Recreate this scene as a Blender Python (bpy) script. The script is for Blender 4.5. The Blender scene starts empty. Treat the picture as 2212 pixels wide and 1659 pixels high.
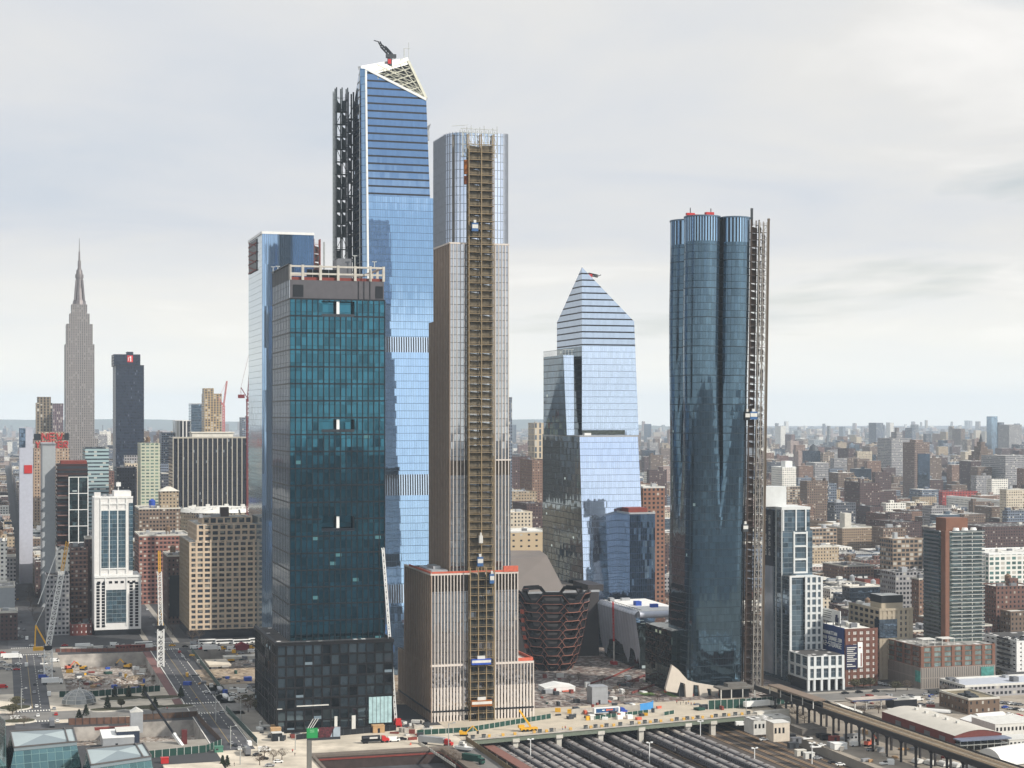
import bpy, math, random
from math import sin, cos, pi, radians, atan2, sqrt, hypot, floor
from mathutils import Vector
R = random.Random(7)
S = bpy.context.scene
# ---------------------------------------------------------------- camera
FP = 3715.5; H = 162.0; CX = 1106.0; HY = 896.5          # focal length, eye height, principal column and eye level
cam_d = bpy.data.cameras.new('camera'); cam = bpy.data.objects.new('camera', cam_d); S.collection.objects.link(cam)
cam.location = (0, 0, H); cam.rotation_euler = (pi/2, 0, 0)
cam_d.sensor_width = 36; cam_d.lens = 36*FP/2212; cam_d.shift_y = (HY-829.5)/2212
cam_d.clip_start = 5; cam_d.clip_end = 60000
S.camera = cam
# ---------------------------------------------------------------- world
SUN_AZ, SUN_EL = radians(-26), radians(36)                 # measured from +X towards +Y
W = bpy.data.worlds.new('World'); S.world = W; W.use_nodes = True
def world():
    t = W.node_tree; t.nodes.clear(); n = t.nodes.new; l = t.links.new
    out = n('ShaderNodeOutputWorld'); bg = n('ShaderNodeBackground'); bg.inputs[1].default_value = 0.1
    sky = n('ShaderNodeTexSky'); sky.sky_type = 'NISHITA'; sky.sun_disc = False
    sky.sun_elevation = SUN_EL; sky.sun_rotation = pi/2-SUN_AZ; sky.air_density = 1.3; sky.dust_density = 1.5
    tc = n('ShaderNodeTexCoord'); sp = n('ShaderNodeSeparateXYZ'); l(tc.outputs['Generated'], sp.inputs[0])
    def m(op, a, b=None, c=None, cl=False):
        k = n('ShaderNodeMath'); k.operation = op; k.use_clamp = cl
        for i, x in enumerate((a, b, c)):
            if x is None: continue
            if isinstance(x, (int, float)): k.inputs[i].default_value = x
            else: l(x, k.inputs[i])
        return k.outputs[0]
    x, y, z = sp.outputs
    zz = m('MAXIMUM', m('ADD', z, 0.10), 0.02)
    cb = n('ShaderNodeCombineXYZ'); l(m('DIVIDE', x, zz), cb.inputs[0]); l(m('DIVIDE', y, zz), cb.inputs[1])
    def noise(sc, det, rough, off, dist=0.0):
        mp = n('ShaderNodeMapping'); mp.inputs['Location'].default_value = off; l(cb.outputs[0], mp.inputs[0])
        k = n('ShaderNodeTexNoise'); k.inputs['Scale'].default_value = sc; k.inputs['Detail'].default_value = det
        k.inputs['Roughness'].default_value = rough; k.inputs['Distortion'].default_value = dist; l(mp.outputs[0], k.inputs[0]); return k.outputs[0]
    n1 = noise(0.32, 5, 0.52, (3.1, 7.7, 0)); n2 = noise(0.9, 6, 0.55, (1.3, 2.2, 0), 0.6)
    # cloud brightness
    br = m('ADD', m('MULTIPLY', n1, 0.65), m('MULTIPLY', n2, 0.35))
    def ramp(v, pts):
        k = n('ShaderNodeValToRGB'); k.color_ramp.elements[0].position = pts[0][0]; k.color_ramp.elements[0].color = pts[0][1]
        k.color_ramp.elements[1].position = pts[-1][0]; k.color_ramp.elements[1].color = pts[-1][1]
        for p, c in pts[1:-1]:
            e = k.color_ramp.elements.new(p); e.color = c
        l(v, k.inputs[0]); return k.outputs[0]
    c4 = lambda r, g, b: (r, g, b, 1)
    col = ramp(br, [(0.36, c4(.55, .60, .665)), (0.45, c4(.64, .66, .69)), (0.54, c4(.72, .715, .70)), (.63, c4(.92, .90, .87))])
    hor = n('ShaderNodeMix'); hor.data_type = 'RGBA'; l(m('SUBTRACT', 1, m('DIVIDE', m('MAXIMUM', z, 0), 0.10), None, True), hor.inputs[0])
    l(col, hor.inputs[6]); hor.inputs[7].default_value = (1.0, .97, .87, 1)
    sc = n('ShaderNodeVectorMath'); sc.operation = 'SCALE'; l(hor.outputs[2], sc.inputs[0]); 
    dv = n('ShaderNodeVectorMath'); dv.operation = 'DOT_PRODUCT'; l(tc.outputs['Generated'], dv.inputs[0]); dv.inputs[1].default_value = (cos(SUN_EL)*cos(SUN_AZ), cos(SUN_EL)*sin(SUN_AZ), sin(SUN_EL))
    dd = m('MAXIMUM', dv.outputs['Value'], 0); glow = m('MULTIPLY', m('POWER', dd, 3), 1.6)      # thin cloud round the sun and in the west, brightened to add light
    glow = m('ADD', glow, m('MULTIPLY', m('MULTIPLY', m('SUBTRACT', 0, y), 1, None, True), .35)); l(m('MULTIPLY', m('ADD', glow, 1), 11.3), sc.inputs['Scale'])
    # cover: overcast to the east, broken over the river in the west
    west = m('MULTIPLY', m('SUBTRACT', 0.1, y), 2.0, None, True)
    n3 = noise(0.55, 5, 0.5, (5.3, 1.9, 0), 0.4)
    gap = m('MULTIPLY', m('SUBTRACT', n3, m('SUBTRACT', 0.60, m('ADD', m('MULTIPLY', west, 0.05), m('MULTIPLY', m('MULTIPLY', m('SUBTRACT', z, .17), 8, None, True), m('MULTIPLY', m('ADD', x, .05), .45, None, True))))), 7.0, None, True)
    bk = m('MULTIPLY', m('MULTIPLY', m('SUBTRACT', z, m('ADD', .135, m('MULTIPLY', n1, .03))), 40, None, True), m('MULTIPLY', m('SUBTRACT', m('ADD', .225, m('MULTIPLY', n2, .04)), z), 30, None, True))
    gap = m('MAXIMUM', gap, m('MULTIPLY', m('MULTIPLY', bk, west), .9))
    gap = m('MULTIPLY', gap, m('MULTIPLY', m('SUBTRACT', z, 0.012), 12, None, True))
    skb = n('ShaderNodeVectorMath'); skb.operation = 'MULTIPLY'; l(sky.outputs[0], skb.inputs[0]); skb.inputs[1].default_value = (.80, .92, 1.05)
    mx = n('ShaderNodeMix'); mx.data_type = 'RGBA'; l(m('MULTIPLY', gap, 0.85), mx.inputs[0]); l(sc.outputs[0], mx.inputs[6]); l(skb.outputs[0], mx.inputs[7])
    l(mx.outputs[2], bg.inputs[0]); l(bg.outputs[0], out.inputs[0])
world()
sd = bpy.data.lights.new('sun', 'SUN'); sd.energy = 5.0; sd.angle = radians(1.2); sd.color = (1, .94, .85)
so = bpy.data.objects.new('sun', sd); S.collection.objects.link(so)
so.rotation_euler = Vector((cos(SUN_EL)*cos(SUN_AZ), cos(SUN_EL)*sin(SUN_AZ), sin(SUN_EL))).to_track_quat('Z', 'Y').to_euler()
S.view_settings.view_transform = 'Standard'; S.view_settings.look = 'None'; S.view_settings.exposure = 0.0; S.view_settings.gamma = 1
S.cycles.max_bounces = 5; S.cycles.diffuse_bounces = 2; S.cycles.glossy_bounces = 3; S.cycles.transmission_bounces = 3
S.cycles.volume_bounces = 2; S.cycles.caustics_reflective = False; S.cycles.caustics_refractive = False
# ---------------------------------------------------------------- street grid: V runs along the avenues, U along the streets
ANG = radians(16.6); V = (cos(ANG), sin(ANG)); U = (-sin(ANG), cos(ANG))
def wst(s, t): return (s*V[0]+t*U[0], s*V[1]+t*U[1])
def gs(px, py, z=0.0):
    Y = FP*(H-z)/(py-HY); X = (px-CX)/FP*Y
    return X*V[0]+Y*V[1], X*U[0]+Y*U[1]
def zy(py, Y): return H-(py-HY)/FP*Y
def fit(xl, xc, xr, Y):
    k = (xc-CX)/FP; X = k*Y; kr = (xr-CX)/FP; kl = (xl-CX)/FP
    return (X*V[0]+Y*V[1], X*U[0]+Y*U[1], (kr*Y-X)/(V[0]-kr*V[1]), (kl*Y-X)/(U[0]-kl*U[1]))
def lx(s, t, px, y, py=None):                             # local x (and height) of the point seen in column px at local depth y
    ox, oy = wst(s, t); k = (px-CX)/FP; x = (k*(oy+y*U[1])-(ox+y*U[0]))/(V[0]-k*V[1])
    return x if py is None else (x, zy(py, oy+x*V[1]+y*U[1]))
def ly(s, t, px, x=0.0, py=None):                         # local depth (and height) of the point seen in column px at local x
    ox, oy = wst(s, t); k = (px-CX)/FP; y = (k*(oy+x*V[1])-(ox+x*V[0]))/(U[0]-k*U[1])
    return y if py is None else (y, zy(py, oy+x*V[1]+y*U[1]))
# ---------------------------------------------------------------- mesh builder
class MB:
    def __init__(s): s.v = []; s.f = []; s.m = []; s.uv = []
    def face(s, pts, mi=0, uv=None):
        i = len(s.v); s.v += [tuple(p) for p in pts]; s.f.append(tuple(range(i, i+len(pts)))); s.m.append(mi)
        if uv is None:
            a = Vector(pts[1])-Vector(pts[0]); b = Vector(pts[-1])-Vector(pts[0]); n = a.cross(b)
            if n.length > 0: n.normalize()
            if abs(n.z) < 0.75:
                h = hypot(n.x, n.y) or 1; tx, ty = -n.y/h, n.x/h
                uv = [(p[0]*tx+p[1]*ty, p[2]) for p in pts]
            else: uv = [(p[0], p[1]) for p in pts]
        s.uv += uv
    def box(s, x0, x1, y0, y1, z0, z1, mi=0, top=None, bot=True):
        a, b, c, d = (x0, y0), (x1, y0), (x1, y1), (x0, y1)
        for p, q in ((a, b), (b, c), (c, d), (d, a)):
            s.face([(*p, z0), (*q, z0), (*q, z1), (*p, z1)], mi)
        s.face([(*a, z1), (*b, z1), (*c, z1), (*d, z1)], mi if top is None else top)
        if bot: s.face([(*d, z0), (*c, z0), (*b, z0), (*a, z0)], mi)
    def prism(s, poly, z0, z1, mi=0, top=None, poly1=None, bot=False, wrap=True, cap=True):
        q = poly1 or poly; n = len(poly); u = 0.0
        for i in range(n):
            j = (i+1) % n; L = hypot(poly[j][0]-poly[i][0], poly[j][1]-poly[i][1])
            za = z0[i] if isinstance(z0, list) else z0; zb = z0[j] if isinstance(z0, list) else z0
            zc = z1[j] if isinstance(z1, list) else z1; zd = z1[i] if isinstance(z1, list) else z1
            s.face([(*poly[i], za), (*poly[j], zb), (*q[j], zc), (*q[i], zd)], mi, [(u, za), (u+L, zb), (u+L, zc), (u, zd)])
            u += L
        if cap: s.face([(*p, z1[i] if isinstance(z1, list) else z1) for i, p in enumerate(q)], mi if top is None else top)
        if bot: s.face([(*p, z0) for p in reversed(poly)], mi)
    def bar(s, p, q, w, mi=0, h=None):
        p = Vector(p); q = Vector(q); d = q-p
        if d.length < 1e-6: return
        d.normalize(); up = Vector((0, 0, 1)) if abs(d.z) < 0.95 else Vector((1, 0, 0))
        a = d.cross(up).normalized()*w/2; b = a.cross(d).normalized()*(h or w)/2
        c = [a+b, b-a, -a-b, a-b]
        for i in range(4):
            j = (i+1) % 4; s.face([p+c[i], p+c[j], q+c[j], q+c[i]], mi)
        s.face([q+k for k in c], mi); s.face([p+k for k in reversed(c)], mi)
    def cyl(s, x, y, z0, z1, r0, r1=None, n=10, mi=0, top=None):
        r1 = r0 if r1 is None else r1
        P = [(x+r0*cos(2*pi*i/n), y+r0*sin(2*pi*i/n)) for i in range(n)]; Q = [(x+r1*cos(2*pi*i/n), y+r1*sin(2*pi*i/n)) for i in range(n)]
        s.prism(P, z0, z1, mi, top, poly1=Q)
    def lattice(s, p, q, w, seg, t=0.25, mi=0, side=(1, 0, 0)):      # square lattice boom from p to q
        p = Vector(p); q = Vector(q); d = (q-p); L = d.length; d.normalize()
        a = Vector(side); a = (a-d*a.dot(d)).normalized()*w/2; b = d.cross(a).normalized()*w/2
        n = max(2, int(L/seg)); C = [a+b, b-a, -a-b, a-b]
        for c in C: s.bar(p+c, q+c, t, mi)
        for k in range(n):
            A = p+d*L*k/n; B = p+d*L*(k+1)/n
            for i in range(4):
                j = (i+1) % 4; s.bar(A+C[i], B+C[j] if k % 2 else B+C[j], t*.6, mi)
                if k % 1 == 0: s.bar(A+C[i], A+C[j], t*.6, mi)
    def build(s, name, mats, parent=None, loc=None, rot=0.0, smooth=False):
        me = bpy.data.meshes.new(name); me.from_pydata(s.v, [], s.f); me.validate(clean_customdata=False) if False else None
        ul = me.uv_layers.new(name='UVMap'); ul.data.foreach_set('uv', [c for p in s.uv for c in p])
        for k in (mats if isinstance(mats, (list, tuple)) else [mats]): me.materials.append(k)
        me.polygons.foreach_set('material_index', s.m)
        if smooth: me.polygons.foreach_set('use_smooth', [True]*len(s.f))
        me.update()
        o = bpy.data.objects.new(name, me); S.collection.objects.link(o)
        if parent: o.parent = parent
        if loc is not None: o.location = loc
        o.rotation_euler[2] = rot
        return o
def tag(o, label=None, cat=None, group=None, kind=None):
    if label: o['label'] = label
    if cat: o['category'] = cat
    if group: o['group'] = group
    if kind: o['kind'] = kind
    return o
def E(name, label, cat, loc, rot=ANG, group=None):
    o = bpy.data.objects.new(name, None); S.collection.objects.link(o); o.location = loc; o.rotation_euler[2] = rot
    return tag(o, label, cat, group)
def EG(name, label, cat, s, t, z=0.0, group=None, rot=ANG): return E(name, label, cat, (*wst(s, t), z), rot, group)
def tree_copy(o, parent=None):
    c = o.copy(); S.collection.objects.link(c)
    if parent: c.parent = parent
    for ch in list(o.children): tree_copy(ch, c)
    return c
# ---------------------------------------------------------------- materials
def L3(r, g, b): return tuple(((c/255+0.055)/1.055)**2.4 if c/255 > .04045 else c/255/12.92 for c in (r, g, b))
class NT:
    def __init__(s, name):
        s.mat = bpy.data.materials.new(name); s.mat.use_nodes = True; s.t = s.mat.node_tree; s.t.nodes.clear()
        s.out = s.n('ShaderNodeOutputMaterial')
    def n(s, k): return s.t.nodes.new(k)
    def l(s, a, b): s.t.links.new(a, b)
    def put(s, v, sock):
        if isinstance(v, (int, float)): sock.default_value = v
        elif isinstance(v, tuple): sock.default_value = (*v, 1) if len(v) == 3 and len(sock.default_value) == 4 else v
        else: s.l(v, sock)
    def m(s, op, a, b=None, c=None, cl=False):
        k = s.n('ShaderNodeMath'); k.operation = op; k.use_clamp = cl
        for i, x in enumerate((a, b, c)):
            if x is not None: s.put(x, k.inputs[i])
        return k.outputs[0]
    def mix(s, f, a, b):
        k = s.n('ShaderNodeMix'); k.data_type = 'RGBA'; s.put(f, k.inputs[0]); s.put(a, k.inputs[6]); s.put(b, k.inputs[7]); return k.outputs[2]
    def scale(s, a, f):
        k = s.n('ShaderNodeVectorMath'); k.operation = 'SCALE'
        if isinstance(a, tuple): k.inputs[0].default_value = a[:3]
        else: s.l(a, k.inputs[0])
        s.put(f, k.inputs['Scale']); return k.outputs[0]
    def noise(s, sc, det=4, vec=None, rough=.55):
        k = s.n('ShaderNodeTexNoise'); k.inputs['Scale'].default_value = sc; k.inputs['Detail'].default_value = det; k.inputs['Roughness'].default_value = rough
        s.l(vec if vec is not None else s.obj(), k.inputs[0]); return k.outputs[0]
    def obj(s):
        if not hasattr(s, '_o'): s._o = s.n('ShaderNodeTexCoord').outputs['Object']
        return s._o
    def uv(s):
        sp = s.n('ShaderNodeSeparateXYZ'); k = s.n('ShaderNodeTexCoord'); s.l(k.outputs['UV'], sp.inputs[0]); return sp.outputs[0], sp.outputs[1]
    def orand(s):
        if not hasattr(s, '_r'): s._r = s.n('ShaderNodeObjectInfo').outputs['Random']
        return s._r
    def white(s, a, b, c=0.0):
        cb = s.n('ShaderNodeCombineXYZ'); s.put(a, cb.inputs[0]); s.put(b, cb.inputs[1]); s.put(c, cb.inputs[2])
        k = s.n('ShaderNodeTexWhiteNoise'); k.noise_dimensions = '3D'; s.l(cb.outputs[0], k.inputs[0]); return k.outputs['Value'], k.outputs['Color']
    def bsdf(s, col, rough=.6, metal=0.0, spec=.5, normal=None):
        k = s.n('ShaderNodeBsdfPrincipled'); s.put(col, k.inputs['Base Color']); s.put(rough, k.inputs['Roughness'])
        s.put(metal, k.inputs['Metallic']); s.put(spec, k.inputs['Specular IOR Level'])
        if normal is not None: s.l(normal, k.inputs['Normal'])
        return k.outputs[0]
    def fin(s, sh): s.l(sh, s.out.inputs[0]); return s.mat
_mats = {}
def solid(name, col, rough=.7, metal=0.0, var=.25, sc=.35, spec=.4, bits=0.0, blotch=0.0):
    if name in _mats: return _mats[name]
    t = NT(name); v = t.noise(sc, 5)
    f = t.m('ADD', 1-var/2, t.m('MULTIPLY', t.m('SUBTRACT', v, .5), var*2.2))
    f = t.m('MULTIPLY', f, t.m('ADD', 1-var*.25, t.m('MULTIPLY', t.orand(), var*.5)))
    c = t.scale(col, f)
    if blotch:
        b = t.m('MULTIPLY', t.m('SUBTRACT', t.noise(sc*.25, 6), .52), 6, None, True); c = t.mix(t.m('MULTIPLY', b, blotch), c, t.scale(c, .5))
    if bits:                                                      # small units, hatches and patches lying about
        sp = t.n('ShaderNodeSeparateXYZ'); t.l(t.obj(), sp.inputs[0]); k1, k2 = t.white(t.m('FLOOR', t.m('DIVIDE', sp.outputs[0], 2.1)), t.m('FLOOR', t.m('DIVIDE', sp.outputs[1], 2.7)), t.orand())
        c = t.mix(t.m('GREATER_THAN', k1, 1-bits), c, t.scale((1, .97, .93), t.m('ADD', .12, t.m('MULTIPLY', k1, .55)))); c = t.mix(t.m('LESS_THAN', k1, bits), c, (.03, .03, .03))
    _mats[name] = t.fin(t.bsdf(c, rough, metal, spec)); return _mats[name]
def messy(name, cols, sc=.5, sc2=.06):
    t = NT(name); vo = t.n('ShaderNodeTexVoronoi'); vo.inputs['Scale'].default_value = sc; t.l(t.obj(), vo.inputs['Vector']); se = t.n('ShaderNodeSeparateColor'); t.l(vo.outputs['Color'], se.inputs[0])
    v = t.m('ADD', t.m('MULTIPLY', se.outputs[0], .42), t.m('MULTIPLY', t.noise(sc2, 8), .98), None, True); v = t.m('SUBTRACT', v, .2, None, True)
    k = t.n('ShaderNodeValToRGB'); k.color_ramp.interpolation = 'LINEAR'; n = len(cols); k.color_ramp.elements[0].color = (*cols[0], 1); k.color_ramp.elements[1].position = 1-.8/n; k.color_ramp.elements[1].color = (*cols[-1], 1)
    for i in range(1, n-1): e = k.color_ramp.elements.new(i/n); e.color = (*cols[i], 1)
    t.l(v, k.inputs[0]); c = t.scale(k.outputs[0], t.m('ADD', .65, t.m('MULTIPLY', t.noise(sc*3, 5), .7)))
    _mats[name] = t.fin(t.bsdf(c, .95, 0, .2)); return _mats[name]
def facade(name, wall, glass=(.03, .035, .045), bay=3.0, flo=3.3, wx=(.25, .75), wy=(.25, .8), var=.3, gr=.12, blind=(.45, .43, .38), pb=.12, roughw=.85, band=None, ribs=None, off=0.0, gm=0.0, huevar=0.0):
    """walls with a grid of windows, in metres of the face's own width and height"""
    if name in _mats: return _mats[name]
    t = NT(name); u, v = t.uv()
    cu = t.m('DIVIDE', t.m('ADD', u, off), bay); cv = t.m('DIVIDE', v, flo)
    fu = t.m('FRACT', cu); fv = t.m('FRACT', cv); iu = t.m('FLOOR', cu); iv = t.m('FLOOR', cv)
    w = t.m('MULTIPLY', t.m('GREATER_THAN', fu, wx[0]), t.m('LESS_THAN', fu, wx[1]))
    w = t.m('MULTIPLY', w, t.m('MULTIPLY', t.m('GREATER_THAN', fv, wy[0]), t.m('LESS_THAN', fv, wy[1])))
    r1, rc = t.white(iu, iv, t.orand())
    nz = t.noise(.12, 5)
    f = t.m('MULTIPLY', t.m('ADD', 1-var*.5, t.m('MULTIPLY', nz, var)), t.m('ADD', 1-var*.3, t.m('MULTIPLY', t.orand(), var*.6)))
    wc = t.scale(wall, f)
    if huevar:
        r2, _ = t.white(t.orand(), 3.3, 1.1); wc = t.mix(t.m('MULTIPLY', r2, huevar), wc, t.scale((wall[0]*.55, wall[1]*.75, wall[2]*1.15), f))
    if band: wc = t.mix(t.m('LESS_THAN', fv, band[0]), wc, t.scale(band[1], f))
    if ribs: wc = t.mix(t.m('LESS_THAN', fu, ribs[0]), wc, t.scale(ribs[1], f))
    gc = t.mix(t.m('GREATER_THAN', r1, 1-pb), t.scale(glass, t.m('ADD', .5, r1)), blind)
    a = t.bsdf(wc, roughw, 0.0, .25); b = t.bsdf(gc, gr, gm, .6)
    k = t.n('ShaderNodeMixShader'); t.put(w, k.inputs[0]); t.l(a, k.inputs[1]); t.l(b, k.inputs[2])
    _mats[name] = t.fin(k.outputs[0]); return _mats[name]
def curtain(name, tint, frame, bay, flo, lw=.08, lh=.06, metal=.9, rough=.04, jit=.012, tv=.25, lit=.0, litc=(.8, .9, .85), fmetal=.2, dark=None, heavy=None, base=(.01, .015, .02), fade=None, vdark=0.0, under=0.0, off=0.0, bow=2.2):
    """curtain wall: reflective panes, each a little out of plane, behind a grid of mullions"""
    if name in _mats: return _mats[name]
    t = NT(name); u, v = t.uv()
    cu = t.m('DIVIDE', t.m('ADD', u, off), bay); cv = t.m('DIVIDE', v, flo); fu = t.m('FRACT', cu); fv = t.m('FRACT', cv); iu = t.m('FLOOR', cu); iv = t.m('FLOOR', cv)
    ln = t.m('MAXIMUM', t.m('LESS_THAN', fu, lw), t.m('LESS_THAN', fv, lh))
    if heavy:                                                       # a thicker line every heavy[0] floors, heavy[1] thick
        hv = t.m('LESS_THAN', t.m('FRACT', t.m('DIVIDE', v, flo*heavy[0])), heavy[1]); ln = t.m('MAXIMUM', ln, hv)
    r1, rc = t.white(iu, iv); r3, _ = t.white(iu, iv, 7.7)
    geo = t.n('ShaderNodeNewGeometry').outputs['Normal']
    va = t.n('ShaderNodeVectorMath'); va.operation = 'SUBTRACT'; t.l(rc, va.inputs[0]); va.inputs[1].default_value = (.5, .5, .5)
    vb = t.scale(va.outputs[0], jit*2)
    # low-frequency bow in the glass
    vn = t.n('ShaderNodeTexNoise'); vn.inputs['Scale'].default_value = .18; vn.inputs['Detail'].default_value = 3; mp = t.n('ShaderNodeMapping'); mp.inputs['Scale'].default_value = (1.6, 1.6, .16); t.l(t.obj(), mp.inputs[0]); t.l(mp.outputs[0], vn.inputs[0])
    vc = t.n('ShaderNodeVectorMath'); vc.operation = 'SUBTRACT'; t.l(vn.outputs['Color'], vc.inputs[0]); vc.inputs[1].default_value = (.5, .5, .5)
    vd = t.scale(vc.outputs[0], jit*bow)
    ad = t.n('ShaderNodeVectorMath'); ad.operation = 'ADD'; t.l(geo, ad.inputs[0]); t.l(vb, ad.inputs[1])
    ae = t.n('ShaderNodeVectorMath'); ae.operation = 'ADD'; t.l(ad.outputs[0], ae.inputs[0]); t.l(vd, ae.inputs[1])
    nn = t.n('ShaderNodeVectorMath'); nn.operation = 'NORMALIZE'; t.l(ae.outputs[0], nn.inputs[0])
    gc = t.scale(tint, t.m('ADD', 1-tv*.6, t.m('MULTIPLY', r1, tv)))
    if under: gc = t.mix(t.m('MULTIPLY', t.m('GREATER_THAN', r3, 1-under), .8), gc, t.scale(base, 1.0))
    gl = t.bsdf(gc, rough, metal, .8, nn.outputs[0])
    if lit:
        em = t.n('ShaderNodeEmission'); em.inputs[0].default_value = (*litc, 1); em.inputs[1].default_value = .55
        k2 = t.n('ShaderNodeMixShader'); t.put(t.m('MULTIPLY', t.m('GREATER_THAN', r3, 1-lit), t.m('LESS_THAN', fv, .45)), k2.inputs[0]); t.l(gl, k2.inputs[1]); t.l(em.outputs[0], k2.inputs[2]); gl = k2.outputs[0]
    fr = t.bsdf(frame, .5, fmetal, .4)
    k = t.n('ShaderNodeMixShader'); t.put(ln, k.inputs[0]); t.l(gl, k.inputs[1]); t.l(fr, k.inputs[2])
    _mats[name] = t.fin(k.outputs[0]); return _mats[name]
# ---------------------------------------------------------------- common materials
CONC = solid('concrete', L3(176, 170, 160), .85, var=.3, sc=.25)
CONCL = solid('concrete_pale', L3(205, 200, 188), .85, var=.25, sc=.3)
CONCD = solid('concrete_dark', L3(112, 108, 102), .9, var=.35, sc=.2)
WHITE = solid('white_paint', L3(228, 228, 224), .5, var=.12)
OFFW = solid('off_white', L3(205, 203, 196), .7, var=.2)
BLACK = solid('black_metal', L3(30, 33, 38), .45, .3, var=.2)
DGREY = solid('dark_grey_metal', L3(62, 66, 70), .5, .3, var=.25)
MGREY = solid('mid_grey_metal', L3(112, 114, 118), .5, .2, var=.25)
LGREY = solid('light_grey_metal', L3(168, 170, 172), .45, .3, var=.2)
STEEL = solid('galvanised_steel', L3(188, 190, 186), .4, .5, var=.2)
BRONZE = solid('bronze_frame', L3(112, 94, 78), .5, .3, var=.3)
RUST = solid('red_primer_steel', L3(128, 56, 46), .7, var=.35)
RED = solid('red_paint', L3(182, 38, 36), .5, var=.15)
YELLOW = solid('yellow_paint', L3(222, 168, 40), .5, var=.2)
ORANGE = solid('orange_netting', L3(204, 102, 78), .8, var=.3, sc=.8)
GREENF = solid('green_hoarding', L3(24, 66, 56), .8, var=.3, sc=.3)
BLUEP = solid('blue_paint', L3(38, 76, 165), .6, var=.2)
WOOD = solid('plywood', L3(186, 150, 108), .8, var=.3, sc=.6)
BROWN = solid('brown_board', L3(150, 88, 34), .8, var=.3)
ROOFG = solid('grey_roof', L3(158, 156, 150), .9, var=.35, sc=.2, blotch=.5, bits=.07)
ROOFD = solid('tar_roof', L3(78, 76, 74), .95, var=.4, sc=.2, blotch=.4, bits=.07)
ROOFW = solid('white_roof', L3(214, 212, 204), .8, var=.25, sc=.2, blotch=.35, bits=.06)
DIRT = messy('dirt', [L3(96, 84, 72), L3(140, 124, 104), L3(118, 102, 86), L3(172, 156, 134), L3(90, 76, 66), L3(196, 186, 170)], .45)
RUBBLE = messy('rubble', [L3(58, 54, 54), L3(122, 116, 110), L3(88, 80, 76), L3(150, 142, 132), L3(104, 84, 72), L3(190, 186, 178), L3(70, 66, 66)], .7)
CABIN = solid('hoist_car_blue', L3(52, 92, 140), .5, var=.2)
DARKGL = solid('dark_glazing', L3(34, 40, 50), .12, .3, var=.4, sc=.3, spec=.8)
STONE = solid('limestone_ribs', L3(208, 198, 188), .7, var=.15)
STONEB = solid('brown_stone_ribs', L3(158, 138, 120), .7, var=.2)

def cells(xs, zs, holes):
    xs = sorted(set(xs) | {h[0] for h in holes} | {h[1] for h in holes}); zs = sorted(set(zs) | {h[2] for h in holes} | {h[3] for h in holes})
    for i in range(len(xs)-1):
        for j in range(len(zs)-1):
            cx, cz = (xs[i]+xs[i+1])/2, (zs[j]+zs[j+1])/2
            if not any(h[0] < cx < h[1] and h[2] < cz < h[3] for h in holes): yield xs[i], xs[i+1], zs[j], zs[j+1]
def ribs_front(mb, x0, x1, y, z0, z1, sp, w, dp, mi=0):
    n = max(1, round((x1-x0)/sp))
    for i in range(n+1):
        x = x0+(x1-x0)*i/n; mb.box(x-w/2, x+w/2, y-dp, y+.05, z0, z1, mi)
def ribs_left(mb, x, y0, y1, z0, z1, sp, w, dp, mi=0):
    n = max(1, round((y1-y0)/sp))
    for i in range(n+1):
        y = y0+(y1-y0)*i/n; mb.box(x-dp, x+.05, y-w/2, y+w/2, z0, z1, mi)
def ribs_poly(mb, pts, z0, z1, sp, w, dp, mi=0, closed=False, skip=None):
    """vertical ribs along an open outline (outward side is on the right of travel)"""
    seg = list(zip(pts, pts[1:]+([pts[0]] if closed else []))); 
    for a, b in seg:
        L = hypot(b[0]-a[0], b[1]-a[1])
        if L < 1e-3: continue
        tx, ty = (b[0]-a[0])/L, (b[1]-a[1])/L; nx, ny = ty, -tx; n = max(1, round(L/sp))
        for i in range(n):
            q = (i+.5)/n; x, y = a[0]+(b[0]-a[0])*q, a[1]+(b[1]-a[1])*q
            if skip and skip(x, y): continue
            P = [(x-tx*w/2+nx*dp, y-ty*w/2+ny*dp), (x+tx*w/2+nx*dp, y+ty*w/2+ny*dp), (x+tx*w/2, y+ty*w/2), (x-tx*w/2, y-ty*w/2)]
            mb.prism(P, z0, z1, mi)
# ================================================================ teal glass tower (near left)
G55 = curtain('teal_glass', (.026, .115, .165), L3(22, 32, 36), 3.0, 4.4, .0, .035, metal=.92, rough=.05, jit=.006, tv=.6, lit=.010, litc=(.18, .42, .45), bow=3)
G55L = curtain('teal_glass_side', (.07, .10, .13), L3(16, 20, 26), 1.5, 4.4, .0, .05, metal=.9, rough=.06, jit=.006, tv=.3)
G55P = curtain('dark_podium_glass', (.10, .14, .17), L3(14, 15, 19), 4.6, 5.55, .14, .16, metal=.85, rough=.06, jit=.02, tv=1.0, lit=.05, litc=(.4, .5, .55), under=.15)
s, t, w, d = fit(559, 598, 848, 874); d = 76
T55 = EG('glass_office_tower', 'dark teal glass office tower with a black gridded podium and open steel roof frame', 'skyscraper', s, t)
zp = 45.0
mb = MB(); mb.box(0, w, 0, d, -2, zp, 0, 1); mb.build('podium_wall', [G55P, ROOFD], T55)
mb = MB()
ribs_front(mb, 0, w, 0, 0, zp, w/13, .6, .5); ribs_left(mb, 0, 0, d, 0, zp, 5.2, .4, .3)
for z in (.8, 11.5, 17, 22.5, 28, 33.5, 39): mb.box(-.35, w+.1, -.35, -.02, z, z+.9); mb.box(-.35, -.02, 0, d, z, z+.5)
mb.box(-1, w+.6, -1, .8, zp-.5, zp+1.2); mb.box(-1, .8, .8, d, zp-.5, zp+1.2); mb.box(w-.2, w+.6, .8, d, zp-.5, zp+1.2)
mb.build('podium_grid', solid('black_iron', L3(17, 17, 21), .55, .3, var=.3), T55)
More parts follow.
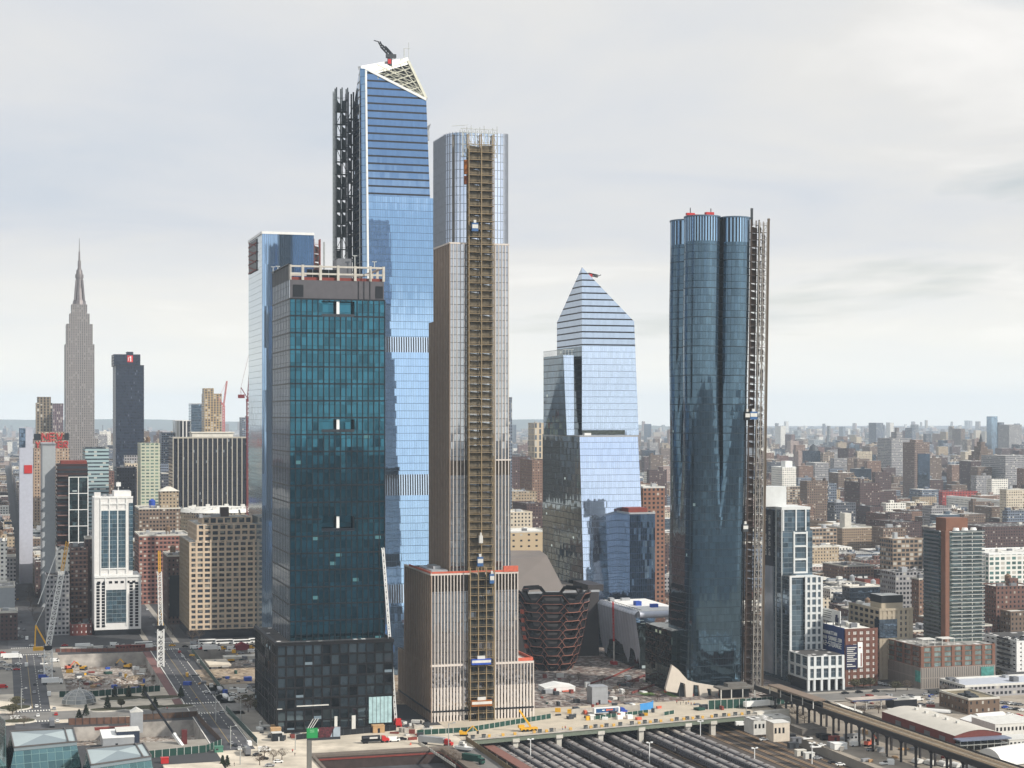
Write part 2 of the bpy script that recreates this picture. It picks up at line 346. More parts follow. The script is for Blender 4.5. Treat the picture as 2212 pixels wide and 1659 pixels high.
mb = MB(); mb.box(w*.79, w-.6, -.75, -.52, 3, 16.5)
for i in range(1, 6): x = w*.79+(w*.21-.6)*i/6; mb.box(x-.1, x+.1, -.85, -.74, 3, 16.5, 1)
mb.build('wrapped_glazing', [solid('pale_film', L3(176, 206, 208), .4, var=.35, sc=.5), MGREY], T55)
mb = MB()
for x0, x1 in ((18, 27), (29.5, 31), (38.5, 40.5)): mb.box(x0, x1, -.9, -.55, .4, 7.5 if x1-x0 < 3 else 1.4, 0)
mb.box(10, 26.5, -1.1, -.6, 13.4, 13.9); mb.box(0, 2.6, -1.1, -.6, 12.4, 12.8)
mb.build('entrance_trim', OFFW, T55)
s2, t2, w2, d2 = fit(581, 626, 831, 890); X0, Y0 = s2-s, t2-t; d2 = 58; X1 = X0+w2; Y1 = Y0+d2
zt = zy(645, 890); zl = zy(604, 890); zf = zy(571, 890)
kx = lambda px: X0+(px-626)/(831-626)*w2
zr = lambda py: zy(py, 890)
holes = [(kx(694), kx(765), zr(683), zr(649)), (kx(694), kx(765), zr(934), zr(906)), (kx(694), kx(765), zr(1149), zr(1117))]
mb = MB()
for a, b, c, e in cells([X0, X1], [zp, zt], holes): mb.face([(a, Y0, c), (b, Y0, c), (b, Y0, e), (a, Y0, e)], 0)
mb.face([(X1, Y0, zp), (X1, Y1, zp), (X1, Y1, zt), (X1, Y0, zt)], 0); mb.face([(X1, Y1, zp), (X0, Y1, zp), (X0, Y1, zt), (X1, Y1, zt)], 0)
mb.face([(X0, Y1, zp), (X0, Y0, zp), (X0, Y0, zl), (X0, Y1, zl)], 1)
mb.box(X0+.3, X1-.3, Y0+.3, Y1-.3, zt-1, zt, 2)
mb.build('curtain_wall', [G55, G55L, ROOFD], T55)
mb = MB(); 
for a, b, c, e in holes:
    for k in range(1, int((b-a)/3)): pass
    mb2 = MB(); D = 5
    mb2.face([(a, Y0+D, c), (b, Y0+D, c), (b, Y0+D, e), (a, Y0+D, e)], 1)
    mb2.face([(a, Y0, c), (b, Y0, c), (b, Y0+D, c), (a, Y0+D, c)], 0); mb2.face([(a, Y0+D, e), (b, Y0+D, e), (b, Y0, e), (a, Y0, e)], 0)
    mb2.face([(a, Y0+D, c), (a, Y0+D, e), (a, Y0, e), (a, Y0, c)], 0); mb2.face([(b, Y0, c), (b, Y0, e), (b, Y0+D, e), (b, Y0+D, c)], 0)
    L = mb2.build('loggia', [DGREY, G55], T55)
    m3 = MB(); xm = (a+b)/2; m3.box(xm-.75, xm+.75, Y0+.2, Y0+1.6, c, e); m3.build('column', WHITE, L)
    m3 = MB(); m3.box(a, b, Y0-.1, Y0+.1, c+.1, c+1.5); m3.build('railing', DARKGL, L)
mb = MB(); fin = 2.2
n = 17
for i in range(n+1):
    x = X0+w2*i/n
    if holes[0][0]+.3 < x < holes[0][1]-.3:
        zs = [zp] ; segs = []
        c = zp
        for h in sorted(holes, key=lambda q: q[2]): segs.append((c, h[2])); c = h[3]
        segs.append((c, zt))
    else: segs = [(zp, zt)]
    for a, b in segs: mb.box(x-.22, x+.22, Y0-.45, Y0+.02, a, b)
z = zt
while z > zp+4:
    if not any(h[2] < z < h[3] for h in holes): mb.box(X0-.2, X1+.2, Y0-.36, Y0+.02, z-.35, z+.35)
    else:
        for a, b in ((X0-.2, holes[0][0]), (holes[0][1], X1+.2)): mb.box(a, b, Y0-.36, Y0+.02, z-.35, z+.35)
    mb.box(X0-.36, X0, Y0, Y1, z-.35, z+.35); z -= 8.8
mb.build('mullions', BLACK, T55)
mb = MB(); ribs_left(mb, X0, Y0, Y1, zp, zl, 5.2, .3, .28); mb.build('side_fins', solid('grey_fins', L3(150, 156, 164), .4, .5, var=.2), T55)
# plant floors and open steel screen on top
mb = MB(); mb.box(X0+.1, X1-.4, Y0+.2, Y1, zt, zl, 0)
mb.box(kx(633), kx(655), Y0-.05, Y0+.2, zt+1, zl-2.5, 1); mb.box(kx(811), kx(827), Y0-.05, Y0+.2, zt+1, zl-2.5, 1)
for p in (774, 786, 799): mb.box(kx(p)-.12, kx(p)+.12, Y0-.15, Y0+.2, zt, zl+(6 if p > 780 else 0), 1)
mb.build('plant_floor_panels', [solid('crown_panels', L3(90, 87, 90), .5, .2, var=.2), BLACK], T55)
mb = MB()
for p in (627, 654, 692, 730, 767, 800, 829): mb.box(kx(p)-.65, kx(p)+.65, Y0, Y0+1.2, zl, zf, 0)
for z in (zf-1.2, zf-5.0): mb.box(kx(629), kx(827), Y0+.15, Y0+1.05, z, z+.9, 0)
for yy in (Y0+14, Y0+28, Y1-1.5):
    mb.box(X1-1.5, X1-.2, yy, yy+1, zl, zf, 0); mb.box(X0+.5, X0+1.6, yy, yy+1, zl, zf, 0)
mb.box(X1-1.3, X1-.4, Y0+1.3, Y1, zf-1.2, zf-.3, 0); mb.box(X0+.6, X1, Y1-1.3, Y1-.4, zf-1.2, zf-.3, 0)
mb.build('open_roof_frame', solid('pale_steel_frame', L3(196, 190, 178), .7, var=.25), T55)
mb = MB(); mb.box(X0-.1, X0+.3, Y0, Y1, zl, zf, 0); ribs_left(mb, X0-.1, Y0, Y1, zl, zf, 5.2, .4, .25, 1); mb.box(X0-.8, X0+.4, Y0-.2, Y1, zf, zf+.5, 0)
mb.build('side_screen', [BLACK, MGREY], T55)
mb = MB()
for a, b in ((kx(664), kx(690)), (kx(694), kx(729))):
    mb.box(a, b, Y0+3, Y0+3.4, zl+1, zf-2, 0)
    mb.box((a+b)/2-.15, (a+b)/2+.15, Y0+2.8, Y0+3, zl+1, zf-2, 1)
mb.build('roof_louvres', [BLACK, LGREY], T55)
mb = MB(); mb.box(kx(735), kx(765), Y0+8, Y0+22, zl, zf+4.5, 0); mb.box(kx(732), kx(745), Y0+7, Y0+18, zl, zf+3.5, 0); mb.build('lift_overrun', MGREY, T55)
mb = MB(); mb.box(X0+1, X1-1, Y0+1.3, Y1-1, zl, zl+1.6, 0); mb.build('roof_deck', RUST, T55)
mb = MB()
for (x, y, h) in ((X0-1, Y0+50, 3), (X0+1, Y0+46, 3), (kx(770), Y0+5, 6), (kx(812), Y0+4, 3)):
    mb = MB(); mb.box(x-.2, x+.2, y-.2, y+.2, zf-1, zf+h); mb.box(x-1.2, x+1.2, y-.2, y+.2, zf+h-.4, zf+h+.02); mb.build('davit', STEEL, T55)
# leaning white boom beside it
o = EG('mobile_crane', 'long white boom leaning up the right corner of the dark teal glass tower', 'crane', s+w+3.4, t+6, 0)
mb = MB(); mb.box(-1.6, 1.6, -5, 5, .8, 2.6); mb.box(-1.4, 1.4, -5, -2.4, 2.6, 4.2); [mb.cyl(x, y, 0, 1.5, .75, n=8) for x in (-1.3, 1.3) for y in (-4, -1, 2, 4)]
mb.build('carrier', RED, o)
mb = MB(); mb.lattice((0, 2, 3), (-6.6, 3, zy(1188, 885)), 1.1, 3.2, .35, 0); mb.build('boom', WHITE, o)
# ================================================================ tallest blue glass tower with the sliced top
G30 = curtain('blue_glass', (.32, .47, .66), L3(60, 78, 96), 1.55, 4.7, .055, .05, metal=.95, rough=.03, jit=.003, tv=.08, fmetal=.4)
G30B = curtain('blue_glass_banded', (.23, .34, .50), L3(14, 18, 28), 1.55, 4.78, .0, .24, metal=.95, rough=.03, jit=.003, tv=.08, fmetal=.1)
G30V = curtain('striped_louvre_band', (.5, .6, .72), L3(16, 20, 26), 1.55, 40, .5, .0, metal=.9, rough=.05, jit=.004, tv=.05, fmetal=.1)
Y30 = 1085
s, t, w, d = fit(764, 777, 921, Y30)
T30 = EG('tallest_glass_tower', 'tallest blue glass tower with a sliced top and open truss crown', 'skyscraper', s, t)
kx = lambda px, Y=Y30: ((px-CX)/FP*Y*1.0)
def loc30(px, py, y):                         # local x and z for a point at local depth y seen at (px, py)
    # solve world: P = o + x*V + y*U, with projected column px
    ox, oy = wst(s, t); k = (px-CX)/FP
    x = (k*(oy+y*U[1])-(ox+y*U[0]))/(V[0]-k*V[1]); Yw = oy+x*V[1]+y*U[1]
    return x, zy(py, Yw)
xa, zA = loc30(777, 147, 5); xb, zB = loc30(791, 148, 0); xc, zC = loc30(920, 216, 1); xdd, zD = loc30(879, 128, 38)
xbot = xc+9.5; tl = -19.0                       # the front leans back a little as it rises
xe5, ze5 = loc30(926, 424, 0)
def fr(x, z):                                   # a point of the front plane
    q = (zC-z)/zC; return (x, tl*q, z)
def xr(z): return xc+(xbot-xc)*(zC-z)/zC
zb0 = zy(424, Y30)
mb = MB(); lv = [(0, zy(1302, Y30-8), 0), (zy(1302, Y30-8), zy(1262, Y30-8), 2), (zy(1262, Y30-8), zy(1070, Y30-5), 0), (zy(1070, Y30-5), zy(1025, Y30-5), 2), (zy(1025, Y30-5), zy(761, Y30), 0), (zy(761, Y30), zy(728, Y30), 2), (zy(728, Y30), zb0, 0), (zb0, zC, 1)]
for a, b, mi in lv:
    ext = 4.2 if b <= zb0+.1 else 0
    p = [fr(xb, a), fr(xr(a)+ext, a), fr(xr(b)+ext, b), fr(xb, b)]; mb.face(p, mi, [(q[0], q[2]) for q in p])
    # corner facet
    p = [(xa, 5+tl*(zC-a)/zC, a), fr(xb, a), fr(xb, b), (xa, 5+tl*(zC-b)/zC, b)]; mb.face(p, 0, [(q[0]*1.5, q[2]) for q in p])
    x1a, x1b = xr(a)+ext, xr(b)+ext
    p = [fr(x1a, a), (x1a-2, 40, a), (x1b-2, 40, b), fr(x1b, b)]; mb.face(p, 0)
p = [fr(xb, zC), fr(xr(zC), zC), fr(xb, zB)]; mb.face(p, 1, [(q[0], q[2]) for q in p])
p = [(xa, 5, zC), fr(xb, zC), fr(xb, zB), (xa, 5, zA)]; mb.face(p, 0, [(q[0]*1.5, q[2]) for q in p])
# left flank (slopes in near the top)
xl = lx(s, t, 763, 30); zs = zy(235, Y30+30)
mb.face([(xl, 30, 0), (xa, 5+tl, 0), (xa, 5, zA), (xl, 30, zs)], 1); mb.face([(xl, 30, zs), (xa, 5, zA), (xdd, 38, zD)], 1)
mb.face([(xr(0)+2, 40, 0), (xl, 30, 0), (xl, 30, zs), (xdd, 38, zD), (xr(zC), 40, zC)], 0)
mb.build('curtain_wall', [G30, G30B, G30V], T30)
mb = MB(); mb.bar(fr(xb, 0), fr(xb, zB), 1.1); mb.bar(fr(xb, zB), fr(xc, zC), 1.5); mb.bar((xa, 5, 0), (xa, 5, zA), .4)
mb.build('white_edge_fin', WHITE, T30)
# sliced roof: white eave, truss
B = Vector(fr(xb, zB)); C = Vector((xc, 0, zC)); D = Vector((xdd, 38, zD)); A = Vector((xa, 5, zA)); C2 = Vector((xc+.5, 34, zC+4))
mb = MB()
e1 = B.lerp(C, .16); e2 = D.lerp(C, .12)
mb.face([tuple(A), tuple(B), tuple(e1), tuple(e2), tuple(D)]); mb.face([tuple(D+Vector((0, 0, -2))), tuple(e2+Vector((0, 0, -2))), tuple(e1+Vector((0, 0, -2))), tuple(B+Vector((0, 0, -2))), tuple(A+Vector((0, 0, -2)))])
mb.bar(D, A, 2.2); mb.build('white_eave', WHITE, T30)
mb = MB(); N = 6
for i in range(N+1):
    q = i/N; a = B.lerp(C, .12+.88*q); b = D.lerp(C, .06+.94*q) if q < .99 else C
    mb.bar(a, b, .55)
for i in range(5):
    q = i/4; a = (B.lerp(C, .12)).lerp(D.lerp(C, .06), q); mb.bar(a, C.lerp(D, .02), .55 if i < 4 else 1.8)
for i in range(N-1):
    for j in range(4):
        a = B.lerp(C, .12+.88*i/N).lerp(D.lerp(C, .06+.94*i/N), j/4); b = B.lerp(C, .12+.88*(i+1)/N).lerp(D.lerp(C, .06+.94*(i+1)/N), (j+1)/4); mb.bar(a, b, .3)
for j in range(5):
    a = B.lerp(C, .2).lerp(D, j/4*.9); mb.bar(a+Vector((0, 0, -1)), a+Vector((0, 3, -22)), .6)
for k in range(3):
    zz = zC-2+k*9; mb.bar((xb+10-k*1, 6, zz+6), (xc-4-k*6, 8, zz), .6); mb.bar((xb+8, 30, zz+8), (xc-5-k*6, 30, zz), .6)
mb.build('roof_truss', solid('pale_truss', L3(190, 188, 170), .5, .2, var=.2), T30)
mb = MB(); q = [B.lerp(C, .1), C, D.lerp(C, .06)]; off = Vector((0, 3, -14))
mb.face([tuple(p+Vector((0, .3, -1.6))) for p in q]); mb.face([tuple(D), tuple(C2), tuple(C), tuple(C+Vector((0, 0, -6))), tuple(D+Vector((0, 0, -30)))]); mb.build('roof_deck', solid('shaded_void', L3(36, 38, 36), .9, var=.8, sc=.25), T30)  # near-black sheet stands in for the shaded interior under the truss
mb = MB(); x9, z9 = loc30(883, 105, 30)
mb.bar((x9, 30, zD-1), (x9, 30, z9+4), .4); mb.bar((x9-3, 30, zD-1), (x9-3, 30, z9), .8); mb.bar((x9-3, 30, z9), (x9+1, 30, z9), .4); mb.build('roof_post', STEEL, T30)
x8, z8 = loc30(926, 280, 10); mb = MB(); mb.face([(x8-4, 8, z8), (x8+1.5, 10, z8+4), (x8, 14, z8-3)]); mb.box(x8-4, x8, 8, 14, z8-7, z8-1); mb.build('corner_bracket', LGREY, T30)
# roof crane
x7, z7 = loc30(842, 132, 20)
o = EG('roof_crane', 'small dark derrick crane on the sliced roof of the tallest tower', 'crane', s+x7*1.0, t+20, z7)
mb = MB(); mb.cyl(0, 0, -3, 2, 1.6, n=8); mb.box(-2.4, 4, -1.4, 1.4, 2, 4.4); mb.build('turntable', DGREY, o)
mb = MB(); mb.lattice((0, 0, 4), (-5.5, 0, 9.5), 1.6, 1.6, .5); mb.lattice((-5.5, 0, 9.5), (-7, 0, 12), 1.1, 1.2, .4); mb.bar((-7, 0, 12), (-10.5, 0, 12.7), .5); mb.bar((2, 0, 4.5), (-3, 0, 9.5), .7); mb.build('jib', BLACK, o)
mb = MB(); mb.box(-1.6, .6, -1.6, -1.3, -2, 1); mb.build('slew_housing', RED, o)
# builders' hoists up its left flank
def hoist(name, label, s, t, z0, z1, w, d, flo, cols, matf, matp, group=None, dark=None, cars=(), rot=ANG, tt=.35, net=None, brace=True):
    o = EG(name, label, 'construction hoist', s, t, z0, group, rot); h = z1-z0; n = int(h/flo); m = MB()
    xs = [w*i/cols for i in range(cols+1)]
    for x in xs:
        for y in (0, d): m.box(x-tt/2, x+tt/2, y-tt/2, y+tt/2, 0, h+2)
    for k in range(n+1):
        z = k*flo
        m.box(0, w, -.1, .12, z-.12, z+.14); m.box(0, w, -.08, .08, z+1.0, z+1.12); m.box(-.1, .1, 0, d, z-.1, z+.12); m.box(w-.1, w+.1, 0, d, z-.1, z+.12)
        if brace and k < n:
            for i in range(cols):
                if (k+i) % 2: m.bar((xs[i], 0, z), (xs[i+1], 0, z+flo), tt*.45)
                else: m.bar((xs[i+1], 0, z), (xs[i], 0, z+flo), tt*.45)
    m.build('frame', matf, o)
    m = MB(); m.box(.15, w-.15, d*.15, d-.1, -.15, .12, 0); ld = m.build('landing', matp, o)
    for k in range(1, n): q = ld.copy(); S.collection.objects.link(q); q.parent = o; q.location = (0, 0, k*flo)
    if net is not None:
        m = MB()
        for k in range(n):
            for i in range(cols):
                z = k*flo; a = R.random()
                if a < net[1]: m.face([(xs[i]+.2, d*.5, z+.3), (xs[i+1]-.2, d*.5, z+.3), (xs[i+1]-.2, d*.5, z+flo*(.6+.4*R.random())), (xs[i]+.2, d*.5, z+flo*.9)], 0)
        m.build('netting', net[0], o)
    for (x, z, cw, ch, mt) in cars:
        m = MB(); m.box(x, x+cw, -2.2, -.3, z, z+ch, 0); m.box(x+.1, x+cw-.1, -2.25, -2.1, z+ch*.35, z+ch*.8, 1); m.box(x+cw*.3, x+cw*.7, -1.8, -.8, z+ch, z+ch+1.6, 1); m.build('hoist_car', [mt, OFFW], o)
    return o
xh0, zh1 = loc30(727, 195, 44); xh1, _ = loc30(751, 195, 44); xh2, _ = loc30(776, 195, 20)
DKGRN = solid('dark_green_hoist', L3(40, 54, 56), .6, .3, var=.4, sc=.5)
hoist('construction_hoist', 'dark builders hoist with basket landings on the left flank of the tallest blue tower', s+xh0, t+44, 0, zh1, (xh1-xh0), 5, 8.2, 2, DKGRN, DKGRN, tt=.7, net=(solid('hoist_panel', L3(88, 98, 100), .6, var=.7, sc=.4), .75))
xi0, xi1 = lx(s, t, 752, 22), lx(s, t, 775, 22)
hoist('construction_hoist', 'dark inner hoist bay against the blue corner glass of the tallest tower', s+xi0, t+22, 0, zy(205, Y30+20), xi1-xi0, 7, 8.2, 2, solid('black_hoist', L3(48, 54, 60), .6, .3, var=.4), DGREY, tt=.9, net=(solid('hoist_panel_dark', L3(46, 52, 62), .5, var=.8, sc=.4), .95))
xm, zm = loc30(721, 198, 46)
o = EG('hoist_mast', 'thin pale lattice mast standing left of the dark hoist on the tallest tower', 'mast', s+xm, t+46, 0)
mb = MB(); mb.lattice((0, 0, 0), (0, 0, zm), .9, 3.2, .45); mb.build('mast', STEEL, o)
mb = MB(); [mb.bar((0, 0, z), (3.5, 0, z), .2) for z in range(20, int(zm), 14)]; mb.build('tie', DGREY, o)
# ================================================================ stone-ribbed tower with the full-height hoist
G35 = curtain('ribbed_tower_glass', (.34, .36, .39), L3(70, 66, 64), 1.8, 4.1, .05, .07, metal=.9, rough=.04, jit=.006, tv=.2)
G35U = curtain('silver_glass', (.55, .62, .74), L3(50, 56, 66), 1.9, 4.6, .09, .05, metal=.95, rough=.04, jit=.006, tv=.15)
G35D = curtain('podium_glass', (.60, .60, .62), L3(60, 56, 54), 1.75, 5.2, .04, .05, metal=.92, rough=.03, jit=.008, tv=.12)
LOUV = solid('brown_louvre', L3(58, 52, 46), .6, .2, var=.3)
s, t, w, d = fit(875, 932, 1118, 907)
T35 = EG('stone_ribbed_tower', 'tall rounded tower with brown and white stone ribs rising from a square ribbed podium', 'skyscraper', s, t)
zp = zy(1243, 907); wl = lx(s, t, 1152, 0); zw = 29.5; dl = ly(s, t, 862)
mb = MB()
mb.box(.2, wl-.2, .2, dl, 3, zw, 0, 2); mb.box(.2, w-.2, .2, d, zw, zp-8.8, 0, 2); mb.box(.2, w-.2, .2, d, zp-8.8, zp, 1, 2)
mb.build('podium_wall', [G35D, LOUV, ROOFD], T35)
mb = MB(); mb.box(1.5, wl-1.5, 1.5, dl-1, -1, 3.2); mb.build('podium_base', DARKGL, T35)
xh0 = lx(s, t, 1001, 0); xh1 = lx(s, t, 1070, 0)
for nm, x0, x1, za, zb, wd in (('front_ribs', 0, xh0, zw, zp, .42), ('front_ribs', xh1, w, zw, zp, .42), ('front_ribs', 0, xh0, 18, zw, .42), ('front_ribs', xh1, wl, 18, zw, .42), ('front_ribs', 0, xh0, -.5, 18, .95), ('front_ribs', xh1, wl, -.5, 18, .95)):
    mb = MB(); ribs_front(mb, x0, x1, 0, za, zb, 1.75, wd, .55); mb.build(nm, STONE, T35)
mb = MB(); ribs_left(mb, 0, 0, d, zw, zp, 4.1, 1.5, .4); ribs_left(mb, 0, 0, dl, 0, zw, 4.1, 1.9, .4); mb.build('side_ribs', STONEB, T35)
mb = MB(); mb.box(-.6, xh0, -.62, .1, zw-.4, zw+.7); mb.box(xh1, wl+.2, -.62, .1, zw-.4, zw+.7); mb.box(-.6, w+.3, -.62, .6, zp-.1, zp+.9); mb.box(-.6, .6, .6, d, zp-.1, zp+.9); mb.box(w-.4, w+.3, .6, d, zp-.1, zp+.9); mb.box(w, wl+.2, .6, dl, zw-.4, zw+.7)
mb.build('parapet', STONE, T35)
mb = MB(); mb.box(-.66, wl+.1, -.66, -.1, 5, 5.9); mb.box(-.66, -.1, -.1, dl, 5, 5.9); mb.build('shadow_joint', BLACK, T35)
for a in ((0, w, -.7, -.3, zp+.9, zp+1.9), (-.7, -.3, 0, d*.8, zp+.9, zp+1.9), (w-8, w+.1, -.9, .5, zp+.9, zp+4), (w+.2, wl, .5, 1, zw+.7, zw+2.4), (wl-.4, wl+.1, .5, dl*.6, zw+.7, zw+2.4)):
    mb = MB(); mb.box(*a); mb.build('safety_netting', ORANGE, T35)
mb = MB(); mb.box(3, 12, 12, 40, zp, zp+1.5); mb.box(6, 10, 20, 34, zp+1.5, zp+3); mb.build('roof_plant', LGREY, T35)
mb = MB(); mb.box(w+1, wl-1, 2, 20, zw, zw+.5); mb.build('roof_slab', ROOFW, T35)
# shaft
s2, t2, w2, d2 = fit(928, 972, 1103, 925); X0, Y0 = s2-s, t2-t; X1, Y1 = X0+w2, Y0+d2
zA = zy(688, 925); zB = zy(525, 925); zC = zy(284, 925); zS = zy(995, 925)
yb = Y0+(ly(s2, t2, 938)); 
mb = MB()
mb.box(X0, X1, Y0+.2, Y1, zp, zS-8, 0, 2); mb.box(X0+.1, X1-.1, Y0+.25, Y1, zS-8, zS, 1, 2)
mb.box(X0, X1-1.2, Y0+.2, Y1, zS, zA, 0, 2); mb.box(X0, X1-1.2, Y0+.2, yb, zA, zB, 0, 2)
mb.build('shaft_wall', [G35, LOUV, ROOFD], T35)
r = 11; P = [(X0, yb+2)]
P += [(X0, Y0+12)]+[(X0+r-r*cos(a*pi/16), Y0+r-r*sin(a*pi/16)) for a in range(0, 9)]+[(X1-.6-4+4*sin(a*pi/16), Y0+4-4*cos(a*pi/16)) for a in range(0, 9)]+[(X1-.6, yb+2)]
mb = MB(); mb.prism(P, zB, zC, 0, 1); mb.build('rounded_crown_wall', [G35U, ROOFD], T35)
mb = MB(); q = Y0+.2
xg = lx(s, t, 1003, Y0); xk = lx(s, t, 1070, Y0)
ribs_front(mb, X0+1.8, xg, q, zp, zB, 1.8, .3, .4); ribs_front(mb, xk, X1-1.2, q, zp, zB, 1.8, .42, .4)
mb.build('shaft_front_ribs', STONE, T35)
mb = MB(); ribs_left(mb, X0, Y0, Y1, zp, zA, 3.6, 1.4, .35); ribs_left(mb, X0, Y0, yb, zA, zB, 3.6, 1.4, .35); mb.build('shaft_side_ribs', STONEB, T35)
mb = MB(); ribs_poly(mb, P, zB, zC+.4, 1.9, .34, .3, skip=lambda x, y: xg < x < xk and y < Y0+4); mb.build('crown_mullions', solid('pale_mullions', L3(168, 172, 178), .4, .5, var=.15), T35)
mb = MB(); mb.box(X0-.5, X1-.8, Y0-.3, Y0+.3, zB-.4, zB+.5); mb.box(X0-.5, X0+.3, Y0+.3, yb, zB-.4, zB+.5); mb.box(xk, X1+.2, Y0-.3, Y0+.5, zS-.2, zS+.5); mb.build('ledge', STONE, T35)
mb = MB(); mb.box(X0+2, X1-3, Y0+3, Y0+3.3, zB+1, zC-1); mb.build('bare_concrete_bay', CONCD, T35)
mb = MB()
za = zC-13
for i in range(9):
    x = xg-1+(xk-xg+2)*i/8; mb.box(x-.2, x+.2, Y0-.2, Y0+.2, za, zC+2+(i % 3)); mb.box(x-.2, x+.2, Y0+5, Y0+5.4, za, zC+2)
    if i < 8: x2 = xg-1+(xk-xg+2)*(i+1)/8; mb.bar((x, Y0, za), (x2, Y0, za+6.5), .3); mb.bar((x2, Y0, za+6.5), (x, Y0, zC), .3); mb.bar((x2, Y0, za), (x, Y0, za+6.5), .3); mb.bar((x2, Y0+5, za), (x, Y0+5, za+6.5), .3)
for z in (za, za+6.5, zC, zC+2): mb.box(xg-2, xk+1, Y0-.2, Y0+.2, z-.2, z+.2)
mb.bar((xg-7, Y0, zC+3), (xg+2, Y0, zC+4), .35); mb.build('crown_scaffold', STEEL, T35)
mb = MB(); mb.box(xg-.2, xg+4.4, Y0-1.2, Y0+2, zC-22.5, zC-15, 0); mb.build('bay_hoarding', BROWN, T35)
mb = MB(); mb.box(xg-.2, xg+4.4, Y0-1.0, Y0+2, zC-28, zC-23.6, 0); mb.build('bay_hoarding', solid('rust_board', L3(120, 62, 30), .8, var=.3), T35)
# full height hoist on the front
HF = solid('bronze_hoist_steel', L3(150, 130, 98), .6, .2, var=.35); NB = solid('brown_netting', L3(106, 96, 78), .9, var=.7, sc=.5)
xa = lx(s, t, 1013, Y0-3.5); xb = lx(s, t, 1067, Y0-3.5); hs, ht = s+xa, t+Y0-3.5
hoist('construction_hoist', 'brown netted builders hoist running up the whole front of the rounded stone ribbed tower', hs, ht, zp-2, zC-3, xb-xa, 3.2, 4.15, 2, HF, HF, tt=.5, net=(NB, .99), brace=False,
      cars=((4.2, zy(1215, 925)-zp, 3.2, 5, CABIN), (1.2, zy(492, 925)-zp, 3.4, 4.5, CABIN), (5.2, zy(1165, 925)-zp, 2, 4, OFFW)))
xa = lx(s, t, 1016, -3.4); xb = lx(s, t, 1068, -3.4)
hoist('construction_hoist', 'lower netted hoist in front of the square ribbed podium, with a blue wrapped landing', s+xa, t-3.4, 0, zp+2, xb-xa, 3.2, 4.15, 3, HF, NB, tt=.5, net=(solid('dark_netting', L3(52, 54, 50), .8, var=.7, sc=.4), .9), brace=False,
      cars=((10.2, zy(1262, 907), 2.4, 5, CABIN), (.3, 30, 10.5, 3, BLUEP), (.2, 8, 11.2, 3.2, BROWN)))
# ================================================================ sloped silver-blue tower (far, with a pointed top)
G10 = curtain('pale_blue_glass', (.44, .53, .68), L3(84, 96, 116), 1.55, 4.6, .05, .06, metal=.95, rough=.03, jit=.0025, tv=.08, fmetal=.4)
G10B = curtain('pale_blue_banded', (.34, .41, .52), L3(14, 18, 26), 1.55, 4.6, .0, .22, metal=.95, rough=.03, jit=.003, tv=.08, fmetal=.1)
G10D = curtain('side_glass_darkened', (.11, .16, .20), L3(28, 36, 42), 3.1, 4.6, .06, .10, metal=.9, rough=.05, jit=.012, tv=.4, lit=.006)  # tint darkened in place of the city mirrored on the left side
s, t, w, d = fit(1203, 1257, 1370, 1224)
T10 = EG('pointed_glass_tower', 'pale blue glass tower with a pointed sloping top right of the stone ribbed tower', 'skyscraper', s, t)
zpk = zy(577, 1224); zr_ = zy(694.6, 1236); zl_ = zy(697, 1279); zT = zy(940, 1224); zb_ = zy(748, 1224)
k = .043; xw = lambda z: w+(zr_-z)*k
mb = MB()
mb.face([(0, 0, zb_), (xw(zb_), 0, zb_), (w, 0, zr_), (0, 0, zpk)], 1); mb.face([(0, 0, zT), (xw(zT), 0, zT), (xw(zb_), 0, zb_), (0, 0, zb_)], 0)
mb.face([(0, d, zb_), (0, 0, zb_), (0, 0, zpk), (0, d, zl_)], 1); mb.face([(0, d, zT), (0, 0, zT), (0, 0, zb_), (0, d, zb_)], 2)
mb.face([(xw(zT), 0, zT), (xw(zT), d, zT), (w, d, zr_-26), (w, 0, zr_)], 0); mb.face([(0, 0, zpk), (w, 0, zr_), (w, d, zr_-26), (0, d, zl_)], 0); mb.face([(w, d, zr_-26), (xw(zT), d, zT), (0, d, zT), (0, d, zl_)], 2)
mb.build('curtain_wall', [G10, G10B, G10D], T10)
# left wing
sw, tw, ww, dw = fit(1174, 1217, 1239, 1217); wx, wy = sw-s, tw-t; zw_ = zy(767, 1217)
mb = MB(); x2 = wx+2.6
P0 = [(x2, wy), (x2+5.5, wy), (x2+5.5, wy+30), (x2-2, wy+dw), (x2-2.6, wy+dw)]; P1 = [(wx, wy), (wx+ww, wy), (wx+ww+4, wy+30), (wx+ww, wy+dw), (wx, wy+dw)]
n = 5
for i in range(n):
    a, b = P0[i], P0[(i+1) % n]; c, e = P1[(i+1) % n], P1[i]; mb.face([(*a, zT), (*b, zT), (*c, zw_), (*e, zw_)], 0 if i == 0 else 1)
mb.face([(*p, zw_) for p in P1], 2)
mb.build('wing_wall', [G10, G10D, ROOFD], T10)
mb = MB(); ribs_poly(mb, [P1[4], P1[0], P1[1]], zw_, zw_+4, 2.2, .25, .2); mb.box(wx, wx+ww, wy-.1, wy+.2, zw_+3.8, zw_+4.1); mb.box(wx-.1, wx+.2, wy, wy+dw, zw_+3.8, zw_+4.1); mb.build('roof_screen', STEEL, T10)
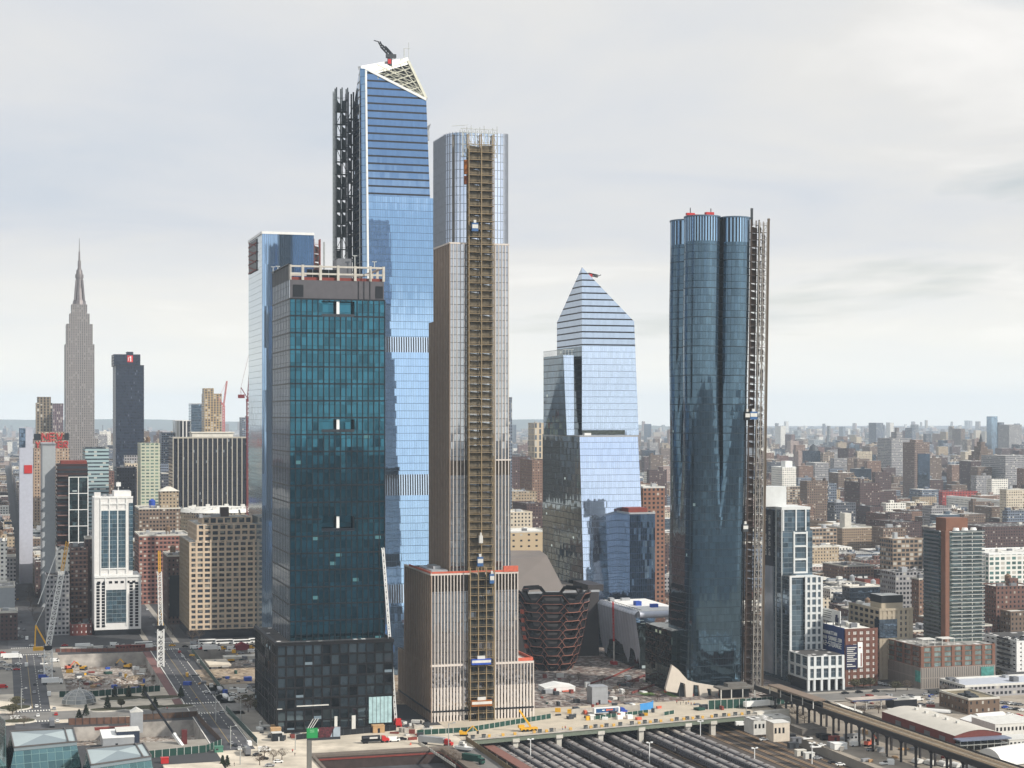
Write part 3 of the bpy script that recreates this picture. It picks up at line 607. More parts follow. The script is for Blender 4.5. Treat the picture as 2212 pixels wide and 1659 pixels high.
# lower mass
sl, tl_, wl_, dl_ = fit(1172, 1252, 1378, 1210); bx, by = sl-s, tl_-t; zQ = zy(944, 1210)
xb0 = lx(s, t, 1265, by-11); xb1 = lx(s, t, 1400, by-11)
mb = MB()
mb.face([(xb0, by-11, -2), (xb1, by-11, -2), (bx+wl_, by, zQ), (bx, by, zQ)], 0)
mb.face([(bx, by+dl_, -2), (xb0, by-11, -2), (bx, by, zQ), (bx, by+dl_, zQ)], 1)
mb.face([(xb1, by-11, -2), (xb1, by+dl_, -2), (bx+wl_, by+dl_, zQ), (bx+wl_, by, zQ)], 0); mb.face([(bx, by, zQ), (bx+wl_, by, zQ), (bx+wl_, by+dl_, zQ), (bx, by+dl_, zQ)], 2)
mb.build('lower_wall', [G10, G10D, ROOFG], T10)
mb = MB(); mb.box(0, w*.82, -.3, .1, zT+.2, zT+3.6, 0); mb.build('terrace_glazing', solid('terrace_glass', L3(84, 92, 88), .3, .3, var=.8, sc=.6), T10)
mb = MB(); mb.box(bx+4, bx+9, by+1, by+5, zQ, zQ+2.8); mb.build('terrace_tent', WHITE, T10)
mb = MB(); mb.box(bx-.1, bx+wl_, by-.15, by+.05, zQ, zQ+1.1); mb.box(bx-.15, bx+.05, by, by+dl_, zQ, zQ+1.1); mb.build('terrace_rail', LGREY, T10)
x9, z9 = lx(s, t, 1274, 6, 592); o = EG('roof_crane', 'tiny dark derrick on the sloping edge of the pointed glass tower', 'crane', s+x9, t+6, z9-3)
mb = MB(); mb.lattice((-1, 0, 3), (6, 0, 1.6), 1.5, 1.4, .5); mb.bar((6, 0, 1.6), (8.5, 0, 2.6), .5); mb.build('jib', BLACK, o)
mb = MB(); mb.box(-1.5, 1.5, -1.2, 1.2, -1, 3); mb.build('cab', RED, o)
# ---------------------------------------------------------------- low dark glass building in front of it
GS = curtain('navy_glass', (.12, .19, .28), L3(40, 56, 84), 1.6, 4.4, .10, .05, metal=.9, rough=.04, jit=.03, tv=.4)
s, t, w, d = fit(1321, 1360, 1415, 1190)
o = EG('low_glass_block', 'low navy glass block with a white edge fin below the pointed tower', 'office block', s, t)
z1 = zy(1110, 1190); mb = MB(); mb.box(0, w, 0, d, -2, z1, 0, 1); mb.build('curtain_wall', [GS, ROOFD], o)
mb = MB(); mb.bar((0, d, z1+2), (-.4, d*.93, 0), 1.4); mb.box(-.3, w*.6, d-.8, d+.3, z1+.5, z1+2); mb.build('white_edge_fin', WHITE, o)
mb = MB(); mb.box(-.2, w+.2, -.2, .6, z1-.3, z1+.9); mb.box(-.2, .6, .6, d, z1-.3, z1+.9); mb.build('parapet', LGREY, o)
mb = MB(); mb.box(3, w-2, 10, 24, z1, z1+3.5); mb.build('roof_plant', RUST, o)
# ================================================================ rounded four-lobed tower (right)
G15 = curtain('deep_blue_glass', (.08, .135, .185), L3(24, 40, 50), 1.55, 4.2, .07, .06, metal=.93, rough=.04, jit=.005, tv=.35, heavy=(4, .03), lit=.002, litc=(.3, .4, .4), bow=6)
G15V = curtain('crown_louvres', (.26, .40, .55), L3(16, 24, 34), 1.55, 60, .5, .0, metal=.9, rough=.06, jit=.01, tv=.2)
s, t, w, d = fit(1436, 1489, 1608, 990)
T15 = EG('lobed_glass_tower', 'dark blue glass tower swelling into rounded lobes, with a pale hoist on its right edge', 'skyscraper', s, t)
zt = zy(464, 985); zv = zy(517, 985); N = 112
cx0, cy0 = w/2, d/2
def rr(th):
    c, q = cos(th), sin(th); a, b = w/2, d/2
    r = min(a/max(abs(c), 1e-6), b/max(abs(q), 1e-6))
    rc = (a**8*b**8/(b**8*c**8+a**8*q**8))**.125; return min(r, rc)
def rl(th):
    best = 0; c, q = cos(th), sin(th)
    for ex, ey in ((10.0, 11), (-10.0, 11), (10.0, -11), (-10.0, -11)):
        rho = 10.35 if (ex, ey) != (10.0, -11) else 9.3; pr = c*ex+q*ey; h = rho*rho-(ex*ex+ey*ey-pr*pr)
        if h > 0: best = max(best, pr+sqrt(h))
    return best
ths = [2*pi*i/N+.001 for i in range(N)]
def ring(z):
    q = min(1, max(0, (z-95)/(zt-145))); q = q*q*(3-2*q); q2 = min(1, max(0, (z-10)/(zt-20)))
    return [(cx0+4.2*q2+((1-q)*rr(a)+q*rl(a))*cos(a), cy0+((1-q)*rr(a)+q*rl(a))*sin(a)) for a in ths]
zs = [-2]+[i*(zv+2)/36 for i in range(1, 36)]+[zv, zt]
base = ring(0); cum = [0]
for i in range(N): j = (i+1) % N; cum.append(cum[-1]+hypot(base[j][0]-base[i][0], base[j][1]-base[i][1]))
mb = MB()
for a, b in zip(zs, zs[1:]):
    A, B = ring(a), ring(b)
    for i in range(N):
        j = (i+1) % N; mb.face([(*A[i], a), (*A[j], a), (*B[j], b), (*B[i], b)], 1 if a >= zv else 0, [(cum[i], a), (cum[i+1], a), (cum[i+1], b), (cum[i], b)])
mb.face([(*p, zt) for p in ring(zt)], 2)
mb.build('curtain_wall', [G15, G15V, ROOFD], T15)
mb = MB(); T = ring(zt)
for i in range(N): j = (i+1) % N; mb.bar((*T[i], zt+.4), (*T[j], zt+.4), .8)
mb.build('crown_rim', solid('rim_blue', L3(92, 112, 130), .4, .5), T15)
o = EG('window_washing_rig', 'red roof rig with two posts on top of the lobed dark blue tower', 'roof rig', s+lx(s, t, 1510, 14), t+14, zt)
mb = MB(); mb.box(-6, 8, -1.2, 1.2, .8, 2.6); mb.box(-8, -3, -1, 1, 2.0, 3.4); mb.box(4, 9, -1.4, 1.4, 2.2, 4.2); mb.build('cradle', RED, o)
for x in (-5.5, 7.5): mb = MB(); mb.box(x-.2, x+.2, -.2, .2, 0, 6.5); mb.build('post', BLACK, o)
lean = .0155
xa = lx(s, t, 1609, 2); hb = hoist('construction_hoist', 'dark brown hoist strip between the lobed dark blue tower and its pale lattice hoist', s+xa, t+2, 0, zy(478, 995), 4.8, 4, 4.2, 1, solid('umber_steel', L3(74, 58, 48), .7, .1, var=.5), solid('umber_deck', L3(60, 46, 38), .8, var=.5), tt=.6, net=(solid('umber_net', L3(82, 62, 48), .9, var=.8, sc=.4), .97), brace=False, cars=((-3.2, zy(908, 995), 3, 5, BLACK), (0, zy(906, 995), 4.5, 4.6, CABIN), (-3.5, zy(1150, 995), 3.2, 4.4, DGREY)))
xa = lx(s, t, 1626, 1); xb = lx(s, t, 1645, 1)
hp = hoist('construction_hoist', 'pale lattice builders hoist standing full height at the right edge of the lobed tower', s+xa, t+1, 0, zy(484, 1000), xb-xa-.6, 4.5, 4.2, 2, solid('hoist_grey', L3(148, 142, 134), .5, .3, var=.3), solid('hoist_deck', L3(120, 116, 112), .8, var=.5), tt=.42, net=(solid('hoist_backing', L3(70, 60, 56), .9, var=.8, sc=.4), .8))
for q, dx in ((hb, 0), (hp, 0)): q.rotation_euler[1] = lean
xm = lx(s, t, 1646, 3); o = EG('hoist_mast', 'thin dark mast with a knob on top, outermost at the right of the lobed tower', 'mast', s+xm, t+3, 0); o.rotation_euler[1] = lean
mb = MB(); zz = zy(474, 1000); mb.lattice((0, 0, 0), (0, 0, zz), .7, 3, .35); mb.box(-.6, .6, -.6, .6, zz, zz+1.4); mb.build('mast', solid('mast_bronze', L3(96, 82, 66), .6, .2), o)
mb = MB(); x1, z1 = lx(s, t, 1624, 4, 455); mb.lattice((x1, 4, zt-4), (x1, 4, z1), .8, 2, .35); mb.box(x1-.6, x1+.6, 3.4, 4.6, z1, z1+1.4); mb.build('roof_mast', DGREY, T15)
# ================================================================ ground, river, roads
ASPH = solid('asphalt', (.085, .085, .092), .9, var=.6, sc=.1, blotch=.5)
ASPHL = solid('worn_asphalt', (.20, .19, .175), .9, var=.4, sc=.1, blotch=.4)
PAVE = solid('pale_paving', L3(222, 210, 190), .9, var=.5, sc=.09, blotch=.45)
PAVG = solid('grey_paving', L3(150, 144, 134), .9, var=.3, sc=.12, blotch=.35)
REDL = solid('red_lane', L3(118, 84, 80), .9, var=.3, sc=.2)
LINE = solid('road_marking', L3(225, 222, 212), .7, var=.2)
YLINE = solid('yellow_marking', L3(150, 128, 78), .7, var=.2)
YARD = solid('ballast', L3(92, 84, 78), .95, var=.6, sc=.35, blotch=.5)
GRAV = solid('gravel_yard', L3(158, 148, 134), .95, var=.4, sc=.1, blotch=.5)
CITYG = solid('city_ground', (.055, .055, .058), .95, var=.5, sc=.02)  # tone darkened to stand in for shade in the street canyons
def W2(s, t, z): return (*wst(s, t), z)
def GP(px, py, z=0): return gs(px, py, z)
def sheet(name, pts, z, mat, kind='structure', thick=0.0, label=None, cat=None):
    mb = MB(); P = [W2(a, b, z) for a, b in pts]
    ar = sum(P[i][0]*P[(i+1) % len(P)][1]-P[(i+1) % len(P)][0]*P[i][1] for i in range(len(P)))
    if ar < 0: P.reverse()
    mb.face(P)
    if thick:
        for i in range(len(P)): a, b = P[i], P[(i+1) % len(P)]; mb.face([(a[0], a[1], z-thick), (b[0], b[1], z-thick), b, a])
    return tag(mb.build(name, mat), kind=kind, label=label, cat=cat)
def rect(a, b, c, d): return [(a, c), (b, c), (b, d), (a, d)]
ZY = -9.0                                                    # rail yard level
PIT1 = (38, 96, 1040, 1200, -9); PIT2 = (64, 99, 868, 925, -8); PIT3 = (32, 55, 868, 920, -7)
LOT = (143, 205, 742, 806, -6)
PIT4 = (124, 178, 1105, 1200, -7)
holes = [PIT1[:4], PIT2[:4], PIT3[:4], LOT[:4], PIT4[:4], (222, 396, 430, 878), (396, 452, 430, 878)]
mb = MB()
for a, b, c, e in cells([-9000, 14000], [430, 23000], holes): mb.face([W2(a, c, 0), W2(b, c, 0), W2(b, e, 0), W2(a, e, 0)], 0)
tag(mb.build('ground', CITYG), kind='structure')
def pit(P, name, wall, flr):
    a, b, c, d, z = P; mb = MB()
    mb.face([W2(a, c, z), W2(b, c, z), W2(b, d, z), W2(a, d, z)], 1)
    mb.face([W2(a, d, z), W2(b, d, z), W2(b, d, 0), W2(a, d, 0)], 0); mb.face([W2(b, c, 0), W2(b, d, 0), W2(b, d, z), W2(b, c, z)][::-1], 0)
    mb.face([W2(a, c, 0), W2(a, d, 0), W2(a, d, z), W2(a, c, z)], 0); mb.face([W2(a, c, z), W2(a, c, 0), W2(b, c, 0), W2(b, c, z)], 0)
    tag(mb.build(name, [wall, flr]), kind='structure')
PWALL = solid('pit_wall', L3(180, 174, 166), .9, var=.6, sc=.15, blotch=.5)
for P in (PIT1, PIT2, PIT3, PIT4): pit(P, 'excavation_ground', PWALL, RUBBLE)
pit(LOT, 'sunken_lot_ground', solid('lot_wall', L3(70, 58, 54), .9, var=.4), ASPH)
# yard
ZL = -4.5                                                    # lot beside the tracks
mb = MB(); mb.face([W2(*p, ZY) for p in [(222, 430), (396, 430), (396, 905), (222, 905)]]); tag(mb.build('yard_ground', YARD), kind='structure')
mb = MB(); mb.face([W2(396, 430, ZL), W2(452, 430, ZL), W2(452, 846, ZL), W2(396, 846, ZL)]); mb.face([W2(396, 846, ZL), W2(452, 846, ZL), W2(452, 878, 0), W2(396, 878, 0)])
tag(mb.build('lot_ground', GRAV), kind='structure')
mb = MB(); mb.face([W2(396, 846, ZY), W2(396, 430, ZY), W2(396, 430, ZL), W2(396, 846, ZL)]); mb.face([W2(452, 846, ZL), W2(452, 430, ZL), W2(452, 430, 0), W2(452, 846, 0)]); mb.face([W2(222, 905, ZY), W2(396, 905, ZY), W2(396, 905, 0), W2(222, 905, 0)])
mb.face([W2(222, 430, ZY), W2(222, 905, ZY), W2(222, 905, 0), W2(222, 430, 0)]); tag(mb.build('yard_edge_ground', PAVG), kind='structure')
WATER = NT('river'); WATER = WATER.fin(WATER.bsdf(L3(48, 60, 64), .5, 0, .25))
mb = MB(); mb.face([W2(-9000, -700, -11), W2(9000, -700, -11), W2(9000, 430, -11), W2(-9000, 430, -11)]); tag(mb.build('river_water', WATER), kind='structure')
mb = MB(); mb.face([W2(-9000, -9000, -9), W2(9000, -9000, -9), W2(9000, -700, -9), W2(-9000, -700, -9)]); tag(mb.build('far_shore_land', CITYG), kind='structure')
mb = MB(); mb.face([W2(-6000, 430, -11), W2(3000, 430, -11), W2(3000, 430, ZY), W2(-6000, 430, ZY)][::1]); tag(mb.build('quay_ground', CONCD), kind='structure')
# streets on the left
Z1, Z2, Z3 = .03, .06, .09
sheet('plaza_pavement', [(-60, 935), (128, 935), (128, 1040), (-60, 1040)], Z1, PAVE)
sheet('plaza_pavement', [(60, 835), (100, 835), (100, 868), (60, 868)], Z1, PAVG)
sheet('avenue_pavement', [(100, 742), (143, 742), (143, 880), (100, 880)], Z1, PAVE)
sheet('avenue_pavement', [(143, 806), (222, 806), (222, 872), (143, 872)], Z1, PAVE)
sheet('ramp_pavement', [(205, 742), (222, 742), (222, 806), (205, 806)], Z1, ASPHL)
sheet('street_road', rect(99, 119, 835, 1215), Z2, ASPH)
sheet('bus_lane_road', rect(94, 98.8, 960, 1200), Z2, REDL)
sheet('cross_road', rect(-60, 150, 945, 972), Z2+.01, ASPHL)
sheet('street_road', rect(8, 27, 880, 1215), Z2, ASPH)
sheet('avenue_road', rect(-400, 900, 1212, 1240), Z2+.01, ASPHL)
sheet('far_street_road', rect(6, 26, 1240, 6000), Z2, ASPH)
sheet('far_street_road', rect(103, 119, 1240, 6000), Z2, ASPH)
sheet('far_street_pavement', rect(99, 123, 1240, 3000), Z1, PAVG)
sheet('site_pavement', rect(27, 38, 1040, 1212), Z1, PAVG)
sheet('corner_ground', rect(-60, 8, 1040, 1212), Z1, PAVG)
sheet('site_ground', rect(119, 210, 1040, 1105), Z1, DIRT); sheet('site_ground', rect(178, 240, 1105, 1212), Z1, DIRT); sheet('site_ground', rect(119, 143, 880, 1040), Z1, PAVG)
def dashes(name, s, t0, t1, w, L, gap, mat, z=Z3):
    mb = MB(); t = t0
    while t < t1: mb.face([W2(s-w/2, t, z), W2(s+w/2, t, z), W2(s+w/2, min(t+L, t1), z), W2(s-w/2, min(t+L, t1), z)]); t += L+gap
    tag(mb.build(name, mat), kind='structure')
for s_, w_, L_, g_, m_ in ((99.6, .5, 400, 1, LINE), (109, .35, 400, 1, YLINE), (104.5, .3, 4, 6, LINE), (114, .3, 4, 6, LINE), (118.4, .4, 400, 1, LINE)): dashes('lane_marking', s_, 845, 1208, w_, L_, g_, m_)
for s_ in (13, 17.6, 22): dashes('lane_marking', s_, 985, 1208, .3, 4 if s_ != 17.6 else 300, 6, LINE if s_ != 17.6 else YLINE)
def crosswalk(s0, s1, t, L=4, along='s'):
    mb = MB(); x = s0
    while x < s1:
        if along == 's': mb.face([W2(x, t, Z3+.02), W2(x+.7, t, Z3+.02), W2(x+.7, t+L, Z3+.02), W2(x, t+L, Z3+.02)])
        else: mb.face([W2(t, x, Z3+.02), W2(t+L, x, Z3+.02), W2(t+L, x+.7, Z3+.02), W2(t, x+.7, Z3+.02)])
        x += 1.5
    tag(mb.build('crosswalk_marking', LINE), kind='structure')
for a in ((8, 27, 975), (8, 27, 941), (99, 119, 975), (99, 119, 1206), (8, 27, 1205), (99, 119, 941), (8, 27, 1241), (99, 119, 1241)): crosswalk(*a)
# plaza east of the viaduct: torn-up ground
mb = MB(); tt = messy('torn_ground', [L3(84, 80, 80), L3(128, 118, 110), L3(98, 72, 64), L3(150, 144, 138), L3(72, 66, 64), L3(112, 98, 90), L3(178, 172, 164), L3(92, 60, 54)], .4)
sheet('building_site_ground', rect(262, 450, 878, 1130), Z1, tt)
sheet('building_site_ground', rect(200, 262, 940, 1130), Z1, DIRT)
def blob(name, px, py, rx, ry, mat, h=1.2, z=0, n=18, seed=1, label=None, cat=None, kind='stuff'):
    rg = random.Random(seed); s, t = gs(px, py, z); mb = MB(); k = (FP)/(FP*(H-z)/(py-HY)); a0 = rg.random()*6
    for i in range(n):
        a = 2*pi*i/n; f = .75+.5*rg.random(); P = (rx*cos(a)*f, ry*sin(a)*f)
        mb.v  # keep
    ring = [(rx*cos(2*pi*i/n)*(.8+.4*rg.random()), ry*sin(2*pi*i/n)*(.8+.4*rg.random())) for i in range(n)]
    top = [(x*.5, y*.5) for x, y in ring]
    for i in range(n): j = (i+1) % n; mb.face([(*ring[i], 0), (*ring[j], 0), (*top[j], h*(.7+.5*((i*7) % 5)/5)), (*top[i], h)])
    mb.face([(*p, h) for p in top]); o = mb.build(name, mat, loc=(*wst(s, t), z), rot=ANG); return tag(o, label, cat, None, kind)
sheet('west_side_pavement', rect(452, 1500, 430, 880), Z1, GRAV); sheet('cross_street_road', rect(420, 1500, 884, 906), Z2, ASPHL)
sheet('cross_street_pavement', rect(420, 1500, 878, 912), Z1, PAVG)
# far ridge on the horizon
HILL = solid('hill_ground', L3(86, 98, 92), .95, var=.4, sc=.0006)
mb = MB(); n = 60; Y = 16500
for i in range(n):
    x0, x1 = -7000+i*180, -7000+(i+1)*180; hh = lambda x: max(0.0, (108+12*sin(x*.0009)+8*sin(x*.0031+1))*(1 if x < 500 else max(0, 1-(x-500)/1800)))
    mb.face([(x0, Y, -5), (x1, Y, -5), (x1, Y+1200, hh(x1)), (x0, Y+1200, hh(x0))]); mb.face([(x0, Y+1200, hh(x0)), (x1, Y+1200, hh(x1)), (x1, Y+3500, 0), (x0, Y+3500, 0)])
tag(mb.build('hills', HILL), kind='structure')
# ================================================================ honeycomb stair structure
VS2 = solid('bronze_soffit', L3(48, 38, 36), .4, .3, var=.2); COPPER = solid('copper_soffit', L3(190, 130, 110), .4, .5, var=.2); VD = solid('dark_deck', L3(34, 32, 34), .6, .1, var=.4, sc=.4); VG = solid('rail_glass', L3(38, 38, 41), .3, .3, var=.3)
sv, tv = gs(1201, 1447); 
VS = EG('honeycomb_stair_structure', 'honeycomb of dark stairways with copper edges widening upward, right of the ribbed podium', 'stair structure', sv, tv+7)
NL = 8
def vr(z): return 11.6+12.4*min(1.05, max(0.0, z)/45)**.58
def vpath(k, ph, n=5):
    a = 2.75; pts = []; per = 2*pi/n; zc = 2.0+k*5.55
    for i in range(n):
        c0 = -pi/2-.31+i*per+ph*per/2
        for da, hz in ((-.13, -1), (.13, -1), (.30, 1), (.70, 1)): pts.append((c0+da*per, zc+hz*a))
    return pts
for k in range(NL+1):
    for ph in (0, 1):
        if k == NL and ph == 0: continue
        P = vpath(k, ph); mb = MB(); n = len(P)
        for i in range(n):
            (a0, z0), (a1, z1) = P[i], P[(i+1) % n]
            if a1 < a0: a1 += 2*pi
            m_ = 2 if z0 == z1 and a1-a0 > .4 else 1
            for q in range(m_):
                b0, b1 = a0+(a1-a0)*q/m_, a0+(a1-a0)*(q+1)/m_; y0, y1 = z0+(z1-z0)*q/m_, z0+(z1-z0)*(q+1)/m_
                R0, R1 = vr(y0), vr(y1); w_ = 4.6
                o0 = (R0*cos(b0), R0*sin(b0)); o1 = (R1*cos(b1), R1*sin(b1)); i0 = ((R0-w_)*cos(b0), (R0-w_)*sin(b0)); i1 = ((R1-w_)*cos(b1), (R1-w_)*sin(b1))
                mb.face([(*o0, y0-.3), (*o1, y1-.3), (*o1, y1+.1), (*o0, y0+.1)], 0)          # copper fascia
                mb.face([(*o0, y0+.1), (*o1, y1+.1), (*o1, y1+1.9), (*o0, y0+1.9)], 2)
                mb.face([(*i1, y1-.5), (*i0, y0-.5), (*i0, y0+1.6), (*i1, y1+1.6)], 2)
                mb.face([(*o0, y0), (*o1, y1), (*i1, y1), (*i0, y0)], 1); mb.face([(*i0, y0-.5), (*i1, y1-.5), (*o1, y1-.5), (*o0, y0-.5)], 3)
        mb.build('walkway', [COPPER, VD, VG, VS2], VS)
mb = MB(); mb.box(9, 12, 10, 13, 0, 44); mb.bar((13, 8, 0), (14.5, 8, 42), .8); mb.build('lift_shaft', DGREY, VS)
for k in range(5):
    mb = MB(); z = 14+k*5.6; r_ = vr(z); a = radians(188+k*2); mb.box(r_*cos(a)-1.2, r_*cos(a)+1, r_*sin(a)-1, r_*sin(a)+2.2, z, z+2.6); mb.build('orange_netting', ORANGE, VS)
# ---------------------------------------------------------------- grey angular mall behind
MALL = solid('grey_metal_cladding', L3(120, 112, 106), .6, .2, var=.12, sc=.1); MALD = solid('dark_metal_cladding', L3(62, 58, 58), .6, .2, var=.2, sc=.2)  # dark wall cladding, deepened to paint shade inside the stair lattice
s, t, w, d = fit(1060, 1070, 1294, 1138)
o = EG('angular_mall', 'grey metal clad mall with an angular sloping roof behind the honeycomb structure', 'shopping mall', s, t)
zr_ = zy(1284, 1142); mb = MB(); mb.box(0, w, 0, 90, -1, zr_, 1, 0); mb.build('wall', [MALL, MALD], o)
x0, x1 = lx(s, t, 1112, 1), lx(s, t, 1223, 1); zt1 = zr_+22; xa_, xb_ = lx(s, t, 1090, 40), lx(s, t, 1181, 40)
mb = MB(); A, B, C, D = (x0-9, 1, zr_), (x1, 1, zr_), (x1+6, 60, zr_+2), (x0-9, 60, zr_); a, b, c, e = (xa_-9, 40, zt1-3), (xb_, 40, zt1), (xb_+1, 58, zt1+2), (xa_-9, 58, zt1+3)
mb.face([A, B, b, a], 0); mb.face([B, C, c, b], 1); mb.face([a, b, c, e], 0); mb.face([D, A, a, e], 0); mb.face([C, D, e, c], 1); mb.build('sloping_roof', [MALL, MALD], o)
mb = MB(); mb.box(-.2, w+.3, -.3, .2, zr_, zr_+1.4); mb.build('parapet', LGREY, o)
mb = MB(); mb.box(w-5, w+6, 8, 40, zr_-.4, zr_+4, 0); mb.build('roof_plant', MALD, o)
mb = MB(); mb.box(xa_-5, xb_+3, 66, 84, zr_+4, zr_+22, 0); mb.build('rear_volume', solid('blue_white_roof', L3(180, 190, 200), .6, var=.3), o)
# ---------------------------------------------------------------- silver cushion shed
SIL = solid('silver_cushions', L3(186, 190, 200), .38, .15, var=.15, sc=.15)
s, t, w, d = fit(1296, 1378, 1480, 1092)
SH = EG('silver_canopy_shed', 'silver quilted shell shed with a pleated drooping side and white roof', 'arts venue', s, t)
zt_ = zy(1320, 1092)
prof = [(0, 13), (.05, 0), (.09, 3), (.16, 12), (.23, 12), (.29, .5), (.35, 2), (.41, 12), (.6, 15), (.75, 13), (.87, 2), (.93, 5), (1.0, 14)]
def pb(q):
    for (a, za), (b, zb) in zip(prof, prof[1:]):
        if a <= q <= b: return za+(zb-za)*(q-a)/(b-a)
mb = MB(); ND = 84; rc = 3.4; rows = 12
def col(i):
    q = i/ND; y = q*d; pl = .55*abs(sin(q*pi*14)); zb = pb(q); out = []
    bulge = -1.0*(1 if q > .1 else q*10)
    for k in range(rows+1): zz = zb+(zt_-rc-zb)*k/rows; lean = (zt_-zz)/zt_*5.5*(1-q*.3); out.append((-pl+lean-2.2, y, zz))
    for k in range(1, 7): a = k*pi/12; out.append((rc-rc*cos(a)-pl*cos(a)-2.2, y, zt_-rc+rc*sin(a)))
    return out
cs = [col(i) for i in range(ND+1)]
for i in range(ND):
    for k in range(len(cs[0])-1): mb.face([cs[i+1][k], cs[i][k], cs[i][k+1], cs[i+1][k+1]])
mb.build('pleated_side', SIL, SH)
mb = MB(); mb.box(0, w, 1, d-1, zt_-4.5, zt_-1.2, 1); mb.box(1.2, w, 1.2, d-1.2, zt_-1.2, zt_-.2, 0)
for k in range(5):
    a0, a1 = k*pi/10, (k+1)*pi/10; mb.face([(1, 1-2.2*sin(a0)-.2, zt_-2.6-2.2*cos(a0)), (w, 1-2.2*sin(a0)-.2, zt_-2.6-2.2*cos(a0)), (w, 1-2.2*sin(a1)-.2, zt_-2.6-2.2*cos(a1)), (1, 1-2.2*sin(a1)-.2, zt_-2.6-2.2*cos(a1))], 1)
    a0, a1 = pi/2+k*pi/10, pi/2+(k+1)*pi/10; mb.face([(1, .8-2.2*sin(a0), zt_-2.6-2.2*cos(a0)), (w, .8-2.2*sin(a0), zt_-2.6-2.2*cos(a0)), (w, .8-2.2*sin(a1), zt_-2.6-2.2*cos(a1)), (1, .8-2.2*sin(a1), zt_-2.6-2.2*cos(a1))], 1)
mb.build('roof', [solid('bright_roof', L3(224, 222, 218), .8, var=.2), SIL], SH)
mb = MB()
for k in range(24): y = 2+(d-4)*k/23; mb.bar((.6, y, zt_-.2), (.6, y, zt_+1.2), .14); mb.bar((.6, y, zt_), (-1.4, y, zt_-.3), .16)
mb.bar((.6, 1, zt_+1.1), (.6, d-1, zt_+1.1), .2); mb.bar((2.6, 1, zt_+.5), (2.6, d-1, zt_+.5), .25); mb.build('edge_railing', DGREY, SH)
mb = MB(); mb.box(2, w, 4, d-4, 0, zt_-10); mb.build('dark_hall', curtain('shed_glass', (.07, .10, .11), L3(24, 30, 32), 4, 5, .06, .08, jit=.03, tv=.8, lit=.04), SH)
for (x, y, a, b, c) in ((10, 30, 4, 5, 2.6), (16, 18, 5, 3, 2), (3, 60, 3, 5, 2), (12, 62, 6, 3, 1.5)):
    mb = MB(); mb.box(x, x+a, y, y+b, zt_-.2, zt_+c); mb.build('roof_unit', BLUEP if c > 1.9 and y < 40 else LGREY, SH)
# dark glass volume between shed and lobed tower
s, t, w, d = fit(1394, 1450, 1500, 1003)
o = EG('dark_glass_annex', 'low dark green glass annex squeezed between the silver shed and the lobed tower', 'building', s, t)
z1 = 36; mb = MB(); mb.box(0, w, 0, d, -1, z1, 0, 1); mb.build('wall', [curtain('annex_glass', (.06, .10, .10), L3(18, 26, 28), 3.2, 4.6, .06, .08, jit=.04, tv=1.0, lit=.04, litc=(.5, .55, .4), under=.2), ROOFW], o)
# red spindly crane in front of the shed
s, t = gs(1326, 1435); o = EG('red_mobile_crane', 'thin crane with white lower mast and red boom in front of the silver shed', 'crane', s, t)
mb = MB(); mb.box(-1.5, 1.5, -3, 3, 0, 2); mb.build('carrier', RED, o); mb = MB(); mb.box(-.35, .35, -.35, .35, 2, 15); mb.build('mast', OFFW, o); mb = MB(); mb.lattice((0, 0, 15), (1.6, 6, 40), .8, 2, .22); mb.build('boom', RED, o)
# ================================================================ white faceted vent building
s, t = gs(1444, 1508); VB = EG('faceted_vent_building', 'pale concrete building with a sharp sail-like peak in front of the lobed tower', 'vent building', s, t)
def fl(px, py): x = lx(s, t, px, 0); return (x, zy(py, 965+x*V[1]))
outline = [(1438, 1500), (1452, 1447), (1466, 1458), (1486, 1481), (1506, 1487), (1560, 1496), (1556, 1516), (1540, 1519), (1536, 1500), (1527, 1499), (1532, 1521), (1513, 1522), (1509, 1492), (1498, 1491), (1496, 1521), (1482, 1519), (1480, 1489), (1470, 1485), (1463, 1509), (1440, 1505)]
Q = [fl(*p) for p in outline]; mb = MB()
def tri(poly):                                               # ear clipping
    idx = list(range(len(poly))); out = []
    ar = sum(poly[i][0]*poly[(i+1) % len(poly)][1]-poly[(i+1) % len(poly)][0]*poly[i][1] for i in range(len(poly)))
    if ar < 0: idx.reverse()
    cr = lambda a, b, c: (b[0]-a[0])*(c[1]-a[1])-(b[1]-a[1])*(c[0]-a[0])
    g = 0
    while len(idx) > 3 and g < 500:
        g += 1
        for k in range(len(idx)):
            i, j, l = idx[k-1], idx[k], idx[(k+1) % len(idx)]; a, b, c = poly[i], poly[j], poly[l]
            if cr(a, b, c) <= 0: continue
            if any(cr(a, b, poly[m]) >= 0 and cr(b, c, poly[m]) >= 0 and cr(c, a, poly[m]) >= 0 for m in idx if m not in (i, j, l)): continue
            out.append((i, j, l)); idx.pop(k); break
    out.append(tuple(idx)); return out
def slab(mb, poly, y0, y1, mi=0, taper=None):                # an upright outline (x, z) with thickness in y
    n = len(poly); ar = sum(poly[i][0]*poly[(i+1) % n][1]-poly[(i+1) % n][0]*poly[i][1] for i in range(n)); P = poly if ar > 0 else poly[::-1]
    for a, b, c in tri(P): mb.face([(P[a][0], y0, P[a][1]), (P[b][0], y0, P[b][1]), (P[c][0], y0, P[c][1])], mi); mb.face([(P[c][0], y1, P[c][1]), (P[b][0], y1, P[b][1]), (P[a][0], y1, P[a][1])], mi)
    for i in range(n): a, b = P[i], P[(i+1) % n]; mb.face([(b[0], y0, b[1]), (a[0], y0, a[1]), (a[0], y1, a[1]), (b[0], y1, b[1])], mi)
slab(mb, Q, 0, 2.2); mb.build('sail_wall', solid('pale_precast', L3(196, 186, 172), .85, var=.12), VB)
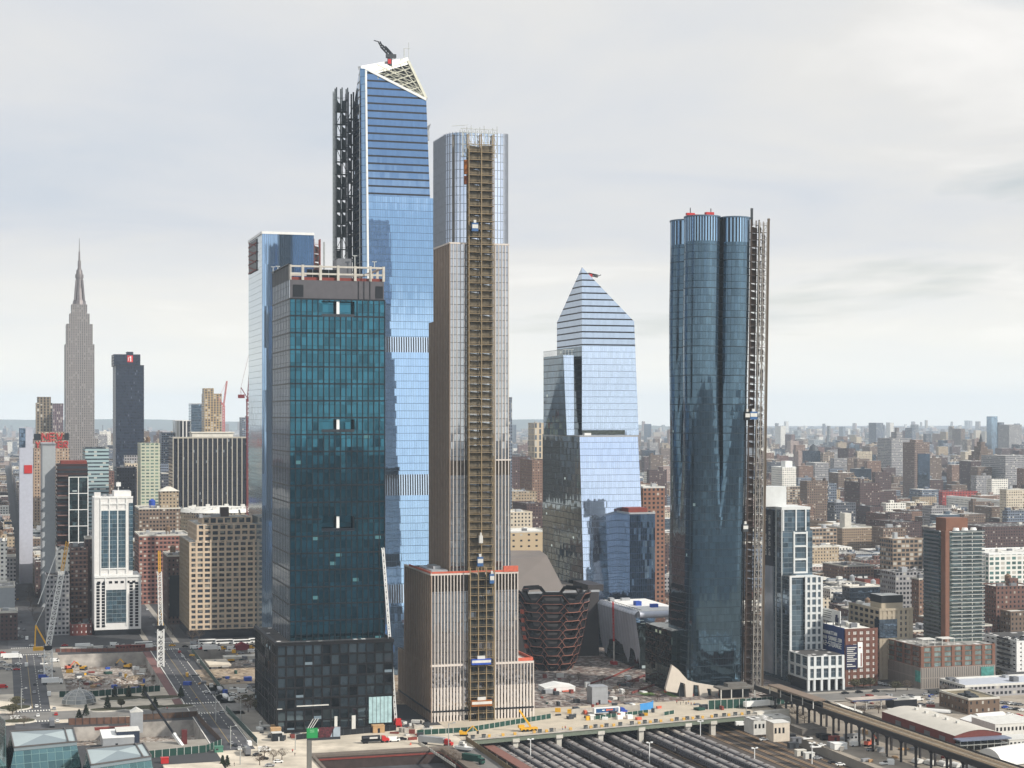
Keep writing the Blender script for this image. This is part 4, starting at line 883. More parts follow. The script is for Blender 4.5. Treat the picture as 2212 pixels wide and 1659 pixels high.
mb = MB(); x0, x1 = fl(1470, 1500)[0], fl(1556, 1500)[0]; mb.box(x0, x1-2, 2.3, 14, 0, 6.5); mb.build('rear_hall', DGREY, VB)
# platform shed right of it
s, t = gs(1640, 1520); 
s, t = gs(1556, 1512); o = EG('timber_canopy', 'long grey timber canopy on posts at the foot of the lobed tower', 'canopy', s, t)
mb = MB(); mb.box(0, 22, 0, 10, 5.6, 6.6, 0); mb.box(6, 18, 3, 9, 6.6, 8.4, 0); mb.build('roof', CONCD, o)
for x in (.6, 7, 14, 21.4): mb = MB(); mb.box(x-.25, x+.25, .1, .6, 0, 5.6); mb.build('post', OFFW, o)
mb = MB(); mb.box(3, 20, 5, 9.5, 0, 4.8); mb.build('back_wall', BLACK, o)
# ================================================================ city buildings
OCC = []
TANKW = solid('tank_wood', L3(120, 98, 78), .9, var=.4, sc=1); TANKD = solid('tank_dark', L3(66, 56, 50), .9, var=.3)
def add_tank(o, x, y, z, r=2.2, h=4, mat=None):
    mb = MB()
    for a in (-1, 1):
        for b in (-1, 1): mb.box(x+a*r*.6-.2, x+a*r*.6+.2, y+b*r*.6-.2, y+b*r*.6+.2, z, z+2.6)
    mb.cyl(x, y, z+2.5, z+2.5+h, r, n=10); mb.cyl(x, y, z+2.5+h, z+2.5+h+1.6, r*1.05, .1, n=10)
    mb.build('water_tank', mat or TANKW, o)
def box_roof(o, w, d, h, mroof, mpar, par=1.0, t=.5):
    mb = MB(); mb.box(t, w-t, t, d-t, h-.4, h+.02, 0, bot=False)
    for a in ((-.12, w+.12, -.12, t), (-.12, t, t, d-t), (w-t, w+.12, t, d-t), (-.12, w+.12, d-t, d+.12)): mb.box(*a, h-.3, h+par, 1)
    mb.build('roof', [mroof, mpar], o)
def clutter(o, w, d, h, mat=None, n=3, rg=R):
    for _ in range(n):
        a, b, c = 2+rg.random()*3, 2+rg.random()*3, 1+rg.random()*2; x, y = 1+rg.random()*max(.5, w-a-2), 1+rg.random()*max(.5, d-b-2)
        mb = MB(); mb.box(x, x+a, y, y+b, h, h+c); mb.build('rooftop_unit', mat or rg.choice([LGREY, MGREY, OFFW]), o)
def HB(name, label, cat, xl, xc, xr, ytop, Y, mat, roof=None, par=None, d=None, bulk=None, tank=None, nclut=2, group=None, hcap=None, z0=0, sidemat=None):
    s, t, w, dd = fit(xl, xc, xr, Y); d = d or min(max(dd, 8), 80); h = zy(ytop, Y)-z0
    o = EG(name, label, cat, s, t, z0, group); OCC.append((s-2, s+w+2, t-2, t+d+2))
    mb = MB(); mb.box(0, w, 0, d, -1, h, 0)
    if sidemat is not None:
        mb.m[3] = 1                                           # left side
    mb.build('wall', [mat]+([sidemat] if sidemat else []), o); box_roof(o, w, d, h, roof or ROOFG, par or mat)
    if bulk: a, b, c, e, f = bulk; mb = MB(); mb.box(a*w, b*w, c*d, e*d, h, h+f); mb.build('bulkhead', par if par else mat, o)
    if tank: add_tank(o, tank[0]*w, tank[1]*d, h)
    if nclut: clutter(o, w, d, h, n=nclut)
    return o, w, d, h
FG = (.018, .022, .03)
B_RED = facade('brick_red_wall', L3(104, 78, 70), FG, 3.2, 3.2, (.3, .72), (.28, .78), blind=L3(150, 145, 135))
B_DRED = facade('brick_dark_red_wall', L3(80, 64, 62), FG, 3.0, 3.1, (.3, .7), (.3, .75))
B_BRN = facade('brick_brown_wall', L3(108, 92, 80), FG, 3.0, 3.2, (.28, .7), (.28, .78))
B_TAN = facade('brick_tan_wall', L3(156, 140, 118), FG, 3.1, 3.2, (.3, .7), (.3, .76))
B_CRM = facade('cream_wall', L3(190, 178, 158), FG, 3.4, 3.4, (.28, .72), (.28, .76))
B_GRY = facade('grey_wall', L3(146, 144, 144), FG, 2.8, 3.4, (.2, .8), (.3, .8))
B_DGR = facade('dark_grey_wall', L3(86, 88, 94), FG, 2.6, 3.5, (.15, .85), (.3, .85))
B_WHT = facade('white_wall', L3(220, 216, 206), FG, 3.6, 3.5, (.25, .75), (.28, .75))
B_LOFT = facade('loft_wall', L3(140, 122, 104), (.03, .035, .04), 4.2, 3.9, (.12, .88), (.25, .85), pb=.2)
B_SLATE = facade('slate_wall', L3(108, 116, 128), FG, 2.6, 3.3, (.18, .82), (.3, .82))
B_ORG = facade('orange_brick_wall', L3(120, 96, 82), FG, 3.0, 3.1, (.3, .7), (.3, .75))
B_STRIP = facade('strip_window_wall', L3(150, 156, 158), (.02, .03, .035), 3.0, 3.7, (.0, 1.0), (.35, .85))
B_BLUGL = curtain('mid_blue_glass', (.26, .36, .46), L3(88, 98, 108), 1.8, 3.8, .1, .18, jit=.01, tv=.5)
B_DKGL = curtain('dark_blue_glass', (.12, .17, .24), L3(44, 54, 66), 1.8, 3.8, .1, .12, jit=.01, tv=.5)
B_PINK = facade('pink_stone_wall', L3(156, 136, 126), FG, 3.2, 3.4, (.3, .7), (.28, .76))
BM = [(B_RED, 'red brick', 9), (B_DRED, 'dark red brick', 17), (B_BRN, 'brown brick', 15), (B_TAN, 'tan brick', 6), (B_CRM, 'cream', 3), (B_GRY, 'grey', 8), (B_DGR, 'dark grey', 5), (B_WHT, 'white', 5), (B_LOFT, 'loft brown', 6), (B_SLATE, 'slate grey', 11), (B_ORG, 'orange brick', 6), (B_STRIP, 'strip windowed', 3), (B_PINK, 'pinkish stone', 3), (B_BLUGL, 'blue glass', 2), (B_DKGL, 'dark glass', 2)]
# ---------------------------------------------------------------- facades with real piers, spandrels and window parts
WNO = 0
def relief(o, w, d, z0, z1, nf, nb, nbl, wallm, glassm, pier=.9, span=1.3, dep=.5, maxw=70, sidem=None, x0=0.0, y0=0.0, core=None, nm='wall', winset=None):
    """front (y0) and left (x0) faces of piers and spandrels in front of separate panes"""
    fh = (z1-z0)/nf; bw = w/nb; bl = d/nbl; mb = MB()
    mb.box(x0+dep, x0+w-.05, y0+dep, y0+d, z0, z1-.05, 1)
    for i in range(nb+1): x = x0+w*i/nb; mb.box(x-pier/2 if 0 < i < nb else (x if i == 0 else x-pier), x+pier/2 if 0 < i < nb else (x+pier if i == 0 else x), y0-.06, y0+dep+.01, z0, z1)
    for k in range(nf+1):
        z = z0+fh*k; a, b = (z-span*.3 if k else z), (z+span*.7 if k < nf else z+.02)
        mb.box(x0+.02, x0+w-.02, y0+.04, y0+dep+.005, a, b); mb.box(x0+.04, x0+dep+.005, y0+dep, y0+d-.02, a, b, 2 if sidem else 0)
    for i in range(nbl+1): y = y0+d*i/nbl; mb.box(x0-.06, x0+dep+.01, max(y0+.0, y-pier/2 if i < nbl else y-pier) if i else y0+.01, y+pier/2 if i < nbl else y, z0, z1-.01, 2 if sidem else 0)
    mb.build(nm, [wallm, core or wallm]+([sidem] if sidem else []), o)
    pw, ph = bw-pier, fh-span
    def pane(W_, H_):
        m = MB(); m.face([(0, 0, 0), (W_, 0, 0), (W_, 0, H_), (0, 0, H_)], 0); m.box(W_/2-.06, W_/2+.06, -.08, -.01, 0, H_, 1); m.box(0, W_, -.06, -.012, H_*.5-.05, H_*.5+.05, 1)
        return m
    first = None; rest = MB(); cnt = 0
    cells_ = [(i, k) for k in range(nf-1, -1, -1) for i in range(nb)]
    for i, k in cells_:
        if winset and not winset(i, k): continue
        x, z = x0+bw*i+pier/2, z0+fh*k+span*.7
        if cnt < maxw:
            if first is None: first = pane(pw, ph).build('window', [glassm, MGREY], o); q = first
            else: q = first.copy(); S.collection.objects.link(q); q.parent = o
            q.location = (x, y0+dep-.03, z)
        else: rest.face([(x, y0+dep-.03, z), (x+pw, y0+dep-.03, z), (x+pw, y0+dep-.03, z+ph), (x, y0+dep-.03, z+ph)])
        cnt += 1
    for i in range(nbl):
        for k in range(nf):
            y, z = y0+bl*i+pier/2, z0+fh*k+span*.7; rest.face([(x0+dep-.03, y+bl-pier, z), (x0+dep-.03, y, z), (x0+dep-.03, y, z+ph), (x0+dep-.03, y+bl-pier, z+ph)])
    if rest.f: tag(rest.build('windows', glassm, o), kind='stuff')
WG = NT('window_glass'); _r, _ = WG.white(WG.orand(), 1.1, 2.2); _u, _v = WG.uv(); _r2, _ = WG.white(WG.m('FLOOR', WG.m('DIVIDE', _u, 2.3)), WG.m('FLOOR', WG.m('DIVIDE', _v, 1.9)), WG.orand())
WG = WG.fin(WG.bsdf(WG.mix(WG.m('GREATER_THAN', _r2, .78), WG.mix(_r, L3(22, 27, 34), L3(66, 74, 84)), L3(140, 138, 130)), .12, .15, .8))
# ================================================================ left of the towers
# supertall art deco tower
def dec(name, mb, o, mat): return mb.build(name, mat, o)
LIME = facade('limestone_piers', L3(134, 128, 124), (.04, .045, .055), 3.2, 3.7, (.40, .80), (.0, .72), var=.12, blind=(.2, .2, .2), gr=.3)
ALU = solid('aluminium_mast', L3(132, 124, 122), .35, .6, var=.3)
Y = 2645; s, t, w, d = fit(141, 148, 204, Y); d = 44
o = EG('art_deco_skyscraper', 'tall stepped art deco stone skyscraper with a long antenna spire', 'skyscraper', s, t); OCC.append((s-20, s+w+20, t-10, t+70))
P_ = lambda px: lx(s, t, px, 4)
tiers = [(129, 214, 985, -3, 2), (132, 212, 948, 0, 2), (141, 204, 743, 3, 0), (144, 200.5, 699, 6, 0), (151, 194, 676, 9, 0), (155, 189, 656, 12, 0)]
mb = MB()
for i, (a, b, py, off, _) in enumerate(tiers): mb.box(P_(a), P_(b), off, d+8-off, 0 if i < 2 else zy(tiers[i-1][2], Y)-30, zy(py, Y))
mb.build('wall', LIME, o)
mb = MB(); cx_, cy_ = (P_(157)+P_(188))/2, 22
z = zy(656, Y); prev = 10.5
for r0, r1, za, zb in ((10.5, 9.5, 656, 647), (8.5, 6.2, 647, 620), (6.2, 5.4, 620, 598), (6.4, 6.4, 598, 590), (5.2, 4.4, 590, 580), (3.2, 3, 580, 577), (2.6, 2.4, 577, 560), (1.5, 1.2, 560, 540), (.7, .3, 540, 511)):
    mb.cyl(cx_, cy_, zy(za, Y), zy(zb, Y), r0, r1, n=12)
for a, b in ((-1, -1), (1, -1), (-1, 1), (1, 1)): mb.bar((cx_+a*7, cy_+b*7, zy(647, Y)), (cx_+a*4.5, cy_+b*4.5, zy(602, Y)), 2.6)
mb.build('spire', ALU, o)
# dark slab with a red sign
NAVY = facade('navy_slab_wall', L3(34, 42, 58), (.012, .018, .03), 1.7, 3.8, (.25, .9), (.2, .85), pb=.03, var=.15, gr=.2, blind=(.1, .12, .16)); NAVG = facade('grey_slab_side', L3(150, 154, 160), (.1, .11, .12), 1.6, 3.8, (.4, .7), (.0, 1.0), var=.1)
o, w, d, h = HB('office_slab', 'dark navy office slab with a stepped top and small red square sign', 'skyscraper', 234, 250, 311, 790, 2200, NAVY, ROOFD, BLACK, d=60, nclut=0, sidemat=NAVG)
s, t = fit(234, 250, 311, 2200)[:2]; x0, x1 = lx(s, t, 251, 2), lx(s, t, 303, 2)
mb = MB(); mb.box(x0-3, x1, 1, 50, h, zy(765, 2200)); mb.box(x0+14, x0+22, 10, 30, zy(765, 2200), zy(759, 2200)); mb.build('crown', NAVY, o)
x2, x3 = lx(s, t, 275, 1), lx(s, t, 287, 1); mb = MB(); mb.box(x2, x3, .5, 1, zy(782, 2200), zy(767.5, 2200), 0); q = (x3-x2); zz0, zz1 = zy(780.5, 2200), zy(769, 2200)
mb.box(x2+q*.52, x2+q*.70, .2, .49, zz0, zz1, 1); mb.box(x2+q*.40, x2+q*.52, .2, .49, zz1-2.2, zz1-.6, 1); mb.box(x2+q*.14, x2+q*.26, .2, .49, zz0+1, zz1-1.5, 1); mb.build('red_sign', [solid('sign_red', L3(205, 50, 48), .5, var=.1), WHITE], o)
def letters(text, w, h):                                      # block letters as strokes on a 4x6 grid
    F = {'N': 'p0006 p0640 p4046', 'E': 'p0006 p0646 p0343 p0040', 'W': 'p0610 p1023 p2330 p3046', 'Y': 'p0623 p4623 p2320', 'O': 'p0006 p0646 p4640 p4000', 'R': 'p0006 p0646 p4643 p4303 p1340', 'K': 'p0006 p0246 p1340', 'S': 'p4606 p0603 p0343 p4340 p4000', 'T': 'p0646 p2620', 'A': 'p0026 p2640 p1232', 'G': 'p4606 p0600 p0040 p4043 p4323', 'Z': 'p0646 p4600 p0040', 'M': 'p0006 p0623 p2346 p4640', 'I': 'p2026', 'H': 'p0006 p4046 p0343', 'U': 'p0600 p0040 p4046', 'C': 'p4606 p0600 p0040', 'D': 'p0006 p0635 p3531 p3100', 'L': 'p0600 p0040', 'P': 'p0006 p0646 p4643 p4303', 'B': 'p0006 p0646 p4600 p4640 p0040', '1': 'p2026 p1526', '2': 'p0646 p4643 p4303 p0300 p0040', '-': 'p0343', '0': 'p0006 p0646 p4640 p4000', 'V': 'p0620 p2046', 'F': 'p0006 p0646 p0333', ' ': '', '.': 'p1020'}
    out = []; n = len(text); cw = w/(n*1.0)
    for i, ch in enumerate(text):
        for p in F.get(ch, '').split(): a, b, c, e = (int(k) for k in p[1:]); out.append(((i+.12+a/4*.72)*cw, b/6*h, (i+.12+c/4*.72)*cw, e/6*h))
    return out
def write(o, name, text, x, y, z, w, h, th, mat, dp=.15, left=False):
    mb = MB()
    for a, b, c, e in letters(text, w, h):
        if left: mb.bar((x, y-a, z+b), (x, y-c, z+e), th, h=dp if False else th)
        else: mb.bar((x+a, y, z+b), (x+c, y, z+e), th)
    mb.build(name, mat, o)
# setback hotel with big red letters
NYB = facade('hotel_tan_wall', L3(158, 136, 116), FG, 3.0, 3.2, (.3, .7), (.3, .8)); Y = 1900
s, t, w, d = fit(70, 74, 150, Y); o = EG('setback_hotel', 'brown stepped hotel with huge red NEW YORKER rooftop letters', 'hotel', s, t); OCC.append((s-5, s+w+5, t-5, t+60))
mb = MB()
for a, b, py, off in ((72, 168, 1012, -4), (74, 150, 969, 0), (77, 146, 952, 3), (84, 140, 934, 6)): mb.box(lx(s, t, a, 0), lx(s, t, b, 0), off, 50-off, 0, zy(py, Y))
mb.build('wall', NYB, o)
RDL = solid('red_sign_letters', L3(176, 52, 50), .6, var=.1)
x0, x1 = lx(s, t, 89, 5), lx(s, t, 137, 5); write(o, 'sign_letters', 'NEW', x0, 5.2, zy(950.5, Y), x1-x0, zy(936, Y)-zy(950.5, Y), 1.3, RDL)
x0, x1 = lx(s, t, 76, 2), lx(s, t, 148, 2); write(o, 'sign_letters', 'YORKER', x0, 2.2, zy(967.5, Y), x1-x0, zy(954.5, Y)-zy(967.5, Y), 1.3, RDL)
mb = MB(); x0, x1 = lx(s, t, 73, 3), lx(s, t, 87, 3); mb.box(x0, x1, 2.8, 3.6, zy(951, Y), zy(937, Y)); x0, x1 = lx(s, t, 139, 3), lx(s, t, 149, 3); mb.box(x0, x1, 2.8, 3.6, zy(951, Y), zy(936, Y)); mb.build('dark_screen', BLACK, o)
HB('crenellated_tower', 'brown stone tower with a chamfered crown left of the art deco skyscraper', 'skyscraper', 74, 78, 113, 872, 2250, facade('brown_vertical_wall', L3(128, 116, 100), (.03, .03, .03), 4.2, 3.8, (.35, .85), (.0, .8), var=.2), BRONZE, None, d=40, nclut=0, bulk=(.08, .92, .1, .9, 9))
HB('grey_brick_tower', 'mauve brick tower with a notched parapet directly left of the art deco skyscraper', 'skyscraper', 113, 114, 137, 873, 2350, facade('mauve_vertical_wall', L3(112, 98, 104), (.04, .04, .05), 2.4, 3.8, (.4, .8), (.0, .8), var=.15), ROOFD, None, d=40, nclut=0)
BLANK = solid('blank_panel_wall', L3(158, 162, 164), .8, var=.12, sc=.4); WBR = facade('brown_red_balcony_wall', L3(132, 106, 88), L3(70, 40, 36), 4.4, 3.3, (.15, .9), (.25, .8), pb=.2, var=.4)
o, w, d, h = HB('blank_panel_tower', 'slim tower with a blank pale grey panel face and brown balcony side', 'apartment tower', 66, 91, 120, 960, 1450, BLANK, ROOFG, LGREY, d=60, nclut=0, sidemat=WBR)
mb = MB(); mb.box(-1.2, .2, -.3, .5, -1, h+.5); mb.box(-.2, w+.1, -.25, .15, h-.8, h+.6); mb.build('corner_fin', MGREY, o)
o, w, d, h = HB('white_red_sign_tower', 'white windowless tower with a dark glass head and small red sign at the far left', 'office tower', 38, 42, 71, 926, 1650, solid('white_blank_wall', L3(172, 174, 184), .8, var=.15), ROOFG, None, d=40, nclut=1)
mb = MB(); mb.box(-.3, w*.45, -.3, 4, h-18, h+.5); mb.build('glass_head', B_DKGL, o); mb = MB(); mb.box(w*.35, w*.95, -.6, -.2, h-43, h-35); mb.build('red_sign', RED, o)
# dark glass building in a white frame
Y = 1440; s, t, w, d = fit(120, 124, 190, Y); o = EG('framed_glass_tower', 'dark glass tower in a white grid frame with a stepped penthouse', 'apartment tower', s, t); OCC.append((s-2, s+w+2, t-2, t+40)); d = 36
ht = zy(1031, Y); xm = lx(s, t, 149, 0); mb = MB(); mb.box(xm, w, 0, d, 0, ht, 0, 1); mb.box(0, xm, 5, d, 0, zy(1003, Y), 2, 1); mb.box(xm-1, w, 5, d, ht, zy(1003, Y), 2, 1); mb.build('wall', [G55P if False else curtain('black_framed_glass', (.06, .10, .11), L3(24, 30, 34), 4, 3.6, .05, .12, jit=.03, tv=.8, lit=.02), ROOFD, facade('ribbed_penthouse_wall', L3(58, 40, 38), FG, 30, 3.6, (0, 1), (.45, 1.0))], o)
mb = MB(); n = 7
for i in range(3): x = xm+(w-xm)*i/2; mb.box(x-.35, x+.35, -.5, .1, 14, ht+.3)
for i in range(n+1): z = 14+(ht-14)*i/n; mb.box(xm-.35 if i > 2 else 0, w+.35, -.47, .1, z-.28, z+.28)
mb.box(.2, .7, -.5, 5, 14, 40); mb.build('white_grid', WHITE, o)
for i in range(9): z = 44+i*(zy(1008, Y)-44)/9; mb = MB(); mb.box(.3, xm-.6, 1+(i % 2), 5, z, z+.9); mb.build('balcony', solid('rose_slab', L3(120, 92, 84), .6, var=.3), o)
mb = MB(); mb.box(w*.12, w*.98, 7, 30, zy(1003, Y), zy(996, Y)); mb.build('red_roof', RUST, o)
HB('teal_strip_tower', 'pale teal office block with dark horizontal window strips', 'office tower', 176, 184, 235, 969, 1800, facade('teal_strip_wall', L3(146, 166, 168), (.04, .05, .06), 3, 3.9, (0, 1), (.45, .85), var=.1), ROOFG, None, d=50)
HB('dark_block', 'low black brick block between the navy slab and the green tower', 'building', 247, 252, 296, 1012, 1750, facade('black_brick_wall', L3(62, 62, 70), (.02, .02, .025), 2.6, 3.2, (.35, .7), (.3, .7)), ROOFG, None, d=40)
GRN = facade('cream_green_wall', L3(176, 176, 156), (.08, .14, .12), 4.4, 3.2, (.2, .88), (.32, .8), pb=.2, blind=L3(104, 128, 108), gr=.3)
HB('cream_green_tower', 'cream and green apartment tower with curved balconies and a rooftop tank', 'apartment tower', 291, 304, 346, 960, 1700, GRN, ROOFG, None, d=40, tank=(.45, .4), nclut=1)
HB('blue_grey_slab', 'small blue grey slab peeking behind the green tower', 'building', 346, 349, 376, 936, 2500, B_SLATE, d=40, nclut=0)
# black slab with white fins
Y = 1800; s, t, w, d = fit(363, 374, 533, Y); ht = zy(945, Y); d = 50; o = EG('finned_slab', 'wide black office slab with thin white vertical fins', 'office building', s, t); OCC.append((s-2, s+w+2, t-2, t+52))
mb = MB(); mb.box(0, w, 0, d, 0, ht, 0, 1); mb.build('wall', [facade('black_slab_wall', L3(32, 34, 42), (.012, .014, .02), 1.3, 3.7, (.2, .9), (.15, .85), pb=.02, blind=(.25, .28, .3), var=.2), ROOFG], o)
mb = MB(); ribs_front(mb, 0, w, 0, 18, ht, w/15, .95, .9); mb.box(-.5, w+.5, -1, .2, ht-1, ht+.6); mb.build('white_fins', solid('fin_stone', L3(166, 160, 148), .7, var=.1), o)
x0, x1 = lx(s, t, 415, 5), lx(s, t, 504, 5); mb = MB(); mb.box(x0, x1, 5, 30, ht+.4, ht+4.5); mb.box(x0-1, x1+1, 4, 31, ht+4.5, ht+5.6); mb.build('penthouse', CONCL, o)
# skyline behind it
HB('column_block', 'white columned block on the skyline left of two glass towers', 'office building', 377, 379, 409, 909, 2500, facade('white_columns_wall', L3(214, 212, 206), (.02, .02, .03), 5, 90, (.35, 1), (0, .93), var=.05), ROOFG, WHITE, d=40, nclut=0)
HB('grey_glass_tower', 'grey blue glass tower beside the bronze tower on the skyline', 'skyscraper', 409, 413, 440, 873, 2450, B_BLUGL, ROOFG, LGREY, d=34, nclut=1)
BRZ = facade('bronze_tower_wall', L3(150, 128, 98), (.06, .08, .1), 3.6, 3.2, (.3, .9), (.25, .85), pb=.25, gr=.15, ribs=(.2, L3(168, 146, 110)))
HB('bronze_tower', 'bronze and glass tower with an open rounded crown on the skyline', 'skyscraper', 437, 442, 479, 852, 2200, BRZ, ROOFD, None, d=34, nclut=0, bulk=(.0, .55, .1, .8, 8))
HB('slate_tower', 'slim slate tower half hidden behind the maroon crane', 'skyscraper', 521, 523, 545, 903, 2600, B_SLATE, d=30, nclut=1)
for (lab, px, y0_, y1_, ytip, dx, Y, sc) in (('faint pink crane standing against the bronze skyline tower', 483, 1000, 880, 823, 7, 2150, 1), ('tall maroon luffing crane left of the pale stepped glass tower', 536, 1110, 868, 739, 8, 1430, 1)):
    s, t, _, _ = fit(px-2, px, px+3, Y); mt = solid('maroon_crane', L3(118, 48, 54), .6, var=.2) if Y < 2000 else solid('pink_crane', L3(190, 120, 118), .6)
    o = EG('luffing_crane', lab, 'crane', s, t); z1 = zy(y1_, Y); k = Y/1200
    mb = MB(); mb.lattice((0, 0, 0), (0, 0, z1), 2.2, 3.5, .55*k); mb.build('tower', mt, o)
    mb = MB(); mb.lattice((0, 0, z1+2), (dx/FP*Y, 0, zy(ytip, Y)), 1.3, 3, .4*k); mb.build('jib', mt, o)
    mb = MB(); mb.box(-1.6, 1.6, -1.5, 1.5, z1, z1+2.5); mb.box(-7*k if Y < 2000 else -3, -3 if Y < 2000 else -1, -1.2, 1.2, z1+3, z1+6); mb.bar((0, 0, z1+2), (-6, 0, z1+12), .5*k); mb.bar((-6, 0, z1+12), (-6, 0, z1+4), .3); mb.bar((-6, 0, z1+12), (dx/FP*Y, 0, zy(ytip, Y)), .15*k); mb.build('counter_jib', mt, o)
# pale stepped glass tower behind the teal tower
GL2 = curtain('pale_slate_glass', (.45, .55, .62), L3(120, 132, 138), 1.5, 4.4, .02, .05, jit=.006, tv=.15, metal=.8, rough=.1); GL3 = curtain('slate_blue_glass', (.26, .38, .54), L3(60, 78, 96), 1.55, 30, .12, .0, jit=.004, tv=.15)
Y = 1230; s, t, w, d = fit(537, 566, 678, Y); ht = zy(505, Y); o = EG('slate_blue_tower', 'slate blue glass tower with a pale left side, red steel showing at its top corner', 'skyscraper', s, t); OCC.append((s-2, s+w+2, t-2, t+80))
mb = MB(); mb.box(0, w, 0, d, 0, ht, 0, 2); mb.m[3] = 1; mb.build('curtain_wall', [GL3, GL2, ROOFD], o)
mb = MB(); mb.box(-.3, w+.3, -.5, .4, ht, ht+1.8); mb.box(-.5, .3, .4, d, ht, ht+1.8); mb.build('white_parapet', WHITE, o)
mb = MB(); mb.box(-.5, 0, d*.35, d*.95, ht-24, ht-1, 0)
for k in range(4): mb.box(-.9, -.4, d*.35, d*.95, ht-24+k*6.5, ht-23.2+k*6.5, 1); mb.bar((-.8, d*.4, ht-24+k*6), (-.8, d*.9, ht-19+k*6), .6, 1)
mb.build('exposed_steel', [BLACK, RUST], o)
hoist('construction_hoist', 'short dark hoist on the right edge of the slate blue tower top', s+w+1, t+6, ht-60, ht-4, 4.6, 4, 6, 1, RUST, BLACK, tt=.8, net=(solid('hoist_panel', L3(88, 98, 100), .6), .8))
hm = EG('hoist_mast', 'thin lattice mast rising beside the slate blue tower', 'mast', s+w+8.5, t+6, 0); mb = MB(); mb.lattice((0, 0, 100), (0, 0, ht-4), .7, 3, .4); mb.build('mast', STEEL, hm)
# ---- nearer left buildings
CREAM = solid('cream_masonry', L3(202, 182, 158), .85, var=.2, sc=.25, blotch=.25); CREAMS = solid('cream_masonry_shaded', L3(150, 134, 112), .85, var=.25, sc=.25)  # side masonry coloured darker, as the face turned from the sun
Y = 1245; s, t, w, d = fit(386, 409, 579, Y); d = 72; o = EG('printing_loft_building', 'big cream masonry loft building with tall piers and stepped shoulders', 'loft building', s, t); OCC.append((s-2, s+w+2, t-2, t+75))
z1, z2 = zy(1172, Y), zy(1135, Y)
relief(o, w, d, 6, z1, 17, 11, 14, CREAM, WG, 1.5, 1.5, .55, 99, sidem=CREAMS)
mb = MB(); mb.box(0, w, 0, d, -1, 6.1); mb.build('storefront', DARKGL, o)
w2_ = lx(s, t, 569, 4)
mb = MB(); 
relief(o, w2_-6, d-10, z1, z2, 3, 9, 10, CREAM, WG, 1.5, 1.5, .55, 0, x0=5.5, y0=1.6, nm='upper_wall')
mb = MB(); mb.box(.5, w-.5, .5, d-.5, z1-.3, z1+.3); mb.box(6, w2_-1, 2.3, d-9, z2-.3, z2+.3); mb.build('roof', ROOFG, o)
relief(o, w2_-18, 30, z2, z2+5.2, 1, 7, 6, CREAM, WG, 1.3, 1.8, .4, 0, x0=10, y0=5, nm='penthouse_wall')
mb = MB(); mb.box(10.5, w2_-9, 5.5, 34, z2+4.8, z2+5.3); mb.build('penthouse_roof', ROOFG, o)
mb = MB(); mb.box(24, 30, 12, 18, z2+5.2, z2+12); mb.build('chimney', solid('dark_brick', L3(74, 62, 58), .9), o); clutter(o, w2_-10, 30, z2+5.2, n=5)
for k in range(1, 11): mb = MB(); x = w*k/11; mb.box(x-.7, x+.7, -.35, .3, z1-.2, z1+1.8); mb.build('pier_cap', CREAM, o)
# white hotel with blue glass bay
WHP = solid('white_hotel_panel', L3(224, 222, 218), .6, var=.1); GHB = curtain('hotel_blue_glass', (.16, .27, .34), L3(150, 160, 162), 3.2, 3.15, .03, .07, jit=.02, tv=.5, metal=.8, rough=.07)
Y = 1262; s, t, w, d = fit(199, 204, 305, Y); o = EG('white_hotel_tower', 'white hotel tower with blue glass bays and a wider lower block', 'hotel', s, t); OCC.append((s-2, s+w+2, t-2, t+45))
zl_ = zy(1246, Y); zu = zy(1076, Y); wu = lx(s, t, 287, 3); d = 40; x0 = lx(s, t, 200, 0)
mb = MB(); mb.box(.0, w, 0.3, d, 4, zl_, 0); mb.box(0, wu, 2.3, d-4, zl_, zu, 0); mb.build('wall', [WHP], o)
a1, a2 = lx(s, t, 218, 0), lx(s, t, 273, 0); b2 = lx(s, t, 279, 0)
mb = MB(); mb.face([(a1, 2.1, zl_+6), (a2, 2.1, zl_+6), (a2, 2.1, zu-9), (a1, 2.1, zu-9)]); mb.face([(b2, 2.0, zl_+4), (wu, 2.0, zl_+4), (wu, 2.0, zu-4), (b2, 2.0, zu-4)]); mb.face([(wu+.05, 2, zl_+4), (wu+.05, d-6, zl_+4), (wu+.05, d-6, zu-4), (wu+.05, 2, zu-4)]); mb.build('upper_glazing', GHB, o)
c1, c2 = lx(s, t, 228, 0), lx(s, t, 274, 0); mb = MB(); mb.face([(c1, .15, 9), (c2, .15, 9), (c2, .15, zl_-10), (c1, .15, zl_-10)]); mb.build('lower_glazing', GHB, o)
mb = MB()
for x in (a1, (a1*2+a2)/3, (a1+2*a2)/3, a2): mb.box(x-.35, x+.35, 1.7, 2.2, zl_, zu)
for z in (zl_+5.5, zu-9, zu-4.5, zl_+1): mb.box(a1, a2, 1.75, 2.2, z-.5, z+.5)
for x in (c1, c2): mb.box(x-.4, x+.4, -.25, .2, 7, zl_)
mb.box(0, w+.2, -.35, .3, zl_-1, zl_+.6); mb.box(0, wu+.1, 1.9, 2.5, zu-.5, zu+1); mb.build('white_bands', WHITE, o)
nf = 15; fst = None
for k in range(nf):
    z = 6+(zl_-10)*k/nf
    for px in (207.5, 219, 279, 291) if k < nf-0 else ():
        x = lx(s, t, px+1, 0)
        m = MB(); m.face([(0, 0, 0), (2.3, 0, 0), (2.3, 0, 1.7), (0, 0, 1.7)]); 
        if fst is None: fst = m.build('window', DARKGL, o); q = fst
        else: q = fst.copy(); S.collection.objects.link(q); q.parent = o
        q.location = (x, .12 if px < 300 else .1, z)
for k in range(7): q = fst.copy(); S.collection.objects.link(q); q.parent = o; q.location = (2+k*4.2, .1, zl_-5.2)
mb = MB(); mb.box(.3, w-.3, .6, d, -1, 4.1); mb.build('dark_base', BLACK, o)
